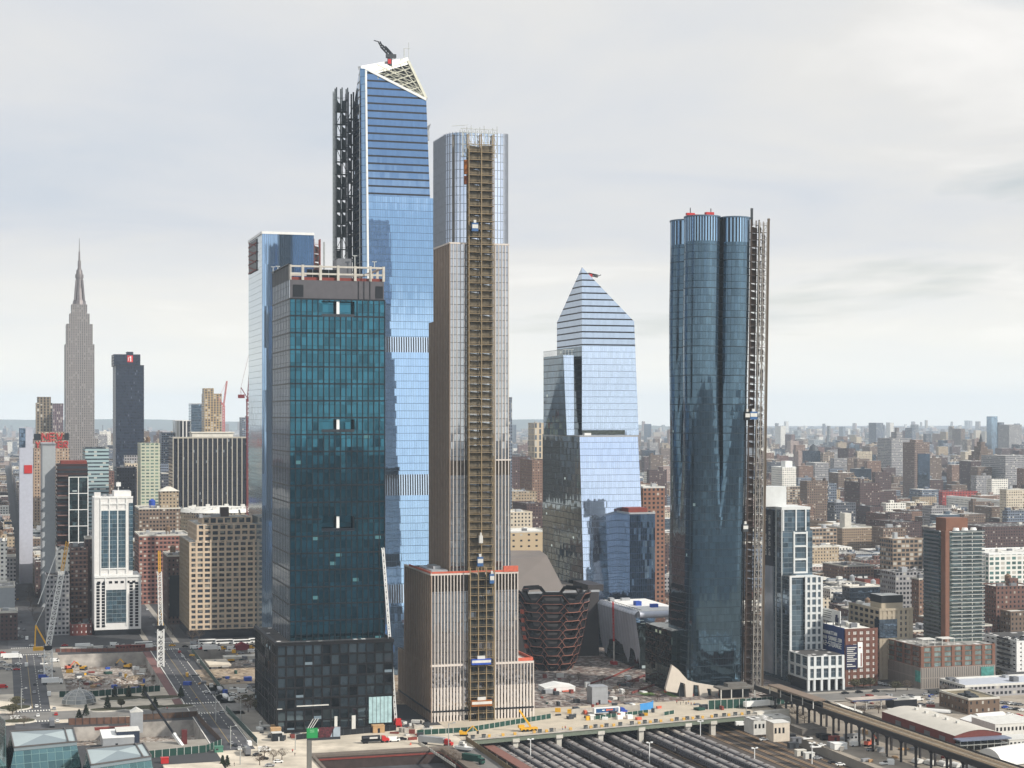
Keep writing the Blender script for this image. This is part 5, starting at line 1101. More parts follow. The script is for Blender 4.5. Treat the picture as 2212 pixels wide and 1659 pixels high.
mb = MB(); mb.box(0, a1, 2.3, 6, zu, zu+4); mb.box(a1+10, a2+4, 8, 30, zu, zu+4.5); mb.build('bulkhead', WHP, o)
mb = MB(); x = (a1+a2)/2+4; mb.box(x-.3, x+.3, 10, 10.6, zu+4, zu+10); mb.box(x-1.5, x+1.8, 9, 12, zu+8, zu+11); mb.build('roof_mast', WHITE, o)
for i in range(2): mb = MB(); mb.cyl(a1+3+i*4, 8, zu, zu+2.4, 1.6); mb.build('cooling_tower', LGREY, o)
HB('grey_white_walkup', 'narrow white and grey masonry building behind the yellow crane boom', 'building', 118, 123, 150, 1190, 1290, B_WHT, ROOFG, None, d=30, nclut=2)
HB('grey_lower_block', 'grey masonry block low at the foot of the white boom crane', 'building', 94, 99, 150, 1246, 1262, B_GRY, ROOFD, None, d=26)
HB('striped_brick_block', 'dark brown brick block left of the white hotel with pale bands', 'building', 148, 152, 190, 1186, 1290, facade('banded_brown_wall', L3(108, 84, 76), FG, 3, 3.3, (.25, .75), (.3, .78), band=(.12, L3(150, 120, 104))), ROOFD, None, d=40)
HB('brick_stair_tower', 'narrow reddish brick tower touching the left side of the white hotel', 'building', 181, 184, 199, 1164, 1300, B_DRED, ROOFD, CONCL, d=20, nclut=0)
HB('low_brick_row', 'low dark red brick row with small white windows beside the white hotel', 'building', 150, 152, 199, 1352, 1262, facade('low_row_wall', L3(104, 58, 52), L3(190, 186, 180), 3.2, 4.4, (.4, .62), (.4, .75)), ROOFD, None, d=24)
HB('left_edge_brick', 'small dark red brick house with a pale roof at the left edge', 'house', -30, 0, 38, 1324, 1235, B_DRED, ROOFG, CONCL, d=24)
HB('left_edge_white', 'white building with small windows cut by the left edge of the city', 'building', -60, -20, 15, 1172, 1420, B_WHT, ROOFW, None, d=40)
HB('left_edge_grey', 'pale grey low building at the left edge above the red brick house', 'building', -60, -20, 32, 1270, 1330, BLANK, ROOFG, CONCL, d=40)
o, w, d, h = HB('pavilion_roof_building', 'brown masonry building crowned by a small pavilion roofed tower', 'building', 287, 300, 390, 1100, 1560, facade('brown_loft_wall', L3(122, 104, 90), FG, 3.0, 3.5, (.25, .8), (.3, .8), pb=.25), ROOFG, CONCL, d=50, nclut=4)
s, t = fit(287, 300, 390, 1560)[:2]; x0, x1 = lx(s, t, 346, 10), lx(s, t, 386, 10); z3 = zy(1062, 1570)
mb = MB(); mb.box(x0, x1, 10, 28, h, z3); mb.build('pavilion_wall', B_TAN, o); mb = MB(); P = [(x0-1, 9), (x1+1, 9), (x1+1, 29), (x0-1, 29)]; c = ((x0+x1)/2, 19); mb.prism(P, z3, z3+4, 0, poly1=[(c[0]+(p[0]-c[0])*.2, c[1]+(p[1]-c[1])*.2) for p in P]); mb.build('pavilion_roof', CONCL, o)
for k in range(2): add_tank(o, w*.35+k*w*.3, d*.3, h, 3, 4.5, TANKW if k else BLUEP)
HB('pink_brick_loft', 'wide pinkish brick loft building with a cluttered roof behind the white hotel', 'loft building', 293, 300, 410, 1158, 1470, facade('pink_brick_wall', L3(130, 88, 78), FG, 3.4, 3.6, (.2, .8), (.3, .78), band=(.1, L3(160, 130, 116))), ROOFG, CONCL, d=50, nclut=6, tank=(.6, .3))
o, w, d, h = HB('dark_brick_sign_building', 'dark brown brick building with a black wall sign left of the cream loft', 'building', 350, 362, 398, 1202, 1330, facade('umber_brick_wall', L3(92, 72, 66), FG, 3, 3.4, (.3, .7), (.3, .75)), ROOFD, CONCL, d=40, tank=(.4, .3))
mb = MB(); mb.box(w*.1, w*.85, -.4, -.1, 6, 38); mb.build('wall_sign', BLACK, o)
Y = 1660; s, t, w, d = fit(395, 402, 533, Y); o = EG('round_arena', 'round arena with a pale shallow roof behind the cream loft building', 'arena', s+38, t+40); OCC.append((s, s+70, t, t+80)); za = zy(1110, Y)
mb = MB(); mb.cyl(0, 0, 0, za, 40, n=40); mb.build('wall', B_TAN, o); mb = MB(); mb.cyl(0, 0, za, za+3, 41, 38, n=40); mb.cyl(0, 0, za+2.8, za+5, 34, 10, n=40); mb.build('roof', ROOFW, o)
for i in range(10): a = 2*pi*i/10; mb = MB(); mb.box(30*cos(a)-2, 30*cos(a)+2, 30*sin(a)-2, 30*sin(a)+2, za+2, za+5.5); mb.build('rooftop_unit', OFFW, o)
# ================================================================ right of the towers
# white and blue-glass apartment tower with stacked blocks
WF = solid('white_frame_panel', L3(206, 208, 206), .55, var=.12); OG = curtain('apartment_glass', (.13, .19, .24), L3(96, 106, 112), 2.9, 3.1, .05, .16, jit=.03, tv=.8, metal=.7, rough=.08)
s, t, w, d = fit(1706, 1745, 1824, 1008); ST = EG('stacked_apartment_tower', 'white framed blue glass apartment tower with stacked blocks beside the pale hoist', 'apartment tower', s, t); OCC.append((s-60, s+w+3, t-3, t+110))
zp = 20.5
relief(ST, w, 26, 6.5, zp, 2, 5, 3, WF, OG, 1.6, 1.5, .5, 20, nm='podium_frame')
mb = MB(); mb.box(.5, w-.5, .6, 25, zp-.2, zp+.15); mb.build('podium_roof', ROOFD, ST)
for k in (0, .2, .4, .6, .8, 1): mb = MB(); mb.box(max(0, w*k-1), max(0, w*k-1)+1.4, .1, 1.4, -.5, 6.5); mb.build('podium_column', WF, ST)
mb = MB(); mb.box(1, w-1, 3, 25, -.5, 6.4); mb.build('podium_recess', DARKGL, ST)
sl, tl, wl, dl = fit(1650, 1709, 1777, 1040); bx, by = sl-s, tl-t; zl_ = zy(1247, 1040)
relief(ST, wl*.56, 20, zp-6, zl_, 11, 3, 4, WF, OG, 1.4, 1.2, .5, 40, x0=bx+wl*.44, y0=by-.3, nm='white_grid_block')
mb = MB(); mb.box(bx, bx+wl*.44, by+1.5, by+22, 0, zl_, 0, 1); mb.box(bx, bx+wl, by+20.5, by+30, 0, zl_-1, 0, 1); mb.build('lower_wall', [OG, ROOFD], ST)
mb = MB(); mb.box(bx-.5, bx+.9, by+.9, by+1.9, zp-10, zl_+.8); mb.box(bx-.6, bx+wl*.44, by+1.0, by+1.7, zl_-.4, zl_+.8); mb.build('white_fin', WF, ST)
su, tu, wu, du = fit(1650, 1690, 1755, 1052); ux, uy = su-s, tu-t; zu = zy(1101, 1052); zmid = zy(1147, 1052)
mb = MB(); mb.box(ux, ux+wu, uy, uy+du, 0, zmid, 0, 1); mb.box(ux, ux+wu-1.4, uy+.6, uy+du, zmid, zu, 0, 1); mb.build('upper_wall', [OG, ROOFG], ST)
mb = MB(); mb.box(ux-.3, ux+wu-1.2, uy+.2, uy+du, zu-.2, zu+1.5)
for q in (.02, .44, .76): mb.box(ux+wu*q, ux+wu*q+.9, uy+.1, uy+.62, zmid, zu-.21)
for q in (.36, .78): mb.box(ux+wu*q, ux+wu*q+1.1, uy-.45, uy-.02, zl_+1, zmid-.5)
for k in range(4): mb.box(ux+wu*.36, ux+wu*.78+1.1, uy-.4, uy-.01, zl_+1+(zmid-zl_-3)*k/3, zl_+2.1+(zmid-zl_-3)*k/3)
mb.box(ux-.5, ux+.0, uy-.02, uy+.8, 2, zu); mb.box(ux-.5, ux+.0, uy+du*.30, uy+du*.30+.8, 2, zu)
mb.build('white_trim', WF, ST)
# its left side: glossy panel below, black banner above
ya, yb_ = ly(s, t, 1672, ux), ly(s, t, 1650, ux)
mb = MB(); mb.box(ux-.9, ux-.05, ya, yb_, 2, zy(1220, 1075)); mb.build('glossy_side_panel', solid('glossy_panel', L3(176, 180, 186), .25, .3, var=.5, sc=.06), ST)
mb = MB(); mb.box(ux-.9, ux-.05, ya, yb_, zy(1219, 1075), zu-1); bn = mb.build('banner', solid('banner_black', L3(28, 32, 44), .6), ST)
mb = MB()
for col_, yy, tx in ((0, ya+(yb_-ya)*.30, 'THERE IS NO PLACE LIKE'), (1, ya+(yb_-ya)*.68, '212 5547 RESIDENCES')):
    hh = zu-10-zy(1219, 1075); n = len(tx)
    for a, b, c, e in letters(tx, hh, 2.0): mb.bar((ux-1.0, yy-b+1, zu-4-a), (ux-1.0, yy-e+1, zu-4-c), .28)
mb.build('banner_lettering', OFFW, bn)
x0, x1 = lx(s, t, 1672, uy+4), lx(s, t, 1708, uy+4)
mb = MB(); mb.box(x0-3.0, x1, uy+10, uy+22, zu+1.4, zy(1052, 1056)); mb.build('white_bulkhead', WF, ST)
mb = MB(); mb.box(x0-3.25, x0-3.05, uy+11, uy+14, zu+5, zu+13); mb.build('dark_vent', BLACK, ST); clutter(ST, wu, du, zu+1.4, n=0)
# brick storage building with adverts
BRK = solid('orange_brick', L3(108, 72, 60), .85, var=.25, sc=.4); SHUT = solid('white_shutter', L3(206, 200, 192), .6, var=.1)
s, t, w, d = fit(1776, 1826, 1896, 1024); h = zy(1363, 1024); d = 40; o = EG('brick_storage_building', 'orange brick storage building with a blue advert on its left wall and white window shutters', 'storage building', s, t); OCC.append((s-2, s+w+2, t-2, t+d+2))
relief(o, w, d, 0, h, 9, 5, 4, BRK, SHUT, 1.9, 1.8, .3, 45, winset=lambda i, k: not (i == 0 and k in (3, 4, 5, 6)))
mb = MB(); mb.box(.3, w-.3, .3, d-.3, h-.2, h+.1); mb.box(-.1, w+.1, -.12, .3, h, h+1.2, 1); mb.box(-.1, .3, .3, d, h, h+1.2, 1); mb.build('roof', [ROOFW, BRK], o)
ad = MB(); ad.box(-.7, -.1, 1, d-1, h-19, h+1.5); ADB = solid('advert_blue', L3(26, 54, 112), .5, var=.08); ao = ad.build('wall_advert', ADB, o)
for tx, y0_, z_, W_, H_ in (('MANHATTAN', 28, h-4.2, 19, 2.0), ('MINI STORAGE.COM', 28, h-7.4, 25, 2.0), ('212-STORAGE', 30, h-11.2, 27, 2.7)):
    mb = MB()
    for a, b, c, e in letters(tx, W_, H_): mb.bar((-.75, y0_-a, z_+b), (-.75, y0_-c, z_+e), .42)
    mb.build('advert_lettering', WHITE, ao)
mb = MB(); mb.box(.1, w*.36, -.5, -.12, 10.5, 25); a2 = mb.build('wall_advert', solid('advert_navy', L3(24, 26, 62), .5), o)
mb = MB()
for i in range(8): mb.box(.8, w*.36-.6-(i % 3)*1.1, -.62, -.52, 23.2-i*1.15, 23.7-i*1.15)
mb.box(.8, w*.3, -.62, -.52, 12, 12.6); mb.box(.8, w*.2, -.62, -.52, 13.2, 13.7); mb.build('advert_lines', OFFW, a2)
mb = MB(); mb.box(w*.375, w*.52, -.55, -.12, 11.4, 26.5); a3 = mb.build('wall_advert', WHITE, o); mb = MB(); mb.box(w*.46, w*.49, -.66, -.56, 12, 20); mb.box(w*.40, w*.47, -.66, -.56, 23, 23.6); mb.build('advert_figure', RUST, a3)
mb = MB(); mb.box(-1, w*.02, d*.3, d*.3+.1, h, h+.1); 
bb = EG('rooftop_billboard', 'tilted white rooftop billboard with a dark suited figure on the storage building roof', 'billboard', s+.8, t+8, h+1.2)
mb = MB(); mb.box(0, .4, 0, 28, 2.2, 9.5, 0); mb.build('panel', WHITE, bb); mb = MB(); [mb.box(-.06, -.01, 11+i % 2, 25, 7.9-i*1.3, 8.3-i*1.3) for i in range(4)]; mb.build('printed_lines', DGREY, bb)
mb = MB(); mb.box(-.1, -.01, 2, 6.5, 2.4, 5.4); mb.cyl(-.05, 4.2, 5.4, 7, .9); mb.build('printed_figure', solid('suit_navy', L3(36, 42, 78), .7), bb)
for y in (1, 10, 19, 27): mb = MB(); mb.box(.4, .8, y, y+.3, -1.2, 9); mb.build('prop', DGREY, bb)
clutter(o, w, d, h, n=6)
# beige block with black topped penthouse
STN = solid('beige_stone', L3(168, 156, 136), .8, var=.15); 
s, t, w, d = fit(1876, 1900, 1972, 1052); h = zy(1319, 1052); d = 40; o = EG('beige_stone_block', 'beige stone block with a dark glass corner and black topped penthouse', 'building', s, t); OCC.append((s-2, s+w+2, t-2, t+d+2))
relief(o, w, d, 0, h, 12, 7, 6, STN, DARKGL, 2.0, 1.5, .35, 50, winset=lambda i, k: i > 3 or (i == 2 and k < 8))
mb = MB(); mb.box(-.25, w*.52, -.3, 6, h*.60, h-5.5); mb.build('corner_glazing', B_DKGL, o); mb = MB(); mb.box(.4, w-.4, .4, d-.4, h-.3, h+.2); mb.box(-.2, w+.2, -.3, .4, h-.3, h+1.2, 1); mb.box(-.2, .4, .4, d, h-.3, h+1.2, 1); mb.build('roof', [ROOFW, STN], o)
x0, x1 = lx(s, t, 1904, 4), lx(s, t, 1950, 4); zt = zy(1287, 1056); mb = MB(); mb.box(x0, x1, 4, 18, h, zt-4.6, 0); mb.box(x0-.1, x1+.1, 3.9, 18.1, zt-4.6, zt, 1, 2); mb.build('penthouse', [STN, BLACK, ROOFW], o); clutter(o, w, d, h, n=4)
# balconied glass tower on ribbed podium
GRG = curtain('green_grey_glass', (.26, .34, .34), L3(80, 88, 86), 3.0, 3.05, .07, .12, jit=.03, tv=.8, metal=.7, rough=.08); OBR = solid('brick_pier', L3(122, 86, 70), .85, var=.2)
s, t, w, d = fit(1912, 1989, 2151, 1016); o = EG('balcony_tower', 'tall glass apartment tower striped with white balconies on a brick and ribbed podium', 'apartment tower', s, t); OCC.append((s-2, s+w+2, t-2, t+65)); d = 60
z1, z2 = 12.5, zy(1399, 1016)
mb = MB(); mb.box(0, w, 0, d, 0, z1, 0); mb.box(.8, w-.5, .8, d*.7, z1, z2, 1, 2); mb.build('podium_wall', [facade('ribbed_podium_wall', L3(140, 132, 124), L3(62, 60, 58), 1.5, 6.2, (.3, .62), (.08, .98), pb=0, var=.2, gr=.5), GRG, ROOFG], o)
mb = MB()
for i in range(8): x = .4+(w-2.6)*i/7; mb.box(x, x+2.0, .3, .85, z1, z2+.5)
for k in range(5): z = z1+(z2-z1)*k/4; mb.box(.3, w-.4, .45, .9, z-.25, z+.35); mb.box(.4, .85, .9, d*.7, z-.25, z+.35)
for i in range(5): y = .9+(d*.7-3)*i/4; mb.box(.3, .83, y, y+1.8, z1, z2+.5)
mb.build('podium_brick_piers', OBR, o)
mb = MB(); mb.box(w*.80, w*.97, -.35, -.05, 5, 11.5); mb.build('mural', solid('teal_mural', L3(84, 160, 150), .6, var=.6, sc=.5), o); mb = MB(); mb.box(-.3, -.05, .2, 6, 4, 10.5); mb.build('mural', solid('teal_mural', L3(84, 160, 150), .6), o)
for k in range(2):
    mb = MB(); x = 3+k*13
    for a in (0, 8): 
        for b in (3, 10): mb.box(x+a, x+a+.3, b, b+.3, z2, z2+4)
    mb.box(x-.3, x+8.6, 2.7, 10.6, z2+4, z2+4.4); mb.build('pergola', OFFW, o)
su, tu, wu, du = fit(1995, 2043, 2121, 1042); ux, uy = su-s, tu-t; zt = zy(1150, 1042); du = min(du, 42)
mb = MB(); mb.box(ux, ux+wu, uy, uy+du, 0, zt, 0, 1); mb.build('tower_wall', [GRG, ROOFW], o)
mb = MB(); mb.box(ux-.4, ux+2.4, uy-.35, uy+1, 0, zt+.8); mb.box(ux-.4, ux+.3, uy+1, uy+5, 0, zt+.8); mb.box(ux+5, ux+20, uy+8, uy+20, zt, zt+8); mb.build('tower_brick', OBR, o)
nfl = 28; first = None
for k in range(nfl):
    z = z2+2+(zt-z2-2)*k/(nfl-1)
    if first is None:
        m = MB(); m.box(3.3, wu+1.2, -1.5, .1, -.12, .14); m.box(3.3, wu+1.2, -1.5, -1.4, .14, 1.0, 1); m.box(wu+.1, wu+1.2, .1, du*.4, -.12, .14)
        first = m.build('balcony', [OFFW, solid('balcony_glass', L3(90, 100, 104), .2, .3)], o); q = first
    else: q = first.copy(); S.collection.objects.link(q); q.parent = o
    q.location = (ux, uy, z)
first = None
for k in range(nfl):
    z = z2+2+(zt-z2-2)*k/(nfl-1)
    if first is None: m = MB(); m.box(-1.1, -.05, 6, du-1, -.1, .12); m.box(-1.1, -1.0, 6, du-1, .12, .95); first = m.build('side_balcony', MGREY, o); q = first
    else: q = first.copy(); S.collection.objects.link(q); q.parent = o
    q.location = (ux, uy, z)
mb = MB()
for q in (.33, .66, 1): mb.box(ux+3.3+(wu-3.3)*q-.2, ux+3.3+(wu-3.3)*q+.1, uy-1.3, uy-1.1, z2, zt)
mb.build('balcony_dividers', OFFW, o); clutter(o, 10, 10, zt, n=0)
for k in range(3): mb = MB(); mb.cyl(ux+10+k*6, uy+5, zt, zt+2.2, 2.2, 1.6); mb.build('rooftop_unit', WHITE, o)
# big tan slab block and its wings
TB = facade('tan_grid_wall', L3(140, 122, 102), FG, 2.6, 2.8, (.3, .72), (.3, .72), var=.12, pb=.1)
HB('tan_slab_block', 'big tan brick apartment slab with a dense grid of small windows', 'apartment block', 1785, 1820, 1889, 1141, 1900, TB, ROOFG, CONCL, d=60, nclut=1, bulk=(.15, .35, .1, .3, 16))
HB('tan_slab_block', 'narrower tan slab standing left behind the big tan apartment slab', 'apartment block', 1757, 1785, 1800, 1131, 1990, TB, ROOFG, None, d=70, nclut=1)
HB('tan_slab_block', 'lower tan wing stretching right of the big tan apartment slab', 'apartment block', 1884, 1889, 1924, 1172, 1930, TB, ROOFG, None, d=50, nclut=1)
HB('white_terraced_building', 'white building with stepped terraces at the right edge above the parking roof', 'building', 2120, 2136, 2330, 1198, 1400, facade('white_big_window_wall', L3(214, 212, 204), L3(80, 110, 106), 5.2, 3.9, (.16, .84), (.22, .82), pb=.2, gr=.2), ROOFW, WHITE, d=50, nclut=5)
s, t, w, d = fit(2150, 2196, 2330, 1085); h = zy(1388, 1085); o = EG('white_terrace_building', 'white building with balconies on its left side and cars parked on its roof', 'building', s, t); OCC.append((s-2, s+w+2, t-2, t+50))
relief(o, w, 48, 0, h, 7, 9, 8, WHP, DARKGL, 2.6, 1.7, .4, 50); mb = MB(); mb.box(.4, w-.4, .4, 47.5, h-.3, h+.15); mb.box(-.1, w+.1, -.15, .4, h, h+1, 1); mb.box(-.1, .4, .4, 48, h, h+1, 1); mb.build('roof', [ROOFD, WHITE], o)
for k in range(6): mb = MB(); mb.box(-1.6, -.1, 4+(k % 2)*3, 20, 3+k*3.2, 3.3+k*3.2); mb.box(-1.6, -1.5, 4+(k % 2)*3, 20, 3.3+k*3.2, 4.2+k*3.2); mb.build('balcony', DGREY, o)
ROOFLOT = (s, t, h, w)
# more hand-placed city
def W1(*a, **k): return HB(*a, **k)[0]
o, w, d, h = HB('orange_brick_tower', 'orange brick tower with dark square windows between the pointed and lobed towers', 'apartment tower', 1384, 1389, 1436, 1054, 1350, facade('orange_tower_wall', L3(132, 96, 78), FG, 3.6, 3.5, (.25, .75), (.25, .78), var=.15, pb=.1), ROOFW, OFFW, d=40, nclut=3)
HB('beige_hall', 'beige building with few square windows between the ribbed tower and the pointed tower', 'building', 1098, 1102, 1190, 1150, 1500, facade('beige_hall_wall', L3(186, 166, 136), FG, 7, 5, (.3, .6), (.3, .62), var=.15), ROOFW, OFFW, d=40, nclut=3)
HB('beige_hall', 'upper beige block with a white roof unit behind the low beige building', 'building', 1098, 1102, 1150, 1108, 1600, B_CRM, ROOFW, None, d=40, nclut=3)
HB('beige_brick_block', 'pale brick block with rooftop houses in the gap right of the ribbed tower', 'building', 1098, 1102, 1160, 1064, 1850, B_TAN, ROOFG, None, d=60, nclut=4)
HB('dark_red_block', 'dark maroon apartment block in the gap left of the pointed tower', 'apartment block', 1132, 1138, 1176, 1090, 1700, B_DRED, ROOFD, None, d=50, nclut=1)
HB('brown_slab_pair', 'long reddish brown slab with an orange strip left of the pointed tower', 'apartment block', 1146, 1150, 1190, 995, 2000, B_ORG, ROOFD, None, d=50, nclut=1)
HB('maroon_slab', 'wide maroon brick slab in the gap right of the ribbed tower, farther back', 'apartment block', 1095, 1103, 1148, 988, 2150, B_DRED, ROOFD, None, d=60, nclut=2)
HB('slim_city_tower', 'slim glass and cream tower with a stepped head left of the pointed tower', 'skyscraper', 1152, 1155, 1190, 915, 2300, facade('stepped_head_wall', L3(186, 170, 146), (.05, .07, .09), 6, 8, (.05, .5), (.1, .9), var=.2, gr=.15), ROOFD, None, d=30, nclut=2)
HB('slate_sliver', 'thin slate tower edge showing right of the ribbed tower', 'skyscraper', 1096, 1098, 1106, 860, 1800, B_SLATE, ROOFD, None, d=30, nclut=0)
W1('white_stepped_building', 'white building with a sloped shoulder and red panel just right of the pale hoist', 'building', 1684, 1690, 1720, 1010, 2700, B_WHT, ROOFW, WHITE, d=40, bulk=(.3, .8, .1, .5, 10))
W1('brown_apartment_house', 'beige stepped apartment house right of the white bulkhead', 'apartment house', 1742, 1752, 1786, 1082, 2350, B_CRM, ROOFG, None, d=50, tank=(.4, .3))
W1('beige_apartment_house', 'broad beige apartment house with many setbacks beyond the stacked tower', 'apartment house', 1755, 1765, 1815, 1060, 2600, B_TAN, ROOFG, None, d=50, bulk=(.1, .6, .1, .6, 8))
W1('dark_apartment_house', 'dark slate apartment house between the beige houses and the blue wrapped building', 'apartment house', 1814, 1820, 1862, 1058, 2800, B_DRED, ROOFD, None, d=60)
BW = solid('blue_wrap', L3(24, 96, 158), .7, var=.15)
W1('blue_wrapped_building', 'building wrapped in vivid blue netting in the middle of the low city', 'building', 1886, 1912, 1918, 1060, 2900, BW, ROOFW, None, d=40, nclut=1)
W1('red_school', 'long bright red brick building with a pale middle bay', 'building', 2030, 2036, 2112, 1063, 2700, facade('bright_red_wall', L3(150, 66, 62), FG, 5, 4, (.3, .7), (.3, .8), var=.2), ROOFD, None, d=40)
W1('white_office_row', 'long white building with rows of dark windows near the right edge', 'building', 2118, 2170, 2185, 1083, 2500, B_WHT, ROOFW, WHITE, d=160, nclut=2)
o, w, d, h = HB('brown_glass_tower', 'brown framed tower with a black glass face rising over the low city', 'apartment tower', 1966, 1976, 2008, 957, 2900, facade('brown_frame_wall', L3(120, 104, 96), FG, 3.4, 3.4, (.3, .7), (.3, .75)), ROOFG, None, d=40, nclut=0, bulk=(.3, .8, .3, .8, 5))
mb = MB(); mb.box(w*.2, w*1.0, -.8, .5, 35, h-18); mb.build('black_glass_face', B_DKGL, o)
W1('grey_city_slab', 'wide grey brick slab left behind the brown and black glass tower', 'office building', 1923, 1926, 1969, 948, 3600, B_GRY, ROOFD, None, d=60, nclut=0, bulk=(.4, .7, .2, .6, 14))
o, w, d, h = HB('domed_navy_tower', 'dark navy tower with a rounded pointed dome right of the lobed tower', 'office tower', 1745, 1752, 1772, 975, 3500, B_DKGL, ROOFD, None, d=40, nclut=0)
mb = MB(); mb.cyl(w/2, w/2, h, h+10, w/2, w/3, 12); mb.cyl(w/2, w/2, h+10, h+15, w/3, .5, 12); mb.build('dome', DGREY, o)
W1('cream_grid_block', 'cream block with a grid of tall windows and a maroon neighbour at its left', 'office building', 1848, 1852, 1884, 976, 3700, B_CRM, ROOFD, None, d=50, nclut=0)
W1('maroon_city_block', 'maroon block touching the cream window-grid block', 'office building', 1831, 1833, 1848, 970, 3700, B_DRED, ROOFD, None, d=50, nclut=0)
o, w, d, h = HB('stepped_spire_tower', 'stepped brown stone tower with a pointed top at the right of the low city', 'skyscraper', 2112, 2116, 2146, 985, 3300, B_BRN, ROOFD, None, d=40, nclut=0)
for k in range(3): mb = MB(); q = w*(.14+k*.12); mb.box(q, w-q, q, 40-q, h+k*9, h+k*9+9); mb.build('setback', B_BRN, o)
mb = MB(); mb.cyl(w/2, 20, h+27, h+44, 4, .3, 8); mb.build('spire', DGREY, o)
W1('grey_white_block', 'very wide pale grey block at the right edge of the middle distance', 'office building', 2166, 2172, 2260, 986, 3100, B_GRY, ROOFG, None, d=80, nclut=2)
W1('far_twin_tower', 'taller slim blue tower of the far skyline at the right', 'skyscraper', 2140, 2142, 2155, 900, 5600, B_BLUGL, ROOFD, None, d=30, nclut=0)
W1('far_twin_tower', 'shorter slim tower right of the tall slim blue one on the far skyline', 'skyscraper', 2158, 2160, 2169, 913, 5600, B_SLATE, ROOFD, None, d=30, nclut=0)
W1('far_slab', 'broad grey slab on the far skyline at the right edge', 'skyscraper', 2176, 2180, 2207, 918, 5200, B_GRY, ROOFD, None, d=60, nclut=0)
W1('far_cluster_tower', 'stepped pale tower of the far skyline above the grey slab', 'skyscraper', 1890, 1893, 1908, 914, 6500, B_SLATE, ROOFD, None, d=60, nclut=0)
W1('brown_row_house_block', 'big brown brick apartment block behind the white terraced building', 'apartment block', 2110, 2122, 2300, 1140, 1760, B_DRED, ROOFD, None, d=60, nclut=3)
W1('maroon_midrise', 'maroon midrise with balconies just above the big tan slab', 'apartment block', 1856, 1880, 1908, 1096, 2250, B_DRED, ROOFD, None, d=50, nclut=2)
W1('maroon_midrise', 'curving red brown midrise left of the balcony tower', 'apartment block', 1905, 1912, 1962, 1112, 2150, B_RED, ROOFD, None, d=50, nclut=3)
W1('maroon_midrise', 'red brown block with a cream square front directly behind the balcony tower', 'apartment block', 1962, 1970, 2025, 1106, 2250, B_ORG, ROOFD, None, d=50, nclut=3)
W1('maroon_low_slab', 'long dark brown slab left of the balcony tower behind the low roofs', 'apartment block', 1925, 1935, 1992, 1130, 1950, B_DRED, ROOFD, None, d=60, nclut=1)
W1('red_cube_building', 'reddish brick cube standing on the low roofs beside the stone block', 'building', 1860, 1868, 1900, 1254, 1500, solid('red_plain_brick', L3(128, 66, 52), .85, var=.2), ROOFD, None, d=26, nclut=0)
s, t, w, d = fit(1842, 1846, 1876, 1520); o = EG('lettered_roof_sign', 'black roof sign with white block letters among the low roofs', 'sign', s, t, zy(1257, 1520))
mb = MB(); mb.box(0, w, 0, .5, 0, 6.5); mb.build('panel', BLACK, o); write(o, 'lettering', 'LAMA NA', .8, -.15, 2.4, w-1.5, 2.6, .55, WHITE)
mb = MB(); mb.box(0, .3, .6, 1, -14, 6); mb.box(w-.3, w, .6, 1, -14, 6); mb.build('support', DGREY, o)
# ================================================================ viaduct over the rail yard
A_, B_ = gs(1000, 1600), gs(1690, 1539)
VI = E('road_viaduct', 'long pale road viaduct on concrete piers crossing above the train yard', 'viaduct', (0, 0, 0), ANG)
dv = ((B_[0]-A_[0])/hypot(B_[0]-A_[0], B_[1]-A_[1]), (B_[1]-A_[1])/hypot(B_[0]-A_[0], B_[1]-A_[1])); LV = hypot(B_[0]-A_[0], B_[1]-A_[1])
def vp(q, off=0.0): return (A_[0]+dv[0]*q-dv[1]*off, A_[1]+dv[1]*q+dv[0]*off)
mb = MB(); P = [vp(0), vp(LV), (vp(LV)[0], 906), (222, 906)]; mb.prism(P, -1.2, .12, 0, 1, bot=True); mb.build('deck', [CONC, solid('deck_concrete', L3(196, 184, 164), .9, var=.25, sc=.15, blotch=.3)], VI)
GRN_ = solid('green_girder', L3(104, 112, 98), .7, var=.25)
mb = MB(); P = [vp(-1, -.4), vp(LV, -.4), vp(LV, .1), vp(-1, .1)]; mb.prism(P, -2.4, -.05, 0, bot=True); P = [vp(-1, -.9), vp(LV, -.9), vp(LV, -.1), vp(-1, -.1)]; mb.prism(P, -.05, .55, 1, bot=True); mb.build('girder', [GRN_, CONC], VI)
for px in (1010, 1107, 1205, 1300, 1393, 1501, 1560):
    q = (lx(0, 0, px, 838)-A_[0])/dv[0]
    for off in (1.5, 26): p = vp(q, off); mb = MB(); mb.box(p[0]-1.3, p[0]+1.3, p[1]-1.5, p[1]+1.5, ZY-.5, -1.3); mb.box(p[0]-1.8, p[0]+1.8, p[1]-2.4, p[1]+22 if off < 5 else p[1]+2.4, -3, -1.25); mb.build('pier', CONCL, VI)
mb = MB(); P = [vp(LV-17, -1.1), vp(LV+4, -1.1), vp(LV+4, 3), vp(LV-17, 3)]; mb.prism(P, ZL-.2, 1.5, 0); mb.build('abutment', CONCL, VI)
mb = MB()
q = 3
while q < LV-18: p = vp(q, -.5); mb.box(p[0]-.05, p[0]+.05, p[1]-.05, p[1]+.05, .5, 1.7); q += 3
for z in (1.1, 1.65): a, b = vp(0, -.5), vp(LV-18, -.5); mb.bar((*a, z), (*b, z), .08)
mb.build('railing', STEEL, VI)
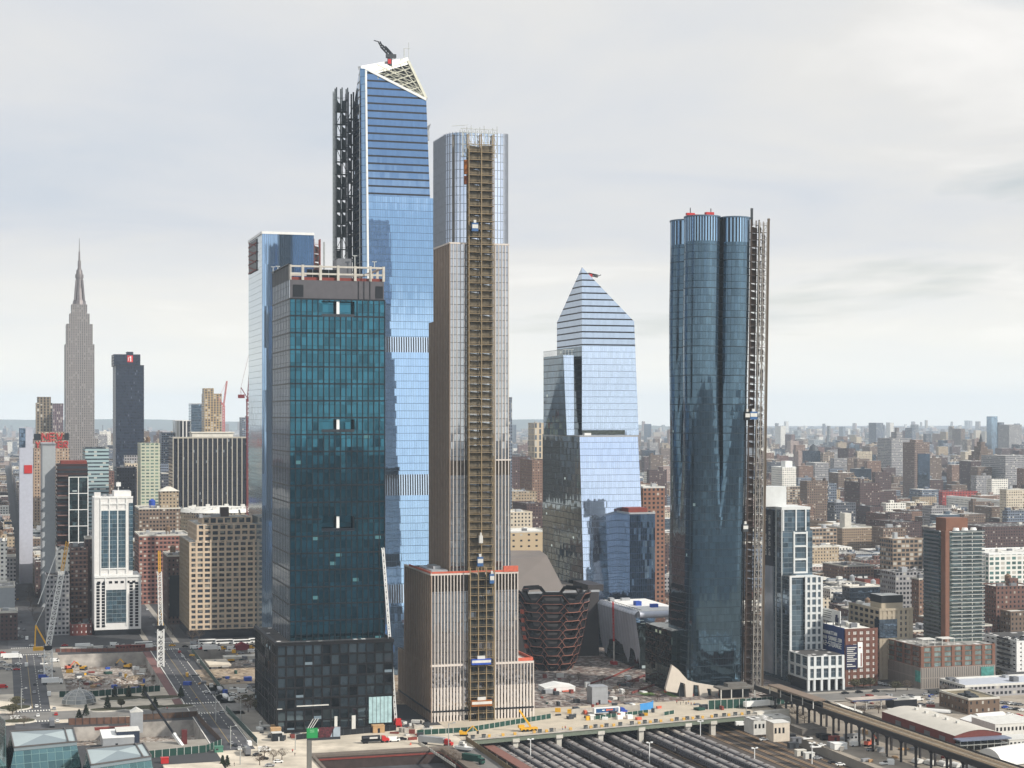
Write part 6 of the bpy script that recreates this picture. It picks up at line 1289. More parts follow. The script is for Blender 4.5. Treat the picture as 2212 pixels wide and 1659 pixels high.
# small blocks standing along the deck edge
proto = {}
def blockthing(name, label, cat, w, d, h, mat, s, t, z, group, rot=ANG):
    k = (name, w, d, h, mat.name)
    if k not in proto:
        m = MB(); m.box(-w/2, w/2, -d/2, d/2, .12, h-.1); m.box(-w/2-.05, w/2+.05, -d/2-.05, d/2+.05, h-.22, h, 0); m.box(-w/2+.1, -w/2+.35, -d/2, d/2, 0, .12); m.box(w/2-.35, w/2-.1, -d/2, d/2, 0, .12); o = m.build(name, mat); proto[k] = o
    else: o = proto[k].copy(); S.collection.objects.link(o)
    o.location = (*wst(s, t), z); o.rotation_euler[2] = rot; return tag(o, label, cat, group)
q = 4
i = 0
while q < LV-20:
    p = vp(q, 2.2); yel = i % 2 == 0
    if R.random() < .8: blockthing('barrier_crate', ('yellow' if yel else 'dark grey')+' barrier crate in the row along the viaduct edge', 'crate', 1.4 if yel else 1.9, 1.0, 1.3 if yel else 1.8, YELLOW if yel else DGREY, p[0], p[1], .12, ('yellow' if yel else 'grey')+' crates along the viaduct edge')
    q += 2.2+R.random()*2.2; i += 1
def hoarding(label, pts, h=2.6, mat=None, z=0.0, name='hoarding', cat='fence'):
    o = E(name, label, cat, (0, 0, 0), ANG); mb = MB(); m2 = MB()
    for a, b in zip(pts, pts[1:]):
        L = hypot(b[0]-a[0], b[1]-a[1]); tx, ty = (b[0]-a[0])/L, (b[1]-a[1])/L; nx, ny = -ty*.12, tx*.12
        mb.prism([(a[0]-nx, a[1]-ny), (b[0]-nx, b[1]-ny), (b[0]+nx, b[1]+ny), (a[0]+nx, a[1]+ny)], z, z+h, 0)
        n = int(L/3.5)
        for i in range(n+1): x, y = a[0]+tx*L*i/max(1, n), a[1]+ty*L*i/max(1, n); mb.box(x-.12, x+.12, y-.3, y+.3, z, z+h+.15, 1)
    mb.build('panel', [mat or GREENF, OFFW if mat is None else DGREY], o); return o
G = gs
hoarding('long dark green hoarding along the deck in front of the ribbed podium', [G(900, 1588), G(1010, 1582), G(1190, 1552)])
hoarding('dark green hoarding strip beside the blue lorry on the viaduct', [G(1273, 1556), G(1400, 1541)], 2)
hoarding('short dark green barrier panel right of the blue lorry', [G(1434, 1546), G(1456, 1542)], 2)
hoarding('dark green hoarding at the foot of the lobed tower behind the white lorry', [G(1530, 1533), G(1610, 1529), G(1668, 1524), G(1712, 1516)], 5)
hoarding('dark green hoarding between the excavation and the small park', [G(128, 1506), G(200, 1505), G(346, 1493)], 3.4)
hoarding('dark green hoarding wrapping the near edge of the deep pit', [G(318, 1638), G(445, 1625), G(478, 1612)], 3.4)
hoarding('dark green hoarding along the road beside the black podium', [G(488, 1535), G(556, 1608)], 3)
hoarding('dark green hoarding along the far street beside the sunken site', [G(414, 1408), G(478, 1492)], 3)
hoarding('black fence with white posts in front of the black podium', [G(640, 1598), G(855, 1578)], 2.8, BLACK)
hoarding('brown timber fence along the park edge above the pits', [G(148, 1566), G(286, 1562), G(297, 1556)], 3.4, solid('brown_fence', L3(112, 82, 68), .9, var=.4))
hoarding('brown timber fence bordering the back of the deep pit', [G(300, 1556), G(425, 1548), G(432, 1560), G(478, 1608)], 3.0, solid('brown_fence2', L3(98, 76, 62), .9, var=.5))
hoarding('rusty brown railing along the far rim of the excavation', [G(120, 1409), G(300, 1407), G(345, 1405)], 2.4, solid('rust_fence', L3(128, 84, 72), .9, var=.5))
hoarding('pale concrete barrier line along the far side of the avenue deck', [G(480, 1535), G(555, 1612)], 1.2, CONCL)
hoarding('brown wall between the ramp and the train yard', [(222.4, 826), (222.4, 700)], 2.4, solid('ochre_wall', L3(122, 104, 74), .9, var=.3))
hoarding('pale low wall along the left side of the ramp', [G(905, 1606), G(985, 1659)], 1.2, CONCL)
# concrete curb walls around the sunken lot
o = E('lot_parapet', 'dark brown parapet around the sunken truck lot below the black podium', 'wall', (0, 0, 0), ANG)
a, b, c, d_, z = LOT; mb = MB(); mb.box(a-1.5, b+6, d_, d_+6, -.6, 1.0, 0); mb.box(b, b+6, c, d_, -.6, 1.0, 0); mb.box(a-1.5, a, c, d_, -.6, 1, 0); mb.build('wall', solid('parapet_brown', L3(110, 100, 90), .9, var=.3), o); mb = MB(); mb.box(a-.1, b+.1, d_-.25, d_-.02, -1.5, -.7); mb.box(b-.25, b-.02, c, d_-.3, -1.5, -.7); mb.build('steel_edge', RUST, o)
# ================================================================ train yard
AR = radians(18.3); CA, SA = cos(AR), sin(AR)
def qof(px, py, z): Y = FP*(H-z)/(py-HY); X = (px-CX)/FP*Y; return X*CA+Y*SA
TR = solid('train_roof', L3(166, 160, 156), .6, .1, var=.5, sc=.9, blotch=.3); TS = facade('train_side_wall', L3(92, 92, 98), (.02, .02, .025), 2.1, 3.4, (.2, .8), (.45, .75), var=.3, pb=.05, gr=.15); TB_ = solid('train_brown', L3(86, 74, 70), .8, var=.4, sc=.6)
cm = None
rows = [(1067, 1606), (1089, 1603), (1112, 1601), (1132, 1599), (1152, 1597), (1174, 1595), (1213, 1591), (1248, 1587), (1265, 1585), (1306, 1581), (1327, 1579), (1382, 1574), (1401, 1571), (1432, 1567), (1451, 1565)]
def carriage_mesh():
    mb = MB(); L = 25.2; prof = [(-1.5, .9), (-1.5, 3.4), (-1.2, 3.9), (-.5, 4.2), (.5, 4.2), (1.2, 3.9), (1.5, 3.4), (1.5, .9)]
    for (a, z0_), (b, z1_) in zip(prof, prof[1:]):
        mb.face([(a, L, z0_), (a, 0, z0_), (b, 0, z1_), (b, L, z1_)], 1 if min(z0_, z1_) >= 3.4 else 0)
    mb.face([(x, 0, z) for x, z in prof][::-1], 2); mb.face([(x, L, z) for x, z in prof], 2); mb.box(-1.2, 1.2, 2, 5, .1, .9, 2); mb.box(-1.2, 1.2, L-5, L-2, .1, .9, 2); mb.box(-1.3, 1.3, 8, 17, .4, .9, 2)
    return mb
rv = None; words = ['first', 'second', 'third', 'fourth', 'fifth', 'sixth', 'seventh', 'eighth', 'ninth', 'tenth', 'eleventh', 'twelfth', 'thirteenth', 'fourteenth', 'fifteenth', 'sixteenth', 'seventeenth', 'eighteenth', 'nineteenth', 'twentieth']
TRW = solid('train_roof_white', L3(206, 196, 184), .5, .2, var=.3, sc=.6)
for i, (px, py) in enumerate(rows):
    q = qof(px, py, ZY+4.2); o = E('passenger_train', f'grey passenger train with curved roofs, {words[i]} train from the brown canopy', 'train', (q*CA, q*SA, ZY+.35), AR, 'trains parked in the rail yard')
    r0 = 880-(i*7) % 17 if i not in (11, 12, 13) else 900
    for k in range(9):
        white = i in (12, 13) and k == 2
        y = r0-26*(k+1)
        if y < 650: break
        if cm is None: body = carriage_mesh().build('carriage', [TS, TR, TB_], o); cm = body; m = MB(); [m.box(-.7, .5, yy, yy+2, 4.1, 4.35) for yy in (4.5, 18)]; rv = m.build('roof_vents', TB_, body); cu = body; vu = rv
        else:
            cu = cm.copy(); S.collection.objects.link(cu); cu.parent = o; vu = rv.copy(); S.collection.objects.link(vu); vu.parent = cu
        cu.location = (0, y, 0)
        if white: cu.material_slots[1].link = 'OBJECT'; cu.material_slots[1].material = TRW
def qr(q, r, z=0): return (q*CA-r*SA, q*SA+r*CA, z)
RAILM = solid('rail_steel', L3(196, 170, 138), .5, .2, var=.2); BED = solid('sleeper_bed', L3(116, 92, 72), .95, var=.6, sc=.5)
def track(q, r0=600, r1=895, bend=0.0):
    mb = MB(); n = 12
    for k in range(n):
        a, b = r0+(r1-r0)*k/n, r0+(r1-r0)*(k+1)/n; f = lambda r: q+bend*((r1-r)/(r1-r0))**2
        for off, w_, z_, mi in ((0, 1.3, ZY+.12, 0), (-.72, .17, ZY+.32, 1), (.72, .17, ZY+.32, 1)):
            qa, qb = f(a)+off, f(b)+off; mb.face([qr(qa-w_, a, z_), qr(qa+w_, a, z_), qr(qb+w_, b, z_), qr(qb-w_, b, z_)], mi)
    tag(mb.build('railway_track', [BED, RAILM]), kind='structure')
qt = [qof(px, py, ZY) for px, py in ((1480, 1566), (1500, 1562), (1520, 1561), (1540, 1558), (1560, 1556), (1580, 1554), (1600, 1551), (1620, 1549))]
for i, q in enumerate(qt): track(q, bend=(0, 0, 3, 0, 0, 4, 2, 0)[i])
for px, py in ((1345, 1576), (1190, 1594)): track(qof(px, py, ZY))
qe = max(qt)+4; sheet('lot_ground', [(lambda p: (p[0]*V[0]+p[1]*V[1], p[0]*U[0]+p[1]*U[1]))(qr(a, b)) for a, b in ((qe, 560), (qe+2, 905))]+[(396, 905), (396, 560)], ZY+.05, GRAV)
# brown canopy over a platform
q0, q1 = qof(1032, 1604, ZY+5), qof(1057, 1604, ZY+5)
o = E('platform_canopy', 'long flat reddish brown canopy along the left side of the train yard', 'canopy', (0, 0, 0), 0)
mb = MB(); P = [qr(q0, 640)[:2], qr(q1, 640)[:2], qr(q1, 862)[:2], qr(q0, 862)[:2]]; mb.prism(P, ZY+4.6, ZY+5.2, 0, bot=True); mb.build('roof', solid('brown_canopy', L3(122, 84, 74), .85, var=.2, sc=.6), o)
for k in range(14): p = qr((q0+q1)/2, 650+k*16); mb = MB(); mb.box(p[0]-.3, p[0]+.3, p[1]-.3, p[1]+.3, ZY, ZY+4.6); mb.build('post', CONCL, o)
o = E('yard_platform', 'narrow weathered platform strip between the ochre wall and the brown canopy', 'platform', (0, 0, 0), 0); mb = MB(); q2 = q0-5.5; P = [qr(q2, 640)[:2], qr(q2+2.6, 640)[:2], qr(q2+2.6, 850)[:2], qr(q2, 850)[:2]]; mb.prism(P, ZY+.1, ZY+1.4, 0); mb.build('slab', CONC, o); mb = MB(); P = [qr(q2+2.61, 640)[:2], qr(q2+2.8, 640)[:2], qr(q2+2.8, 850)[:2], qr(q2+2.61, 850)[:2]]; mb.prism(P, ZY+1.0, ZY+1.45, 0); mb.build('edge', CONCL, o)
def pole(label, px, pb_, pt, z, mat=None, head=True, arm=None):
    s, t = gs(px, pb_, z); Y = FP*(H-z)/(pb_-HY); h = zy(pt, Y)-z; o = EG('light_pole', label, 'light pole', s, t, z)
    mb = MB(); mb.cyl(0, 0, 0, h, .28, .2, 6); mb.build('pole', mat or WHITE, o)
    if head:
        mb = MB(); mb.box(-1.4, 1.4, -.15, .15, h-.1, h+.2); mb.box(-1.7, -.6, -.4, .4, h+.1, h+.6); mb.box(.6, 1.7, -.4, .4, h+.1, h+.6); mb.build('lamp_head', mat or WHITE, o)
    if arm: mb = MB(); mb.bar((0, 0, h*.95), (arm, -1, h*1.02), .22); mb.box(arm-.6, arm+.6, -1.3, -.7, h*1.0, h*1.04); mb.build('lamp_arm', mat or STEEL, o)
    return o
pole('white yard light pole standing among the trains left of centre', 1146, 1645, 1598, ZY)
pole('white yard light pole standing among the middle trains', 1403, 1650, 1605, ZY); pole('white light pole in front of the viaduct pier at the open tracks', 1513, 1596, 1559, ZY)
pole('white light pole between the last train and the open tracks', 1630, 1659, 1617, ZY); pole('white light pole in the gravel lot by the containers', 1754, 1650, 1606, ZL)
for px, a, b, l in ((172, 1497, 1470, 'by the glass dome'), (466, 1560, 1500, 'at the road crossing beside the park'), (498, 1618, 1568, 'on the plaza left of the black podium'), (519, 1652, 1614, 'on the pale plaza near the cars'), (46, 1540, 1487, 'at the left street corner'), (638, 1620, 1585, 'in front of the black podium fence'), (969, 1615, 1562, 'beside the white trailer lorry'), (1612, 1545, 1508, 'on the deck in front of the timber canopy'), (520, 1560, 1510, 'behind the shrubs at the sunken site')):
    pole('thin grey street lamp '+l, px, a, b, 0, STEEL, False, 2.5)
# ================================================================ vehicles
GL = solid('car_glass', L3(28, 32, 38), .1, .3, var=.1, spec=.8); TY = solid('tyre', L3(24, 24, 26), .9)
COLS = {'white': WHITE, 'silver': LGREY, 'grey': MGREY, 'black': BLACK, 'red': RED, 'blue': BLUEP, 'dark grey': DGREY, 'yellow': YELLOW, 'green': GREENF}
cp = {}
def car(color, label, s, t, z=0.0, along='s', kind='car', group=None, rot=None):
    k = (kind, color); r = (ANG if along == 's' else ANG+pi/2) if rot is None else rot
    if k in cp:
        o = tree_copy(cp[k])
    else:
        o = bpy.data.objects.new('parked_car' if kind == 'car' else kind, None); S.collection.objects.link(o); mt = COLS[color]
        if kind == 'car':
            b = MB(); slab(b, [(-2.2, .35), (2.2, .35), (2.25, .8), (1.3, .98), (.75, 1.02), (-1.7, 1.05), (-2.25, .95)], -.9, .9, 0)
            for x in (-1.35, 1.35):
                for y in (-.92, .72): b.box(x-.33, x+.33, y, y+.2, 0, .64, 1)
            c = MB(); slab(c, [(-1.75, 1.0), (1.2, .98), (.55, 1.38), (-1.2, 1.4)], -.76, .76, 0); c2 = MB(); c2.box(-1.15, .5, -.72, .72, 1.37, 1.47, 0)
            b.build('body', [mt, TY], o); c.build('windows', GL, o); c2.build('roof', mt, o)
        elif kind == 'van':
            b = MB(); slab(b, [(-3, .4), (2.9, .4), (3, 1.2), (2.2, 1.5), (1.6, 2.4), (-3, 2.5)], -1, 1, 0); b.build('body', mt, o); c = MB(); c.box(1.2, 2.15, -1.03, 1.03, 1.4, 2.1); c.build('windows', GL, o)
            for x in (-1.9, 1.9): w_ = MB(); w_.box(x-.4, x+.4, -1.04, 1.04, 0, .75); w_.build('wheel_pair', TY, o)
        elif kind == 'coach':
            b = MB(); b.box(-6, 6, -1.25, 1.25, .4, 3.2, 0); b.build('body', mt, o); c = MB(); c.box(-5.6, 5.9, -1.29, 1.29, 1.6, 2.7); c.build('windows', GL, o)
            for x in (-3.8, 3.8): w_ = MB(); w_.box(x-.5, x+.5, -1.3, 1.3, 0, 1); w_.build('wheel_pair', TY, o)
        elif kind == 'lorry':
            b = MB(); b.box(-5.5, 4.6, -1.25, 1.25, 1.1, 3.9, 0); b.build('box', mt, o); c = MB(); slab(c, [(4.9, .6), (7, .6), (7, 1.7), (6.5, 2.9), (4.9, 3.0)], -1.2, 1.2, 0); c.build('cab', mt, o); c = MB(); c.box(6.3, 6.95, -1.1, 1.1, 1.7, 2.6); c.build('windscreen', GL, o)
            for x in (-4, -2.8, 5.8): w_ = MB(); w_.box(x-.5, x+.5, -1.26, 1.26, 0, 1); w_.build('wheel_pair', TY, o)
        elif kind == 'pickup':
            b = MB(); slab(b, [(-2.7, .4), (2.6, .4), (2.7, 1.0), (1.4, 1.15), (-2.7, 1.1)], -.95, .95, 0); b.build('body', mt, o); c = MB(); slab(c, [(-.6, 1.12), (1.3, 1.12), (.8, 1.7), (-.5, 1.75)], -.85, .85); c.build('windows', GL, o)
        cp[k] = o
    o.location = (*wst(s, t), z); o.rotation_euler[2] = r; return tag(o, label, kind if kind != 'coach' else 'bus', group)
def carsat(area, pts, z=0.0, along='s', kind='car', group=None):
    for i, p in enumerate(pts):
        px, py, col = p[:3]; s, t = gs(px, py, z); kd = p[3] if len(p) > 3 else kind
        car(col, f'{col} {kd}, {words[i]} {area}', s, t, z+.05, p[4] if len(p) > 4 else along, kd, group)
carsat('from the left among those near the black podium corner', [(571, 1624, 'white', 'van'), (556, 1633, 'dark grey'), (570, 1641, 'black', 'car'), (601, 1648, 'white'), (583, 1656, 'silver')])
carsat('queueing at the lights on the street beside the pit', [(508, 1612, 'dark grey', 'car', 't'), (517, 1620, 'white', 'car', 't'), (529, 1616, 'red', 'car', 't'), (538, 1611, 'white', 'van', 't'), (533, 1630, 'grey', 'lorry', 't'), (500, 1608, 'silver', 'car', 't')])
carsat('from the far end of the street beside the excavation', [(388, 1410, 'red', 'car', 't'), (395, 1420, 'white', 'car', 't'), (406, 1428, 'grey', 'car', 't'), (446, 1497, 'white', 'car'), (462, 1500, 'silver'), (480, 1541, 'silver'), (504, 1502, 'white'), (513, 1509, 'white')])
carsat('from the back on the left cross street', [(57, 1440, 'white', 'van', 't'), (75, 1480, 'dark grey', 'car', 't'), (74, 1498, 'silver', 'car', 't'), (106, 1503, 'white', 'van', 't'), (79, 1528, 'white', 'car', 't'), (117, 1533, 'silver', 'car', 't'), (82, 1548, 'white', 'car', 't'), (121, 1545, 'red', 'car', 't'), (124, 1560, 'white', 'car', 't'), (112, 1569, 'grey', 'lorry', 't'), (35, 1556, 'white', 'van')])
carsat('in the packed corner lot at the far left', [(5, 1412, 'red'), (12, 1420, 'white', 'van'), (25, 1424, 'white', 'lorry'), (35, 1415, 'silver', 'van'), (6, 1432, 'silver'), (14, 1438, 'white'), (24, 1439, 'silver'), (33, 1440, 'grey'), (40, 1436, 'white'), (4, 1446, 'grey'), (20, 1448, 'silver'), (36, 1448, 'red'), (6, 1487, 'red', 'van')])
carsat('in the traffic heading into the left street canyon', [(38, 1375, 'white', 'car', 't'), (48, 1378, 'silver', 'car', 't'), (58, 1382, 'white', 'van', 't'), (40, 1360, 'white', 'car', 't'), (52, 1362, 'grey', 'car', 't'), (34, 1342, 'white', 'van', 't'), (45, 1345, 'black', 'car', 't'), (36, 1320, 'silver', 'car', 't'), (30, 1300, 'white', 'car', 't'), (38, 1296, 'yellow', 'car', 't'), (28, 1272, 'white', 'lorry', 't'), (36, 1262, 'white', 'car', 't')])
carsat('in the street between the white hotel and the loft building', [(352, 1385, 'white', 'van', 't'), (345, 1376, 'white', 'lorry', 't'), (338, 1368, 'silver', 'car', 't'), (332, 1352, 'white', 'car', 't'), (343, 1350, 'black', 'car', 't'), (326, 1336, 'silver', 'car', 't'), (318, 1318, 'white', 'car', 't')])
carsat('from the left of the coaches parked before the cream loft building', [(447, 1391, 'white'), (484, 1391, 'white'), (522, 1391, 'white'), (556, 1388, 'white'), (575, 1391, 'white')], kind='coach')
carsat('from the left of the smaller vans in front of the coaches', [(449, 1399, 'white', 'van'), (462, 1400, 'silver', 'van'), (420, 1392, 'silver', 'van'), (500, 1404, 'white', 'van'), (540, 1402, 'yellow', 'van')])
carsat('from the left before the white hotel', [(247, 1395, 'white', 'van'), (310, 1396, 'white', 'coach'), (180, 1402, 'white', 'lorry'), (210, 1403, 'white', 'van'), (140, 1396, 'red', 'car')])
carsat('from the left on the street before the white framed podium', [(1826, 1499, 'black'), (1856, 1497, 'black'), (1892, 1495, 'black'), (1900, 1478, 'white'), (1914, 1481, 'silver'), (1930, 1483, 'white'), (1962, 1478, 'silver'), (1901, 1466, 'blue', 'van'), (1740, 1505, 'white'), (1722, 1500, 'black')])
carsat('in the gravel lot right of the tracks', [(1744, 1598, 'white', 'pickup'), (1762, 1616, 'white', 'pickup'), (1775, 1612, 'white'), (1766, 1640, 'silver'), (1798, 1650, 'black'), (1815, 1654, 'white'), (1650, 1600, 'white'), (1912, 1652, 'white', 'pickup'), (1880, 1622, 'silver'), (1848, 1612, 'white', 'van'), (1775, 1594, 'black', 'van'), (1600, 1568, 'white', 'van')], ZL)
carsat('in the car park under the brown flat roofed building', [(2167, 1520, 'silver'), (2176, 1521, 'grey'), (2185, 1522, 'white'), (2194, 1523, 'silver'), (2203, 1524, 'grey'), (2172, 1530, 'blue'), (2184, 1533, 'silver'), (2197, 1534, 'black'), (2208, 1536, 'white'), (2180, 1545, 'white'), (2200, 1548, 'red')])
carsat('in the yard behind the long curved warehouse', [(1870, 1532, 'silver'), (1884, 1531, 'grey'), (1955, 1507, 'white'), (1968, 1505, 'grey'), (1983, 1514, 'white', 'van'), (2000, 1502, 'silver'), (2014, 1506, 'blue'), (1990, 1524, 'grey'), (2010, 1520, 'white'), (2016, 1500, 'dark grey', 'van')])
s, t, h, w = ROOFLOT
for i in range(14): car(('white', 'silver', 'white', 'grey', 'black')[i % 5], f'{("white", "silver", "white", "grey", "black")[i % 5]} car, {words[i]} from the left on the rooftop car park', s+4+(i % 7)*5.4, t+(7 if i < 7 else 16), h+.2, 't', 'car', 'cars on the rooftop car park')
carsat('in the avenue traffic between the excavation and the buildings', [(70, 1396, 'white'), (96, 1399, 'silver'), (170, 1396, 'black'), (226, 1399, 'grey'), (268, 1396, 'white'), (330, 1397, 'white'), (352, 1399, 'silver'), (372, 1396, 'yellow'), (400, 1398, 'black'), (430, 1396, 'white'), (470, 1396, 'grey'), (510, 1397, 'white'), (545, 1396, 'black')])
# special vehicles
def semi(label, px, py, rot, trailer, cab, z=0.0, stripe=None, L=15):
    s, t = gs(px, py, z); o = EG('articulated_lorry', label, 'lorry', s, t, z+.1, rot=rot)
    mb = MB(); mb.box(-L+2, 2, -1.3, 1.3, 1.2, 4.0); tb = mb.build('trailer', trailer, o)
    if stripe:
        mb = MB(); mb.box(-L+3, 1, -1.36, -1.31, 1.5, 3.7); q = mb.build('side_print', stripe, tb)
        mb = MB(); mb.box(-8.5, -7, -1.42, -1.37, 2.5, 3.0); mb.build('print_mark', WHITE, tb); mb = MB(); mb.box(-6.2, -5.2, -1.42, -1.37, 2.2, 3.4); mb.box(-5.1, -2.2, -1.42, -1.37, 2.5, 3.3); mb.build('print_mark', ORANGE, tb); mb = MB(); mb.box(-1, .6, -1.42, -1.37, 2.9, 3.2); mb.box(-1, .6, -1.42, -1.37, 2.3, 2.5); mb.build('print_mark', OFFW, tb)
    mb = MB(); slab(mb, [(2.6, .7), (6.4, .7), (6.5, 1.9), (5.2, 2.1), (4.6, 3.3), (2.6, 3.6)], -1.2, 1.2); mb.build('cab', cab, o); mb = MB(); mb.box(4.4, 5.1, -1.05, 1.05, 2.1, 2.9); mb.build('windscreen', GL, o)
    for x in (-L+4, -L+5.4, 2.8, 4, 5.6): mb = MB(); mb.box(x-.5, x+.5, -1.32, 1.32, 0, 1.05); mb.build('wheel_pair', TY, o)
    return o
semi('long blue printed lorry with an orange motif parked on the viaduct', 1330, 1543, ANG+.05, WHITE, BLUEP, stripe=solid('lorry_blue', L3(34, 84, 130), .5))
semi('plain white articulated lorry on the deck before the timber canopy', 1655, 1528, ANG+.12, WHITE, WHITE, L=16)
semi('silver trailer with a red cab heading down the ramp', 952, 1611, ANG-.75, LGREY, RED, L=14)
s, t = gs(1000, 1623); o = EG('motor_boat', 'white motor boat on a trailer behind the red cab on the ramp', 'boat', s, t, .2, rot=ANG-.85)
mb = MB(); P0 = [(-4, -1), (2, -1.1), (5, 0), (2, 1.1), (-4, 1)]; P1 = [(-4.2, -1.5), (2.2, -1.6), (6.2, 0), (2.2, 1.6), (-4.2, 1.5)]; mb.prism(P0, .8, 2.2, 0, poly1=P1); mb.build('hull', WHITE, o); mb = MB(); mb.box(-2, 1.6, -1, 1, 2.2, 3.6); mb.box(-1.6, .6, -.8, .8, 3.6, 4.6); mb.build('cabin', OFFW, o); mb = MB(); mb.box(-1, 1, -1.03, 1.03, 2.8, 3.3); mb.build('cabin_windows', GL, o); mb = MB(); mb.box(-4, 4, -.9, -.5, .2, .8); mb.box(-4, 4, .5, .9, .2, .8); mb.build('trailer', DGREY, o)
s, t = gs(1020, 1648); car('green', 'green and white lorry at the bottom of the ramp', s, t, 0.1, kind='lorry', rot=ANG-1.0)
s, t = gs(806, 1605); o = EG('tanker_lorry', 'black and red tanker lorry passing the black podium', 'lorry', s, t, .1)
mb = MB(); mb.box(-6, 4, -1.2, 1.2, .9, 1.5); mb.build('chassis', BLACK, o); mb = MB()
for k in range(10): a0, a1 = 2*pi*k/10, 2*pi*(k+1)/10; mb.face([(-5.6, 1.15*cos(a0), 2.6+1.15*sin(a0)), (3.4, 1.15*cos(a0), 2.6+1.15*sin(a0)), (3.4, 1.15*cos(a1), 2.6+1.15*sin(a1)), (-5.6, 1.15*cos(a1), 2.6+1.15*sin(a1))][::-1], 0)
mb.box(-2, 2, -1.25, -1.16, 2.2, 3.1, 1); mb.build('tank', [BLACK, OFFW], o); mb = MB(); slab(mb, [(4.3, .7), (8, .7), (8, 1.9), (6.6, 2.2), (6, 3.2), (4.3, 3.3)], -1.2, 1.2); mb.build('cab', RED, o)
for x in (-4.6, -3.2, 4.6, 6.9): mb = MB(); mb.box(x-.5, x+.5, -1.3, 1.3, 0, 1.05); mb.build('wheel_pair', TY, o)
s, t = gs(851, 1602); car('white', 'white van just ahead of the black and red tanker', s, t, .1, kind='van'); s, t = gs(869, 1599); car('black', 'black car ahead of the white van before the black podium', s, t, .1)
for i, (px, py) in enumerate(((478, 1499), (490, 1515))):
    s, t = gs(px, py); o = EG('concrete_mixer', ('white and blue' if i else 'grey')+' concrete mixer lorry waiting at the gate of the sunken site', 'lorry', s, t, .1, rot=ANG-1.1)
    mb = MB(); mb.box(-4.5, 4.5, -1.1, 1.1, .8, 1.3); mb.build('chassis', DGREY, o); mb = MB(); mb.cyl(0, 0, -2.4, -1, .8, 1.4, 10); mb.cyl(0, 0, -1, 1, 1.4, 1.4, 10); mb.cyl(0, 0, 1, 3, 1.4, .6, 10); dr = mb.build('drum', WHITE if i else LGREY, o); dr.location = (-1, 0, 2.7); dr.rotation_euler = (0, -1.3, 0)
    mb = MB(); mb.box(3, 5, -1.15, 1.15, .8, 2.9); mb.build('cab', WHITE if i else BLUEP, o)
for i in range(5):
    s, t = gs(752+i*14.5, 1655, LOT[4]); o = EG('box_trailer', f'white box trailer, {words[i]} from the left of five in the sunken lot', 'trailer', s, t, LOT[4], 'box trailers in the sunken lot', rot=ANG)
    mb = MB(); mb.box(-1.3, 1.3, 0, 14, 1.1, 4); mb.build('box', OFFW if i % 2 else WHITE, o); mb = MB(); mb.box(-1.2, 1.2, 9, 12, 0, 1.1); mb.build('bogie', TY, o)
s, t = gs(845, 1652, LOT[4]); o = EG('box_trailer', 'lone pale box trailer at the right of the sunken lot', 'trailer', s, t, LOT[4]); mb = MB(); mb.box(-4, 4, -1.3, 1.3, 1.1, 4); mb.build('box', OFFW, o); mb = MB(); mb.box(-3.6, -1.5, -1.2, 1.2, 0, 1.1); mb.build('bogie', TY, o)
s, t = gs(719, 1655, LOT[4]); car('black', 'black car with a white windscreen in the sunken lot', s, t, LOT[4]); s, t = gs(868, 1628, LOT[4]); car('dark grey', 'dark lorry backed against the right wall of the sunken lot', s, t, LOT[4], 't', 'lorry')
# excavators and cranes
def excavator(label, px, py, z=0.0, mat=None, rot=0.0, sc=1.0, reach=1):
    s, t = gs(px, py, z); o = EG('excavator', label, 'excavator', s, t, z, rot=ANG+rot); o.scale = (sc, sc, sc); mat = mat or YELLOW
    mb = MB(); mb.box(-2, 2, -1.5, -.9, 0, .9); mb.box(-2, 2, .9, 1.5, 0, .9); mb.build('tracks', TY, o); mb = MB(); mb.box(-2.2, 1.6, -1.3, 1.3, 1, 2.2); mb.box(-2.3, -.8, -1.3, 1.3, 2.2, 2.7); mb.build('body', mat, o); mb = MB(); mb.box(.4, 1.7, .2, 1.3, 2.2, 3.3); mb.build('cab', GL, o)
    mb = MB(); mb.bar((1.2, -.3, 2), (4.5*reach, -.3, 5.2), .5); mb.bar((4.5*reach, -.3, 5.2), (7*reach, -.3, 2.6), .4); mb.build('boom', mat, o); mb = MB(); mb.box(6.5*reach, 7.6*reach, -.9, .3, 1.2, 2.7); mb.build('bucket', DGREY, o); return o
excavator('yellow excavator with a curved boom working on the left of the viaduct deck', 1002, 1590, rot=-.3, reach=1)
excavator('yellow excavator at the left rim of the first excavation', 178, 1447, PIT1[4], rot=2.6); excavator('yellow excavator with raised arm in the middle of the excavation', 240, 1438, PIT1[4], rot=2.8, sc=1.2)
excavator('ochre excavator at the right end of the excavation floor', 275, 1444, PIT1[4], rot=2.6, sc=1.2); excavator('orange excavator near the back of the excavation', 148, 1446, PIT1[4], ORANGE, rot=.6); excavator('yellow excavator beside the gravel lot building', 1618, 1576, ZL, YELLOW, 1.0)
excavator('orange excavator parked in the dark corner of the sunken lot', 882, 1640, LOT[4], ORANGE, 1.2, 1.3); excavator('yellow machine among the trestle legs of the sunken site', 500, 1430, PIT4[4], rot=.4); excavator('red and orange excavator near the trestle legs of the elevated park', 1876, 1612, ZL, ORANGE, .5)
s, t = gs(1142, 1580); o = EG('telescopic_crane', 'yellow telescopic crane on the viaduct deck before the ribbed podium', 'crane', s, t, .12)
mb = MB(); mb.box(-4.5, 4.5, -1.3, 1.3, .8, 2); mb.box(-5.5, -2.5, -1.2, 1.2, 2, 3.4); mb.build('carrier', YELLOW, o); mb = MB(); mb.bar((1, 0, 2.4), (-5, 0, 11), .9); mb.build('boom', YELLOW, o)
for x in (-3, -1, 1.5, 3.3): mb = MB(); mb.box(x-.6, x+.6, -1.4, 1.4, 0, 1.2); mb.build('wheel_pair', TY, o)
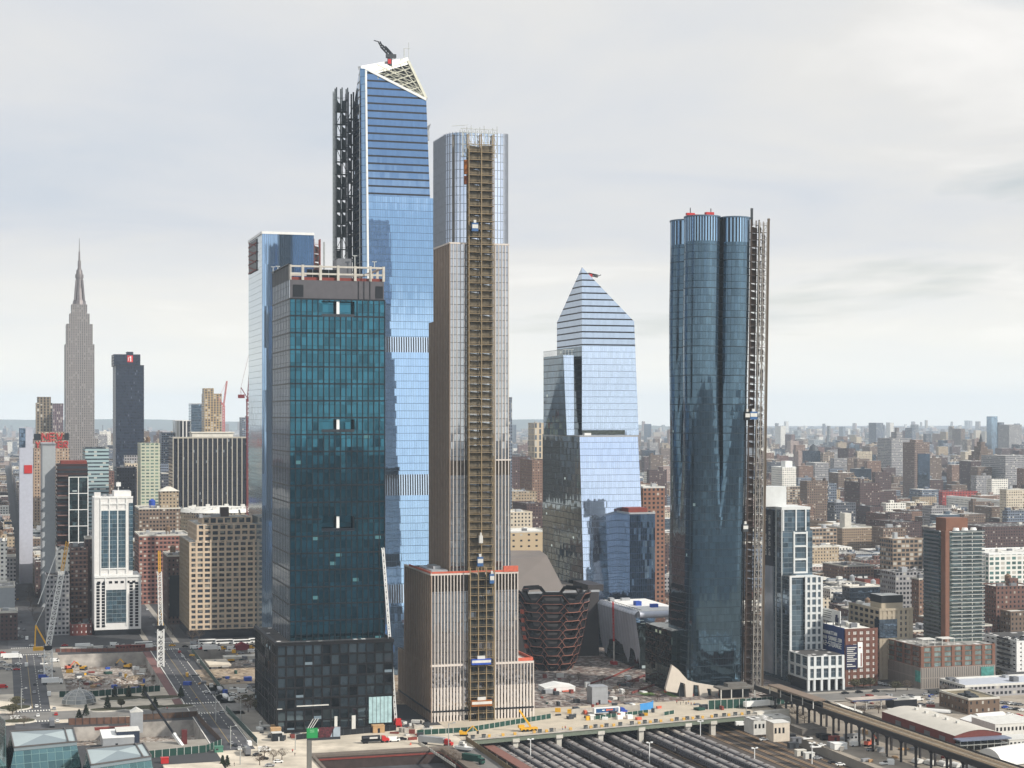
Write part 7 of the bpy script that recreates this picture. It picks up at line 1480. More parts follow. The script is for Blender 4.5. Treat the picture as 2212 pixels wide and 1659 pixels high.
for (lab, pb_, px0, px1, ptop, ymid, sc) in (('tall white lattice crane with a yellow luffing frame at the left of the excavation', 1463, 101, 143, 1170, 1402, 1), ('slim white and yellow lattice crane at the right rim of the excavation', 1440, 347, 344, 1190, 1358, .8)):
    Y = FP*(H)/(pb_-HY); s, t = gs((104 if sc == 1 else 347), pb_, 0); o = EG('tower_crane', lab, 'crane', s, t, 0 if sc == 1 else 0)
    z1 = zy(ymid, Y); mb = MB(); w_ = 4.2*sc+.5; mb.lattice((0, 0, -4), (0, 0, z1), w_, 3.4, .62); mb.build('mast', WHITE, o)
    top = (((px1-(104 if sc == 1 else 347))/FP*Y)*1.04, 0, zy(ptop, Y)); mid = tuple(a*.74+b*.26*0 for a, b in zip(top, top)) 
    mid = (top[0]*.72, 0, z1+2+(top[2]-z1-2)*.72); mb = MB(); mb.lattice((0, 0, z1+2), mid, 3.0*sc, 3, .5); mb.build('boom', WHITE, o); mb = MB(); mb.lattice(mid, top, 1.6*sc, 2.6, .34); mb.build('boom_tip', YELLOW, o)
    mb = MB(); mb.box(-2.4, 2.4, -2, 2, z1-.6, z1+2.2); mb.build('slewing_platform', BLACK, o)
    if sc == 1:
        mb = MB(); mb.bar((-8.5, 0, z1), (0, 0, z1+.5), 1.2); mb.bar((-8, 0, z1), (-7.4, 0, z1+15), .8); mb.bar((-7.4, 0, z1+15), (-.6, 0, z1+2), .9); mb.box(-9, -3, -1.6, 1.6, z1-.6, z1+1.6); mb.build('counter_frame', YELLOW, o)
        mb = MB(); mb.bar((-7.4, 0, z1+15), mid, .22); mb.bar((-6, 0, z1+28), (6, 0, z1+62), .5); mb.build('pendant', WHITE, o)
    else:
        mb = MB(); mb.bar((-1.6, 0, z1+2), (-1.2, 0, top[2]), .3); mb.bar((0, 0, z1+12), (1.8, 0, z1+2), .5); mb.build('pendant', YELLOW, o)
s, t = gs(410, 1613); o = EG('crawler_crane', 'black and white telescopic boom leaning out of the deep pit over the park', 'crane', s, t, PIT2[4])
Y = FP*H/(1613-HY); tp = ((327-410)/FP*Y*1.02, 30, zy(1490, Y+30)-PIT2[4]); m1 = tuple(a*.35 for a in tp)
mb = MB(); mb.box(-2.5, 3.5, -2, 2, 0, 1.3); mb.box(-2, 3, -1.6, 1.6, 1.3, 4); mb.build('crawler_body', DGREY, o); mb = MB(); mb.bar((0, 0, 3), (m1[0], m1[1], m1[2]+2), 1.4); mb.build('lower_boom', WHITE, o); mb = MB(); mb.bar((m1[0], m1[1], m1[2]+2), tp, .8); mb.build('upper_boom', BLACK, o)
s, t = gs(426, 1608); o = EG('shaft_frame', 'dark red steel drilling leader standing at the right side of the deep pit', 'drilling rig', s-6, t+3, PIT2[4]); mb = MB(); mb.box(-1.3, 1.3, -1.3, 1.3, 0, 15); mb.build('leader', solid('oxide_red', L3(84, 26, 26), .7, var=.3), o); mb = MB(); mb.box(-4, 0, -3, -1, 0, 2.6); mb.build('base', solid('oxide_red', L3(112, 32, 32), .7), o)
s, t = gs(572, 1518, -3); o = EG('folded_boom', 'white and blue folded crane boom lying across the sunken site', 'crane', s-10, t, -2); mb = MB(); mb.bar((0, 0, 9), (10, 0, 3), .8); mb.bar((0, 0, 7.6), (10, 0, 2.4), .6); mb.build('boom', LGREY, o); mb = MB(); mb.box(8, 12, -1.5, 1.5, 0, 3); mb.build('carrier', WHITE, o)
# ================================================================ elevated park line on steel legs
h0, h1 = gs(1668, 1487, 8), gs(2240, 1681, 8); HLN = hypot(h1[0]-h0[0], h1[1]-h0[1]); hd = ((h1[0]-h0[0])/HLN, (h1[1]-h0[1])/HLN)
o = E('elevated_park_line', 'old elevated rail line on dark steel legs running down the right side', 'elevated railway', (0, 0, 0), ANG)
def hp_(q, off): return (h0[0]+hd[0]*q-hd[1]*off, h0[1]+hd[1]*q+hd[0]*off)
def hstrip(mb, q0, q1, a, b, z0, z1, mi=0): mb.prism([hp_(q0, a), hp_(q1, a), hp_(q1, b), hp_(q0, b)], z0, z1, mi, bot=True)
HD = solid('weathered_deck', L3(132, 120, 102), .95, var=.5, sc=.4, blotch=.6); HS = solid('dark_steel', L3(54, 50, 50), .8, .2, var=.3)
mb = MB(); hstrip(mb, -10, HLN+10, -6, 6, 6.4, 8); mb.build('deck', HD, o)
mb = MB(); hstrip(mb, -10, HLN+10, -6.5, -6.02, 6, 8.5); hstrip(mb, -10, HLN+10, 6.02, 6.5, 6, 8.3); mb.build('girder', HS, o)
mb = MB()
for off in (-3.4, -2, 1.8, 3.2): hstrip(mb, 20, HLN+10, off, off+.22, 8.05, 8.3)
mb.build('rails', RAILM, o)
mb = MB(); hstrip(mb, -10, HLN+10, -6.45, -6.35, 8.5, 8.9); hstrip(mb, -10, HLN, 6.4, 6.5, 8.3, 8.6); mb.build('railing', DGREY, o)
k = 14
while k < HLN+6:
    for off in (-5.2, 5.2):
        p = hp_(k, off); zz = -.1 if p[0] > 452 else ZL-.1
        mb = MB(); mb.box(p[0]-.45, p[0]+.45, p[1]-.45, p[1]+.45, zz, 6.4); mb.bar((p[0], p[1], 4.2), (p[0]-hd[0]*3, p[1]-hd[1]*3, 6.3), .4); mb.bar((p[0], p[1], 4.2), (p[0]+hd[0]*3, p[1]+hd[1]*3, 6.3), .4); mb.build('leg', HS, o)
    a, b = hp_(k, -5.2), hp_(k, 5.2); mb = MB(); mb.bar((*a, 5.7), (*b, 5.7), .7); mb.build('cross_beam', HS, o); k += 13.5
s, t = gs(1690, 1500, 9); o = EG('station_canopy', 'brown flat canopy over the elevated walkway left of the white framed podium', 'canopy', s, t, 8, rot=atan2(hd[1], hd[0])+ANG)
mb = MB(); mb.box(-12, 42, -3, 4, 4, 4.8); mb.build('roof', solid('canopy_brown', L3(122, 106, 92), .8, var=.2), o)
for x in (-10, 3, 16, 29, 41): mb = MB(); mb.box(x-.2, x+.2, -2.8, -2.4, 0, 4); mb.build('post', OFFW, o)
mb = MB(); mb.box(-11, 41, 2.5, 3.2, .3, 3); mb.build('back_glazing', GL, o)
# ================================================================ glass hall roofs at the bottom left
TEAL = curtain('teal_hall_glass', (.10, .18, .18), L3(84, 112, 110), 3, 3, .05, .05, jit=.012, tv=.5, metal=.8, rough=.1); RF1 = solid('hall_roof_lit', L3(172, 184, 184), .45, .2, var=.12, sc=.1); RF2 = solid('hall_roof_shaded', L3(132, 144, 148), .45, .2, var=.12, sc=.1)  # two roof tones paint the light and shade of the folds
def hall(label, cs, z, down, kind='hall_roof'):
    """cs: four roof corners as seen in the photo: back left, back right, front right, front left"""
    P = [(*gs(px, py, z), z) for px, py in cs]; o = E(kind, label, 'exhibition hall', (0, 0, 0), ANG); c = [sum(p[i] for p in P)/4 for i in range(2)]
    mb = MB(); mb.prism([p[:2] for p in P], down, z-2.6, 0, 1, poly1=None); mb.build('glass_wall', [TEAL, RF2], o)
    q = lambda a, b, f: tuple(a[i]+(b[i]-a[i])*f for i in range(3)); cz = (*c, z+1.2)
    mb = MB()
    m_ = [q(P[i], P[(i+1) % 4], .5) for i in range(4)]
    for i in range(4): a, b = P[i], P[(i+1) % 4]; mb.face([a, b, cz], 0 if i % 2 else 1)
    mb.prism([p[:2] for p in P], z-1.2, z-.02, 1, bot=True, cap=False); mb.build('folded_roof', [RF1, RF2], o)
    mb = MB()
    for a, b in zip(P, P[1:]+P[:1]): mb.bar((a[0], a[1], z+.3), (b[0], b[1], z+.3), .5)
    a, b = q(P[0], P[1], .86), q(P[3], P[2], .86); mb.bar((a[0], a[1], z+.5), (b[0], b[1], z+.5), .5); mb.build('roof_rail', solid('rail_brown', L3(92, 88, 86), .7), o)
    P2 = [(c[0]+(p[0]-c[0])*1.14, c[1]+(p[1]-c[1])*1.14) for p in P]; mb = MB(); n = 4
    for i in range(n): j = (i+1) % n; mb.face([(*P2[i], z-9), (*P2[j], z-9), (P[j][0], P[j][1], z-1.3), (P[i][0], P[i][1], z-1.3)], 0)
    mb.prism(P2, down, z-9, 0, cap=False); mb.build('sloping_glass', TEAL, o)
hall('glass exhibition hall block with a folded grey roof at the bottom left corner', [(22, 1581), (158, 1574), (166, 1603), (30, 1616)], 36, 0)
hall('second glass hall block with a folded grey roof, lower and to the right', [(186, 1619), (309, 1607), (327, 1635), (196, 1654)], 34, 0)
s, t = gs(12, 1590, 36); o = EG('glass_atrium', 'tall teal glass atrium corner cut by the left edge at the bottom', 'exhibition hall', s, t-60, 0)
mb = MB(); mb.prism([(-40, 0), (3, 0), (3, 100), (-40, 100)], 0, 36, 0, poly1=[(-40, 0), (0, 0), (0, 96), (-40, 96)]); mb.prism([(-40, 0), (0, 0), (0, 96), (-40, 96)], 36, 42, 0, poly1=[(-40, 6), (-5, 6), (-5, 86), (-40, 86)]); mb.build('glass_wall', TEAL, o)
# ---------------------------------------------------------------- small park with glass shell, trees, paths
s, t = gs(171, 1524); o = EG('subway_shell', 'oval glass shell canopy over the station entrance in the park', 'canopy', s, t+3, 0, rot=ANG+.1)
mb = MB(); NA, NR = 20, 5
def ep(i, k): a = 2*pi*i/NA; r = cos(k*pi/2/NR); return (9.5*r*cos(a), 7.5*r*sin(a), 1.2+7.5*sin(k*pi/2/NR))
for i in range(NA):
    for k in range(NR): mb.face([ep(i, k), ep(i+1, k), ep(i+1, k+1), ep(i, k+1)])
mb.build('shell', solid('shell_glass', L3(150, 152, 150), .25, .4, var=.4, sc=.8), o); mb = MB()
for i in range(0, NA, 2):
    for k in range(NR): mb.bar(ep(i, k), ep(i, k+1), .18)
for k in range(NR):
    for i in range(NA): mb.bar(ep(i, k), ep(i+1, k), .14)
mb.build('ribs', OFFW, o); mb = MB(); mb.cyl(0, 0, 0, 1.2, 7.6, n=16); mb.build('base', CONCL, o)
def planter(label, px, py, rx, ry, fill, rim=CONCL, h=.7):
    s, t = gs(px, py); o = EG('planter', label, 'planter', s, t, .05); P = [(rx*cos(2*pi*i/20), ry*sin(2*pi*i/20)) for i in range(20)]
    mb = MB(); mb.prism(P, 0, h, 0); mb.build('rim', rim, o); mb = MB(); mb.prism([(x*.92, y*.9) for x, y in P], h, h+.25, 0); mb.build('planting', fill, o)
BED = solid('winter_bed', L3(74, 72, 44), .95, var=.8, sc=.9); LAWN = solid('winter_grass', L3(96, 118, 62), .95, var=.5, sc=.5)
planter('oval planter with dark shrubs right of the glass shell', 262, 1511, 13, 7, BED); planter('long oval planter with shrubs at the right of the park', 345, 1509, 12, 6, BED)
planter('oval planter bed nearer the brown timber fence', 312, 1531, 13, 6, BED); planter('small curved planter bed below the first oval planter', 232, 1535, 10, 5, BED); planter('planter bed left of the shell at the street corner', 32, 1531, 9, 8, BED); planter('lower planter bed at the left street corner', 40, 1560, 9, 6, BED); planter('right hand planter near the road crossing', 385, 1528, 9, 5, BED)
LEAF = [solid('evergreen_leaf', (.030, .050, .022), .9, var=.7, sc=1.5), solid('bare_twigs', L3(112, 96, 80), .95, var=.5, sc=1.5), solid('olive_leaf', (.10, .09, .045), .9, var=.6, sc=1.5)]; BARK = solid('bark', L3(84, 72, 62), .95)
tp = {}
def tree(label, px, py, h, r, kind=0, z=0, group=None, cat='tree', name='street_tree'):
    s, t = gs(px, py, z); key = (kind, round(h), round(r), R.randint(0, 1))
    if key in tp: o = tree_copy(tp[key])
    else:
        rg = random.Random(len(tp)+5); o = bpy.data.objects.new(name, None); S.collection.objects.link(o); mb = MB(); mb.cyl(0, 0, 0, h*.6, .28, .1, 6)
        for i in range(6): a = i*1.05; mb.bar((0, 0, h*(.3+.05*i)), (r*.7*cos(a), r*.7*sin(a), h*(.55+.06*i)), .12)
        mb.build('trunk', BARK, o); mb = MB(); n = 520 if kind != 1 else 420
        for i in range(n):
            a, u = rg.random()*2*pi, rg.random()
            if kind == 0: zz = h*(.12+.88*u); rr_ = r*(1-u)*.95*(.35+.65*rg.random())+.15
            else: zz = h*(.38+.62*u); rr_ = r*sqrt(max(0, 1-(2*u-1)**2))*(.3+.7*rg.random())*(1+.25*sin(a*3+u*5))
            c = Vector((rr_*cos(a), rr_*sin(a), zz)); q = (.42 if kind != 1 else .5)*(.6+.8*rg.random()); v1 = Vector((rg.gauss(0, 1), rg.gauss(0, 1), rg.gauss(0, 1))).normalized(); v2 = v1.orthogonal().normalized()
            w_ = q*(.07 if kind == 1 else .55)
            mb.face([c-v1*q, c+v2*w_, c+v1*q, c-v2*w_])
        mb.build('crown', LEAF[kind], o); tp[key] = o
    o.location = (*wst(s, t), z); o.rotation_euler[2] = R.random()*6; return tag(o, label, cat, group)
for i, (px, py, h, r, k) in enumerate([(248, 1509, 7, 2.2, 0), (278, 1508, 7, 2.2, 0), (312, 1510, 8, 2.4, 0), (391, 1508, 7, 2.2, 0), (186, 1546, 6, 2.2, 0), (232, 1533, 8, 2.2, 0), (335, 1530, 6, 2.2, 0), (171, 1553, 5, 2.2, 0), (330, 1544, 6, 2, 2), (262, 1530, 5, 2, 2)]):
    tree(('dark evergreen' if k == 0 else 'olive bush like')+f' tree in the park, {words[i]} of the clump by the planters', px, py, h, r, k)
for i, (px, py, h, r, k) in enumerate([(27, 1545, 6, 4, 2), (36, 1528, 6, 4, 2), (30, 1562, 6, 4, 1), (52, 1568, 5, 3.5, 1)]): tree(f'brownish winter tree at the left street corner, {words[i]} from the back', px, py, h, r, k)
for i, (px, py) in enumerate([(520, 1528), (531, 1524), (541, 1530), (552, 1522), (536, 1538), (555, 1536)]): tree(f'bare tan winter tree beside the dark podium, {words[i]} from the left', px, py, 6, 4, 2 if i % 2 else 1)
for i, (px, py) in enumerate([(481, 1656), (491, 1656)]): tree(('left' if i == 0 else 'right')+' narrow conical evergreen on the plaza edge', px, py, 5, 1.4, 0)
for i, (px, py, k) in enumerate([(571, 1634, 1), (590, 1643, 1), (609, 1641, 1), (561, 1653, 1)]): tree(f'bare round winter tree on the pale plaza, {words[i]} from the left', px, py, 5, 3, k)
for i, (px, py) in enumerate([(960, 1638), (975, 1644), (985, 1650)]): tree(f'bare sprawling shrub below the red cab, {words[i]} from the left', px, py, 5, 3.6, 1, 0)
for i, (px, py) in enumerate([(1716, 1550), (1728, 1556), (1738, 1562), (1850, 1560), (1835, 1556)]): tree(f'bare thicket tree under the elevated line, {words[i]} from the left', px, py, 6, 4, 1, ZL if px < 1800 else 0)
for i, (px, py) in enumerate([(1846, 1489), (1866, 1487), (1880, 1486), (2160, 1470), (2150, 1466)]): tree(f'dark street tree at the foot of the brick and white buildings, {words[i]} from the left', px, py, 6, 4, 2)
for i, (px, py) in enumerate([(415, 1387), (430, 1385), (350, 1393), (362, 1360), (372, 1372), (70, 1330), (62, 1290), (80, 1350), (66, 1310)]): tree(f'dark bare street tree among the left buildings, {words[i]} listed from the loft corner', px, py, 9, 5, 1)
# grey vent box, site huts, concrete boxes round the pits
def bx(name, label, cat, px, py, w, d, h, mat, z=0, rot=ANG, top=None, group=None, extra=None):
    s, t = gs(px, py, z); o = EG(name, label, cat, s, t, z, group, rot); mb = MB(); mb.box(0, w, 0, d, 0, h, 0); mb.build('body', mat, o); mb = MB(); mb.box(-.15, w+.15, -.15, d+.15, h, h+.25); mb.build('roof', top or mat, o)
    if extra == 'win':
        mb = MB(); [mb.box(.6+i*2.2, 1.7+i*2.2, -.06, -.01, h*.45, h*.75) for i in range(max(1, int((w-1)/2.2)))]; mb.build('windows', GL, o)
    if extra == 'door': mb = MB(); mb.box(w*.4, w*.4+1.2, -.06, -.01, 0, 2.4); mb.build('door', BLACK, o)
    if extra == 'gable':
        mb = MB(); P = [(0, h+.2), (w, h+.2), (w/2, h+2)]; slab(mb, P, 0, d); mb.build('gable', top or mat, o)
    return o
bx('grey_vent_house', 'tall grey gabled box standing behind the pits in the middle of the fence', 'vent house', 282, 1584, 6.2, 6, 10.5, LGREY, extra='gable', top=OFFW)
bx('site_building', 'white flat roofed site building between the two pits', 'site building', 222, 1618, 15, 24, 5, LGREY, top=WHITE, extra='door'); bx('site_building', 'dark blue fronted site block with a pale roof beside the deep pit', 'site building', 252, 1612, 11, 12, 7, solid('navy_panel', L3(34, 44, 62), .6), top=OFFW)
bx('site_fence_box', 'rust brown ledge above the pale site roofs', 'platform', 205, 1578, 21, 3, .9, RUST)
bx('red_shed', 'small bright red kiosk right of the second glass hall', 'kiosk', 348, 1650, 3.5, 3, 2.4, RED)
bx('terrace', 'pale terrace with a brown inner bed at the bottom edge', 'terrace', 362, 1680, 26, 22, 1.2, CONCL, top=PAVE); bx('green_bus_shelter', 'green site hut at the corner of the deep pit hoarding', 'site hut', 464, 1626, 4, 3, 2.6, solid('hut_green', L3(70, 120, 100), .7), extra='win')
for i, (px, py, w, m) in enumerate([(130, 1409, 22, CONC), (158, 1408, 9, WHITE), (197, 1406, 8, OFFW), (250, 1404, 20, RUST), (285, 1402, 14, WHITE)]): bx('site_container', ('white' if m is WHITE else 'pale' if m in (CONC, OFFW) else 'rusty')+f' site container, {words[i]} along the far rim of the excavation', 'container', px, py, w, 2.6, 2.8, m, extra='win' if i % 2 else None)
bx('raised_platform', 'tan raised timber platform over the sunken site', 'platform', 452, 1441, 14, 28, .8, PAVE, z=0); bx('concrete_pad', 'long pale concrete pad behind the sunken site', 'platform', 485, 1424, 22, 10, 1, CONCL)
bx('dark_red_tent', 'dark red tent roof among the site sheds before the loft building', 'tent', 510, 1405, 9, 7, 3, solid('maroon_cloth', L3(120, 26, 40), .7), extra='gable'); bx('timber_hut', 'tan timber hut with an overhanging roof by the podium corner', 'site hut', 586, 1590, 5, 4, 3.6, WOOD, extra='door'); bx('tan_scaffold_deck', 'long tan boardwalk roof along the left foot of the dark podium', 'canopy', 586, 1582, 14, 2, 3.4, WOOD)
bx('timber_hut', 'plywood hut by the pale film wrapped podium corner', 'site hut', 806, 1584, 6, 4, 3.6, WOOD, extra='door'); bx('dark_gatehouse', 'black and green gatehouse left of the podium hoarding', 'site hut', 588, 1602, 5, 4, 4, BLACK, top=OFFW)
# pit clutter: heaps as loose material
for i, (px, py, rx, ry, m, h) in enumerate([(150, 1478, 16, 8, RUBBLE, 3), (195, 1470, 10, 6, DIRT, 2.5), (245, 1475, 12, 8, RUBBLE, 3), (300, 1466, 9, 6, DIRT, 2), (330, 1470, 10, 5, RUBBLE, 3.5), (280, 1484, 8, 4, DIRT, 1.6)]): blob('rubble_heap', px, py, rx, ry, m, h, PIT1[4], seed=i)
for i, (px, py, rx, ry, m, h) in enumerate([(345, 1618, 7, 4, DIRT, 2.5), (375, 1616, 6, 4, RUBBLE, 2.5), (400, 1620, 6, 3, DIRT, 2)]): blob('rubble_heap', px, py, rx, ry, m, h, PIT2[4], seed=20+i)
JUNK = [LGREY, OFFW, CONCD, WOOD, RUST, MGREY, BLUEP, DGREY, YELLOW, WHITE, CONC, GREENF]
JN = {id(LGREY): 'light grey', id(OFFW): 'off white', id(CONCD): 'dark concrete', id(WOOD): 'timber coloured', id(RUST): 'rusty', id(MGREY): 'mid grey', id(BLUEP): 'blue', id(DGREY): 'dark grey', id(YELLOW): 'yellow', id(WHITE): 'white', id(CONC): 'tan', id(GREENF): 'green', id(ORANGE): 'orange'}
RJ = random.Random(3)
def scatter(n, px0, px1, py0, py1, z, area, mats=JUNK, smax=4.5, inside=None):
    for i in range(n):
        px, py = px0+(px1-px0)*RJ.random(), py0+(py1-py0)*RJ.random(); s, t = gs(px, py, z)
        if inside and not (inside[0]+1 < s < inside[1]-3 and inside[2]+1 < t < inside[3]-3): continue
        m = RJ.choice(mats); w, d, h = [RJ.choice((1.2, 2, 3, smax)) for _ in range(2)]+[RJ.choice((.8, 1.4, 2.2))]; blockthing('material_stack', f'{JN[id(m)]} stack of building material {area}', 'material stack', w, d, h, m, s, t, z, f'{JN[id(m)]} stacks {area}', ANG+RJ.choice((0, .3, -.4, .1)))
scatter(62, 90, 350, 1445, 1500, PIT1[4], 'on the excavation floor', inside=PIT1); scatter(30, 400, 560, 1415, 1490, PIT4[4], 'in the sunken site left of the dark podium', inside=PIT4); scatter(28, 400, 560, 1398, 1500, 0, 'beside the sunken site')
scatter(66, 1165, 1560, 1462, 1535, 0, 'on the plaza building site', mats=[LGREY, OFFW, RUST, RUST, MGREY, CONCD, ORANGE, DGREY, WHITE, GREENF]); scatter(30, 1190, 1420, 1538, 1556, .1, 'along the back of the viaduct deck', mats=[ORANGE, WHITE, OFFW, YELLOW, DGREY, WOOD], smax=3)
scatter(30, 560, 640, 1550, 1600, 0, 'left of the dark podium', mats=[LGREY, OFFW, WHITE, DGREY, RUST]); scatter(26, 850, 930, 1560, 1600, 0, 'between the two podiums', mats=[RUST, DGREY, OFFW, CONC, RED] if False else [RUST, DGREY, OFFW, CONC])
scatter(44, 1730, 2110, 1585, 1655, ZL, 'in the lot beside the elevated line', mats=[OFFW, WHITE, LGREY, RUST, DGREY, CONC, WOOD], inside=(398, 450, 600, 840)); scatter(34, 1840, 2110, 1502, 1532, 0, 'in the yard before the brown flat roofed building', mats=[OFFW, WHITE, LGREY, RUST, DGREY, CONC])
scatter(26, 1300, 1430, 1300, 1318, 0, 'x') if False else None
carsat('standing round the sunken site by the loft building', [(420, 1402, 'white', 'van'), (436, 1403, 'red'), (455, 1406, 'white', 'lorry'), (478, 1404, 'yellow', 'van'), (495, 1408, 'white', 'pickup'), (520, 1412, 'silver'), (545, 1410, 'white', 'van'), (556, 1418, 'grey'), (548, 1430, 'white', 'pickup'), (540, 1486, 'silver'), (552, 1493, 'white'), (524, 1497, 'white', 'van'), (506, 1490, 'white', 'pickup')])
carsat('on the ground left of the first excavation', [(118, 1430, 'white', 'van'), (92, 1420, 'silver', 'pickup'), (96, 1436, 'white', 'pickup'), (112, 1452, 'dark grey'), (94, 1466, 'blue', 'van'), (110, 1478, 'white', 'lorry'), (90, 1452, 'white')])
for i, (px, py) in enumerate([(1712, 1478), (1790, 1465), (1960, 1492), (1935, 1494), (2040, 1500), (1760, 1545), (1780, 1552), (1868, 1545), (1898, 1541), (2120, 1530)]): tree(f'small bare tree on the right hand streets and lots, {words[i]} of them', px, py, 6, 3.5, 1 if i % 3 else 2)
for i, (px, py) in enumerate([(1350, 1478), (1366, 1486), (1384, 1494), (1402, 1502), (1330, 1500), (1352, 1508), (1300, 1476), (1250, 1470), (1230, 1478), (1420, 1512)]): tree(f'thin bare sapling on the plaza building site, {words[i]} of the planted ones', px, py, 5, 2.4, 1)
# plaza structures
bx('white_marquee', 'white peaked marquee on the plaza below the honeycomb structure', 'tent', 1176, 1496, 19, 12, 2.6, WHITE, extra='gable'); bx('grey_cube_vent', 'tall blank grey cube standing on the plaza building site', 'vent house', 1279, 1522, 9.4, 9, 9.5, LGREY, extra='door'); bx('white_kiosk', 'tiny white box kiosk left of the grey cube', 'kiosk', 1266, 1486, 2.6, 2.5, 3, WHITE, extra='win')
s, t = gs(1330, 1543); o = EG('curved_retaining_wall', 'pale curved concrete wall turning into bright blue boarding on the plaza', 'wall', s, t+5)
mb = MB(); pts = [(-24+i*2.5, 3.5*sin(i*.16)-2.0) for i in range(17)]
for i, (a, b) in enumerate(zip(pts, pts[1:])): mb.prism([(a[0], a[1]), (b[0], b[1]), (b[0], b[1]+.6), (a[0], a[1]+.6)], 0, 3.4, 0)
mb.build('concrete_wall', CONC, o); mb = MB(); p2 = [pts[-1]]+[(16+11*sin(i*.22)+.2, 1.2+9*(1-cos(i*.22))) for i in range(1, 8)]
for a, b in zip(p2, p2[1:]): mb.prism([(a[0], a[1]), (b[0], b[1]), (b[0]-.1, b[1]+.6), (a[0]-.1, a[1]+.6)], 0, 4, 0)
mb.build('blue_boarding', solid('sky_blue_board', L3(58, 132, 190), .7, var=.15), o); mb = MB(); mb.prism([(-2, 3), (16, 2.4), (24, 7), (24, 16), (4, 16)], 0, .5, 0); mb.build('earth_bed', solid('ochre_earth', L3(128, 98, 68), .95, var=.3), o)
for i, (px, py, w, d) in enumerate([(1410, 1480, 5, 34), (1385, 1500, 8, 12), (1440, 1500, 4, 20)]): s, t = gs(px, py); sheet('grass_bed', rect(s, s+w, t-d/2, t+d/2), .12, LAWN, 'stuff')
for i, (px, py, L, a) in enumerate([(1340, 1455, 60, .9), (1370, 1470, 50, .85), (1300, 1470, 40, .8), (1390, 1490, 34, .8), (1420, 1470, 46, 1.2)]):
    s, t = gs(px, py); o = EG('curved_kerb', f'rusty low formwork wall sweeping across the plaza, {words[i]} from the honeycomb side', 'wall', s, t, .1, rot=ANG+a); mb = MB(); mb.box(-L/2, L/2, -.3, .3, 0, 1.1 if i % 2 else .8); mb.build('board', [RUST, solid('red_mesh', L3(128, 66, 60), .9, var=.6, sc=.6)][i % 2], o)
# tall billboard on a steel column
s, t = gs(668, 1700, -4); Y = wst(s, t)[1]; o = EG('roadside_billboard', 'green and picture billboard on a tall steel column in front of the dark podium', 'billboard', s, t, -6); zb, zt = zy(1593, Y)+6, zy(1573, Y)+6; x1 = lx(s, t, 735, 0)
mb = MB(); mb.box(-1, 1, -.9, .9, 0, zb-1.2); mb.build('column', solid('column_steel', L3(122, 120, 114), .5, .4, var=.2), o)
mb = MB(); mb.box(-1, x1, -.4, .6, zb-1.4, zb-.5); mb.build('catwalk', DGREY, o); xg = lx(s, t, 686, 0)
mb = MB(); mb.box(-1.2, xg, -.5, -.1, zb-.3, zt); p1 = mb.build('green_panel', solid('advert_green', L3(34, 140, 74), .5, var=.1), o); mb = MB(); [mb.box(.2, 2.2, -.56, -.51, zt-1-i*.8, zt-.7-i*.8) for i in range(2)]; mb.build('panel_print', solid('pale_green', L3(140, 200, 150), .5), p1)
mb = MB(); mb.box(xg+.5, x1, -.5, -.1, zb-.3, zt+.1); p2 = mb.build('picture_panel', solid('advert_maroon', L3(112, 52, 58), .6, var=1.0, sc=1.2), o)
mb = MB(); slab(mb, [(xg+5.6, zb-.2), (x1-.1, zb-.2), (x1-.1, zt), (xg+7.6, zt)], -.56, -.51); mb.box(x1-3.7, x1-3.3, -.64, -.57, zb-.1, zt-1.2, 1); mb.box(x1-3.8, x1-3.2, -.64, -.57, zt-1.2, zt-.7, 1); mb.build('picture_print', [solid('pale_sky_print', L3(170, 182, 190), .6), BLACK], p2)
for k in range(3): mb = MB(); mb.bar((-.6+k, 0, zt), (2.5+k*1.2, 4, zt+3.4), .2); mb.build('floodlight_arm', OFFW, o)
# ---------------------------------------------------------------- right foreground: sheds, warehouse, tents
s, t, w, d = fit(1905, 2062, 2164, 831); o = EG('vaulted_warehouse', 'long red brick warehouse with a pale shallow vaulted roof and grey doors', 'warehouse', s, t); h = 7.0; d = min(d, 90); OCC.append((s-2, s+w+2, t-2, t+d+2))
BW_ = solid('warehouse_brick', L3(112, 58, 52), .85, var=.25, sc=.4); mb = MB(); mb.box(0, w, 0, d, -.5, h); mb.build('wall', BW_, o); mb = MB(); n = 10
for i in range(n):
    a0, a1 = i/n, (i+1)/n; z0_, z1_ = h+2.3*sin(pi*a0), h+2.3*sin(pi*a1); mb.face([(w*a0, -.3, z0_), (w*a1, -.3, z1_), (w*a1, d, z1_), (w*a0, d, z0_)]); mb.face([(w*a0, .0, h), (w*a1, .0, h), (w*a1, 0, z1_), (w*a0, 0, z0_)], 1)
mb.build('vaulted_roof', [solid('warehouse_roof', L3(198, 192, 180), .6, .1, var=.15, sc=.15), BW_], o)
for k in range(4): y = d*(.12+.2*k); mb = MB(); mb.box(-.2, .0, y, y+5.5, 0, 5); mb.build('roller_door', MGREY, o)
mb = MB(); mb.box(-1, w+1, -7, -.35, 5.4, 6); mb.build('porch_roof', solid('porch_blue', L3(116, 124, 142), .5, .2), o); mb = MB(); mb.box(0, w, -5.5, -.4, 3, 3.4); [mb.box(w*i/7-.12, w*i/7+.12, -5.4, -5.1, 0, 5.4) for i in range(8)]; mb.build('porch_frame', STEEL, o); mb = MB(); mb.box(.6, w-.6, -.5, -.2, .2, 5); mb.build('glazed_end', GL, o)
for i in range(5): mb = MB(); y = d*(.25+i*.14); mb.box(w*.5-.8, w*.5+.8, y, y+1.6, h+2.2, h+3.4); mb.build('roof_vent', OFFW, o)
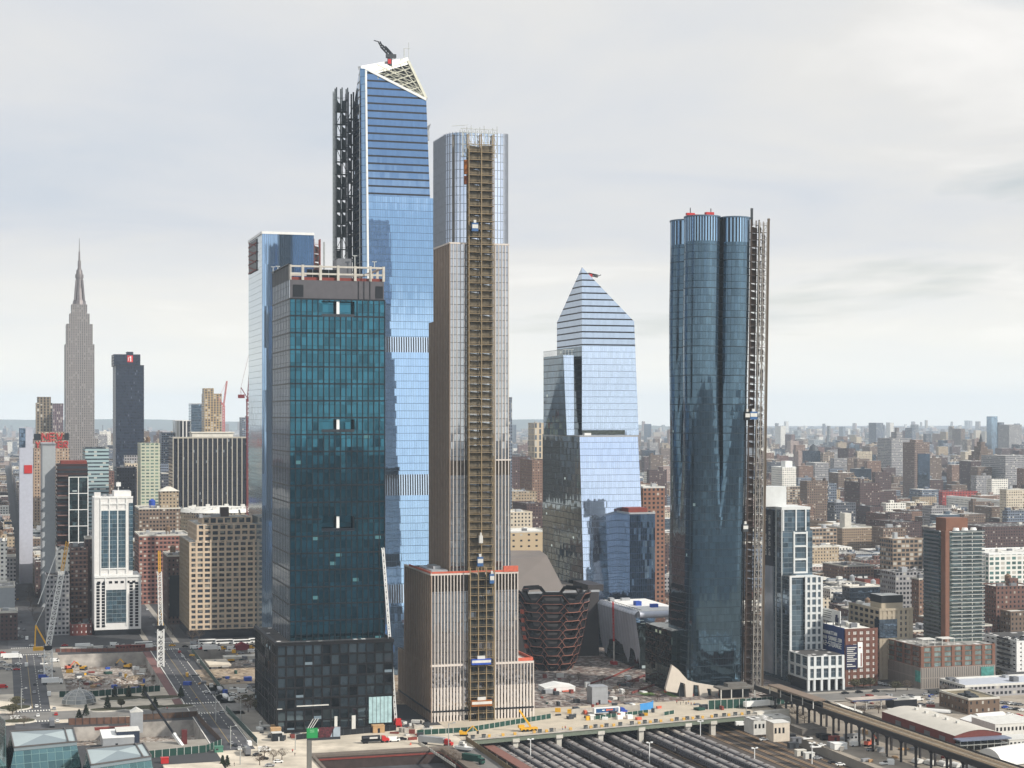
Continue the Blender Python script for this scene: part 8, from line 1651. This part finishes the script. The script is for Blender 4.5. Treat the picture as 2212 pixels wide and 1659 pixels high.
s, t, w, d = fit(2029, 2092, 2159, 929); o = EG('brown_flat_building', 'two storey brown brick building with a flat dirty roof behind the vaulted warehouse', 'building', s, t); d = min(d, 60); OCC.append((s-2, s+w+2, t-2, t+d+2)); h = 8.2
mb = MB(); mb.box(0, w, 0, d, -.5, h); mb.build('wall', facade('brown_two_storey_wall', L3(108, 90, 76), FG, 3.6, 4.1, (.3, .6), (.35, .75), pb=.4), o); box_roof(o, w, d, h, solid('dirty_roof', L3(150, 138, 112), .95, var=.6, sc=.3, blotch=.6), CONCL, .8); clutter(o, w*.6, d*.6, h, DGREY, 6)
o, w, d, h = HB('long_white_roof_building', 'long low building with a blue white roof at the right edge', 'building', 2074, 2085, 2330, 1484, 985, B_GRY, solid('blue_white_flat_roof', L3(178, 182, 190), .6, var=.15), OFFW, d=28, nclut=4)
def barrel(label, px, py, rot, L, r, mat, z=0):
    s, t = gs(px, py, z); o = EG('fabric_shelter', label, 'shelter', s, t, z, rot=ANG+rot); mb = MB(); n = 12
    for i in range(n): a0, a1 = pi*i/n, pi*(i+1)/n; f = lambda a: (r*cos(a), r*.95*sin(a)); (x0, z0_), (x1, z1_) = f(a0), f(a1); mb.face([(x1, 0, z1_), (x0, 0, z0_), (x0, L, z0_), (x1, L, z1_)]); mb.face([(x0, 0, z0_), (x1, 0, z1_), (x1, 0, 0), (x0, 0, 0)][::-1]); mb.face([(x0, L, z0_), (x1, L, z1_), (x1, L, 0), (x0, L, 0)])
    mb.build('cover', mat, o, smooth=False); mb = MB(); mb.box(-r-.2, r+.2, -.2, L+.2, -.1, .3); mb.build('base', DGREY, o); return o
TENT = solid('tent_fabric', L3(214, 212, 206), .6, var=.1, sc=.3)
barrel('big white barrel vaulted shelter cut by the bottom right corner', 2136, 1652, -1.3, 60, 8.0, TENT); barrel('slim white barrel shelter beside the brown flat building', 2054, 1541, .8, 17, 2.0, TENT); barrel('white ridge shelter right of the brown flat building', 2107, 1553, -1.45, 18, 3.0, TENT)
o = bx('white_hangar', 'low white hangar roof with grey stripes below the brown flat building', 'hangar', 2107, 1577, 13, 15, 3.2, WHITE, extra='gable'); bx('grey_white_block', 'pale grey two storey block with small dark windows right of the warehouse', 'building', 2150, 1592, 26, 22, 6.2, OFFW, extra='win'); bx('grey_white_block', 'lower pale block at the right edge above the big shelter', 'building', 2180, 1618, 20, 12, 4.2, OFFW, extra='win')
s, t = gs(1842, 1536); o = EG('petrol_station_canopy', 'long white canopy on columns at the corner beyond the elevated line', 'canopy', s, t, 0); mb = MB(); mb.box(0, 27, 0, 9, 5, 5.9); mb.build('roof', solid('rusty_white_roof', L3(196, 184, 172), .7, var=.4, sc=.4, blotch=.5), o); mb = MB(); mb.box(-.1, 27.1, -.15, -.02, 5, 5.8); mb.build('fascia', solid('navy_fascia', L3(60, 70, 100), .5), o)
for x in (2, 9, 18, 25): mb = MB(); mb.box(x-.3, x+.3, 1, 1.6, 0, 5); mb.build('column', OFFW, o)
bx('low_wall_building', 'low dark fronted building right of the white canopy', 'building', 1932, 1533, 14, 10, 5, BLACK, top=ROOFG); bx('white_flat_shed', 'small white flat shed in front of the vaulted warehouse', 'shed', 1932, 1546, 14, 8, 2.4, OFFW)
bx('concrete_plant_building', 'white two part plant building beside the open tracks', 'building', 1628, 1588, 11, 12, 7.5, OFFW, z=ZL, top=ROOFG, extra='win'); bx('concrete_plant_building', 'taller cream plant block with a silo like corner by the gravel lot', 'building', 1671, 1603, 9, 9, 9.5, solid('cream_render', L3(206, 194, 176), .8, var=.2), z=ZL, top=OFFW, extra='win'); bx('white_flat_building', 'wide white flat roofed building behind the plant block', 'building', 1660, 1571, 13, 16, 4.4, OFFW, z=ZL, top=ROOFW)
bx('debris_roof_shed', 'long low shed with a dirty roof and an orange door in the gravel lot', 'shed', 1733, 1590, 14, 16, 3.2, CONCD, z=ZL, top=solid('dirty_flat_roof', L3(120, 114, 106), .95, var=.6, sc=.4)); bx('office_trailer', 'pale grey office trailer with small windows before the elevated line', 'trailer', 1828, 1602, 8.4, 3, 3.2, LGREY, z=ZL, extra='win'); bx('white_frame_tent', 'white square frame tent in the middle of the gravel lot', 'tent', 1803, 1620, 7, 5, 2.8, WHITE, z=ZL)
for i, (px, py, m) in enumerate([(1706, 1618, DGREY), (1722, 1634, CONCL), (1740, 1640, OFFW), (1712, 1607, MGREY), (1776, 1600, BLACK), (1795, 1604, RUST), (1700, 1600, BLACK)]): bx('storage_container', f'{JN.get(id(m), "pale" if m is CONCL else "black")} storage container in the gravel lot, {words[i]} of the scattered ones', 'container', px, py, 5, 3, 2.7, m, z=ZL, extra='door')
for i, px in enumerate((1990, 2018, 2046, 2074, 2098)): barrel(f'white rounded tent seen between the steel legs, {words[i]} from the left', px, 1662-(4-i)*3, .2, 4.5, 2.4, TENT, ZL)
# people
def person_proto(c, p):
    me = bpy.data.meshes.new('person'); J = {'pel': (0, 0, .95, .17), 'chest': (0, .02, 1.35, .19), 'neck': (0, 0, 1.52, .07), 'head': (0, -.02, 1.68, .11), 'top': (0, 0, 1.76, .08), 'hl': (-.1, 0, .9, .11), 'kl': (-.12, -.06, .5, .07), 'fl': (-.13, .06, .08, .05), 'tl': (-.13, -.1, .04, .04), 'hr': (.1, 0, .9, .11), 'kr': (.12, .02, .5, .07), 'fr': (.14, .18, .08, .05), 'tr': (.14, .03, .04, .04), 'sl': (-.2, 0, 1.42, .08), 'el': (-.28, .04, 1.15, .05), 'wl': (-.27, -.06, .9, .04), 'sr': (.2, 0, 1.42, .08), 'er': (.28, .04, 1.15, .05), 'wr': (.27, -.1, .92, .04)}
    k = list(J); ed = [('pel', 'chest'), ('chest', 'neck'), ('neck', 'head'), ('head', 'top'), ('pel', 'hl'), ('hl', 'kl'), ('kl', 'fl'), ('fl', 'tl'), ('pel', 'hr'), ('hr', 'kr'), ('kr', 'fr'), ('fr', 'tr'), ('chest', 'sl'), ('sl', 'el'), ('el', 'wl'), ('chest', 'sr'), ('sr', 'er'), ('er', 'wr')]
    me.from_pydata([J[a][:3] for a in k], [(k.index(a), k.index(b)) for a, b in ed], []); sv = me.skin_vertices or None
    o = bpy.data.objects.new('person', me); S.collection.objects.link(o); md = o.modifiers.new('skin', 'SKIN'); md.use_smooth_shade = True
    if not me.skin_vertices: me.attributes.new
    for i, a in enumerate(k): v = me.skin_vertices[0].data[i]; v.radius = (J[a][3],)*2; v.use_root = (i == 0)
    dg = bpy.context.evaluated_depsgraph_get(); ev = bpy.data.meshes.new_from_object(o.evaluated_get(dg)); bpy.data.objects.remove(o)
    ev.materials.clear(); [ev.materials.append(m) for m in (c, p, solid('skin', L3(180, 140, 118), .6), solid('hair', L3(50, 40, 34), .8))]
    for f in ev.polygons: z = f.center.z; f.material_index = 1 if z < .92 else (0 if z < 1.53 else (2 if z < 1.68 else 3))
    return ev
try:
    PM = [(person_proto(a, b), n) for a, b, n in ((BLACK, DGREY, 'black jacket'), (YELLOW, BLUEP, 'yellow vest'), (RED, BLACK, 'red jacket'))]
    for i, (px, py) in enumerate([(1482, 1523), (1487, 1521), (1493, 1524), (1476, 1519), (1500, 1524), (1462, 1520), (1470, 1523), (1215, 1577), (1221, 1576), (1199, 1580), (545, 1600), (632, 1626), (637, 1634), (424, 1512), (361, 1534), (506, 1655)]):
        m, n = PM[i % 3]; s, t = gs(px, py); o = bpy.data.objects.new('person', m); S.collection.objects.link(o); o.location = (*wst(s, t), .14); o.rotation_euler[2] = R.random()*6
        ar = 'by the pale sail shaped building' if i < 7 else ('on the viaduct deck' if i < 10 else 'crossing the pale plaza')
        tag(o, f'person in a {n} standing {ar}, {words[i]} of those about', 'person')
except Exception as ex: print('people', ex)
# ================================================================ the rest of the city, block by block
RG = random.Random(42); cand = []
tot = sum(m[2] for m in BM)
def pick(mid=False):
    r = RG.random()*tot
    for m in BM:
        r -= m[2]
        if r <= 0: return m
    return BM[0]
def hits(a, b, c, d): return any(a < o[1] and b > o[0] and c < o[3] and d > o[2] for o in OCC)
def proj(s, t, z=0): x, y = wst(s, t); return (CX+FP*x/y, HY-FP*(z-H)/y, y)
def lots(t0, t1, smin, smax, hf):
    s_ = math.floor(smin/78)*78+30
    while s_ < smax:
        for row in range(2):
            t = t0
            while t < t1-10:
                L = 9+RG.random()*17 if RG.random() < .8 else 26+RG.random()*20; a = s_+row*31+.5; b = a+29+RG.random()*1.5; c, e = t, min(t+L, t1); t += L+(0 if RG.random() < .8 else 5)
                if e-c < 9: continue
                px, py, Y = proj((a+b)/2, c)
                if Y < 500 or px < -60 or px > 2290: continue
                if px < 600 and Y < 1480 and not px < -20: continue
                if 600 < px < 1092 or 1452 < px < 1632 or (1188 < px < 1370): continue
                if hits(a, b, c, e): continue
                if s_ < 30 <= s_+0: pass
                hh = hf(a, c); cand.append((a, b, c, e, hh, pick()))
        s_ += 78
def hf_low(s, t):
    r = RG.random(); return 9+RG.random()*9 if r < .8 else (18+RG.random()*12 if r < .95 else 32+RG.random()*18)
def hf_mid(s, t):
    left = s < 520 and proj(s, t)[0] < 1000; r = RG.random()
    if left and t < 1900: return 22+RG.random()*26
    if left and proj(s, t)[0] < 60: return 14+RG.random()*26
    if left: return 24+RG.random()*30 if r < .5 else (50+RG.random()*40 if r < .93 else 85+RG.random()*35)
    k = min(1, (t-1200)/2500); return 11+RG.random()*(9+8*k) if r < .72 else (22+RG.random()*22 if r < .94 else 44+RG.random()*34)
lots(995, 1205, 468, 1300, hf_low)
t0 = 1246
while t0 < 5400:
    t1 = t0+222; lots(t0, t1, -0.62*t1*.5-50, .62*t1+300, hf_mid); t0 += 250
COL = [(B_RED, 'red brick'),]
def score(c):
    a, b, e, f, h, m = c; px, py, Y = proj((a+b)/2, e); return ((b-a)*(h+18))/(Y*Y)*(1 if Y < 2600 else .6)
cand.sort(key=score, reverse=True)
LM = [(60, 'the far left edge'), (120, 'the blank panel tower'), (205, 'the teal strip tower'), (275, 'the navy slab'), (320, 'the green tower'), (450, 'the finned slab'), (560, 'the maroon crane'), (1120, 'the ribbed tower'), (1165, 'the pointed tower'), (1420, 'the orange brick tower'), (1670, 'the pale hoist'), (1735, 'the stacked white tower'), (1800, 'the tan slab'), (1850, 'the storage building'), (1903, 'the blue wrapped building'), (1935, 'the stone block'), (1988, 'the brown glass tower'), (2060, 'the balcony tower'), (2130, 'the stepped spire tower'), (2200, 'the right edge')]
NI = 290; used_l = {}; ALLB = []
for n, (a, b, e, f, h, m) in enumerate(cand[:NI]):
    px, py, Y = proj((a+b)/2, e); o = EG('city_building', None, 'building', a, e, 0, 'low and mid rise city buildings')
    w, d = b-a, f-e; mb = MB(); mb.box(0, w, 0, d, -.5, h); mb.build('wall', m[0], o)
    rm, rn = RG.choice([(ROOFG, 'grey'), (ROOFD, 'tar'), (ROOFW, 'white'), (ROOFG, 'grey')]); box_roof(o, w, d, h, rm, m[0] if RG.random() < .6 else CONCL, .8)
    feat = ''
    if RG.random() < .6: x, y = w*(.2+.4*RG.random()), d*(.2+.4*RG.random()); q = MB(); q.box(x, x+3+RG.random()*4, y, y+3+RG.random()*3, h, h+2.5+RG.random()*3); q.build('bulkhead', m[0] if RG.random() < .5 else LGREY, o); feat = ' and stair bulkhead'
    if RG.random() < .4 and w > 12 and d > 12: add_tank(o, w*.6, d*.6, h, mat=RG.choice([TANKW, TANKD, LGREY])); feat = ' and water tank'
    if Y < 1900: clutter(o, w, d, h, n=RG.randint(1, 3), rg=RG); 
    sz = 'low' if h < 22 else ('mid height' if h < 45 else 'tall'); lm = min(LM, key=lambda q: abs(q[0]-px)); rel = 'left of' if px < lm[0]-7 else ('right of' if px > lm[0]+7 else 'behind')
    band = 'near' if Y < 1500 else ('middle' if Y < 2100 else 'farther' if Y < 3000 else 'far')
    fe = {'': '', ' and stair bulkhead': 'bulkhead topped ', ' and water tank': 'tank topped '}[feat]; lab = f"{fe}{sz} {m[1]} building, {rn} roof, {band} row {rel} {lm[1]}"
    if len(lab.split()) > 16: lab = lab.replace(f', {rn} roof', '')
    if len(lab.split()) > 16: lab = lab.replace(' building,', ',')
    o['label'] = lab; used_l.setdefault(lab, []).append(o)
for lab, os_ in used_l.items():
    if len(os_) > 1:
        for o in os_: o['group'] = 'look-alike ' + lab.split(' building')[0] + ' city buildings'
# everything farther away, as one mass
mats = [m[0] for m in BM]+[ROOFG, ROOFD, ROOFW]; mb = MB(); NB_ = len(BM)
for (a, b, e, f, h, m) in cand[NI:]:
    i = BM.index(m); A = [W2(a, e, 0), W2(b, e, 0), W2(b, f, 0), W2(a, f, 0)]; up = lambda p: (p[0], p[1], h)
    ro = RG.random()*60
    for (p, q, L) in ((A[0], A[1], b-a), (A[3], A[0], f-e), (A[1], A[2], f-e)): mb.face([p, q, up(q), up(p)], i, [(ro, 0), (ro+L, 0), (ro+L, h), (ro, h)])
    mb.face([up(p) for p in A], NB_+RG.randint(0, 2))
    if RG.random() < .75:
        x, y = a+(b-a)*RG.random()*.6, e+(f-e)*RG.random()*.6; P = [W2(x, y, h), W2(x+6, y, h), W2(x+6, y+5, h), W2(x, y+5, h)]; u2 = lambda p: (p[0], p[1], h+4)
        for k in (0, 1, 3): mb.face([P[k], P[(k+1) % 4], u2(P[(k+1) % 4]), u2(P[k])], i)
        mb.face([u2(p) for p in P], NB_)
RH = random.Random(9)
for k in range(8500):
    Y = 5400*(19000/5400)**(RH.random()**.8); X = (RH.random()*.68-.34)*Y; px = CX+FP*X/Y
    if 600 < px < 1092 or 1452 < px < 1632 or 1188 < px < 1370: continue
    w, dd = 12+RH.random()*45, 12+RH.random()*50; r = RH.random(); h = 8+RH.random()*16 if r < .82 else (25+RH.random()*35 if r < .975 else 60+RH.random()*60)
    if px < 1000 and RH.random() < .4: h *= .6
    if h > 50: w *= .5
    i = RH.randrange(NB_-2) if RH.random() < .9 else NB_-1; c = (X, Y)
    A = [(X, Y), (X+w, Y+w*.3), (X+w-dd*.3, Y+w*.3+dd), (X-dd*.3, Y+dd)]
    for p, q in ((0, 1), (3, 0), (1, 2)):
        L = hypot(A[q][0]-A[p][0], A[q][1]-A[p][1]); mb.face([(*A[p], 0), (*A[q], 0), (*A[q], h), (*A[p], h)], i, [(0, 0), (L, 0), (L, h), (0, h)])
    mb.face([(*p, h) for p in A], NB_+RH.choice([0, 0, 1, 2]))
tag(mb.build('distant_city', mats), 'hazy mass of distant city blocks spreading to the horizon', None, None, 'stuff')
# winter trees far off
# ================================================================ haze
hz = NT('haze'); pv = hz.n('ShaderNodeVolumePrincipled'); pv.inputs['Color'].default_value = (.76, .87, .98, 1); pv.inputs['Density'].default_value = .000048; pv.inputs['Anisotropy'].default_value = .0
hz.l(pv.outputs[0], hz.out.inputs['Volume'])
mb = MB(); mb.box(-10000, 13500, -9500, 26000, -13, 452); tag(mb.build('haze', hz.mat), kind='stuff')
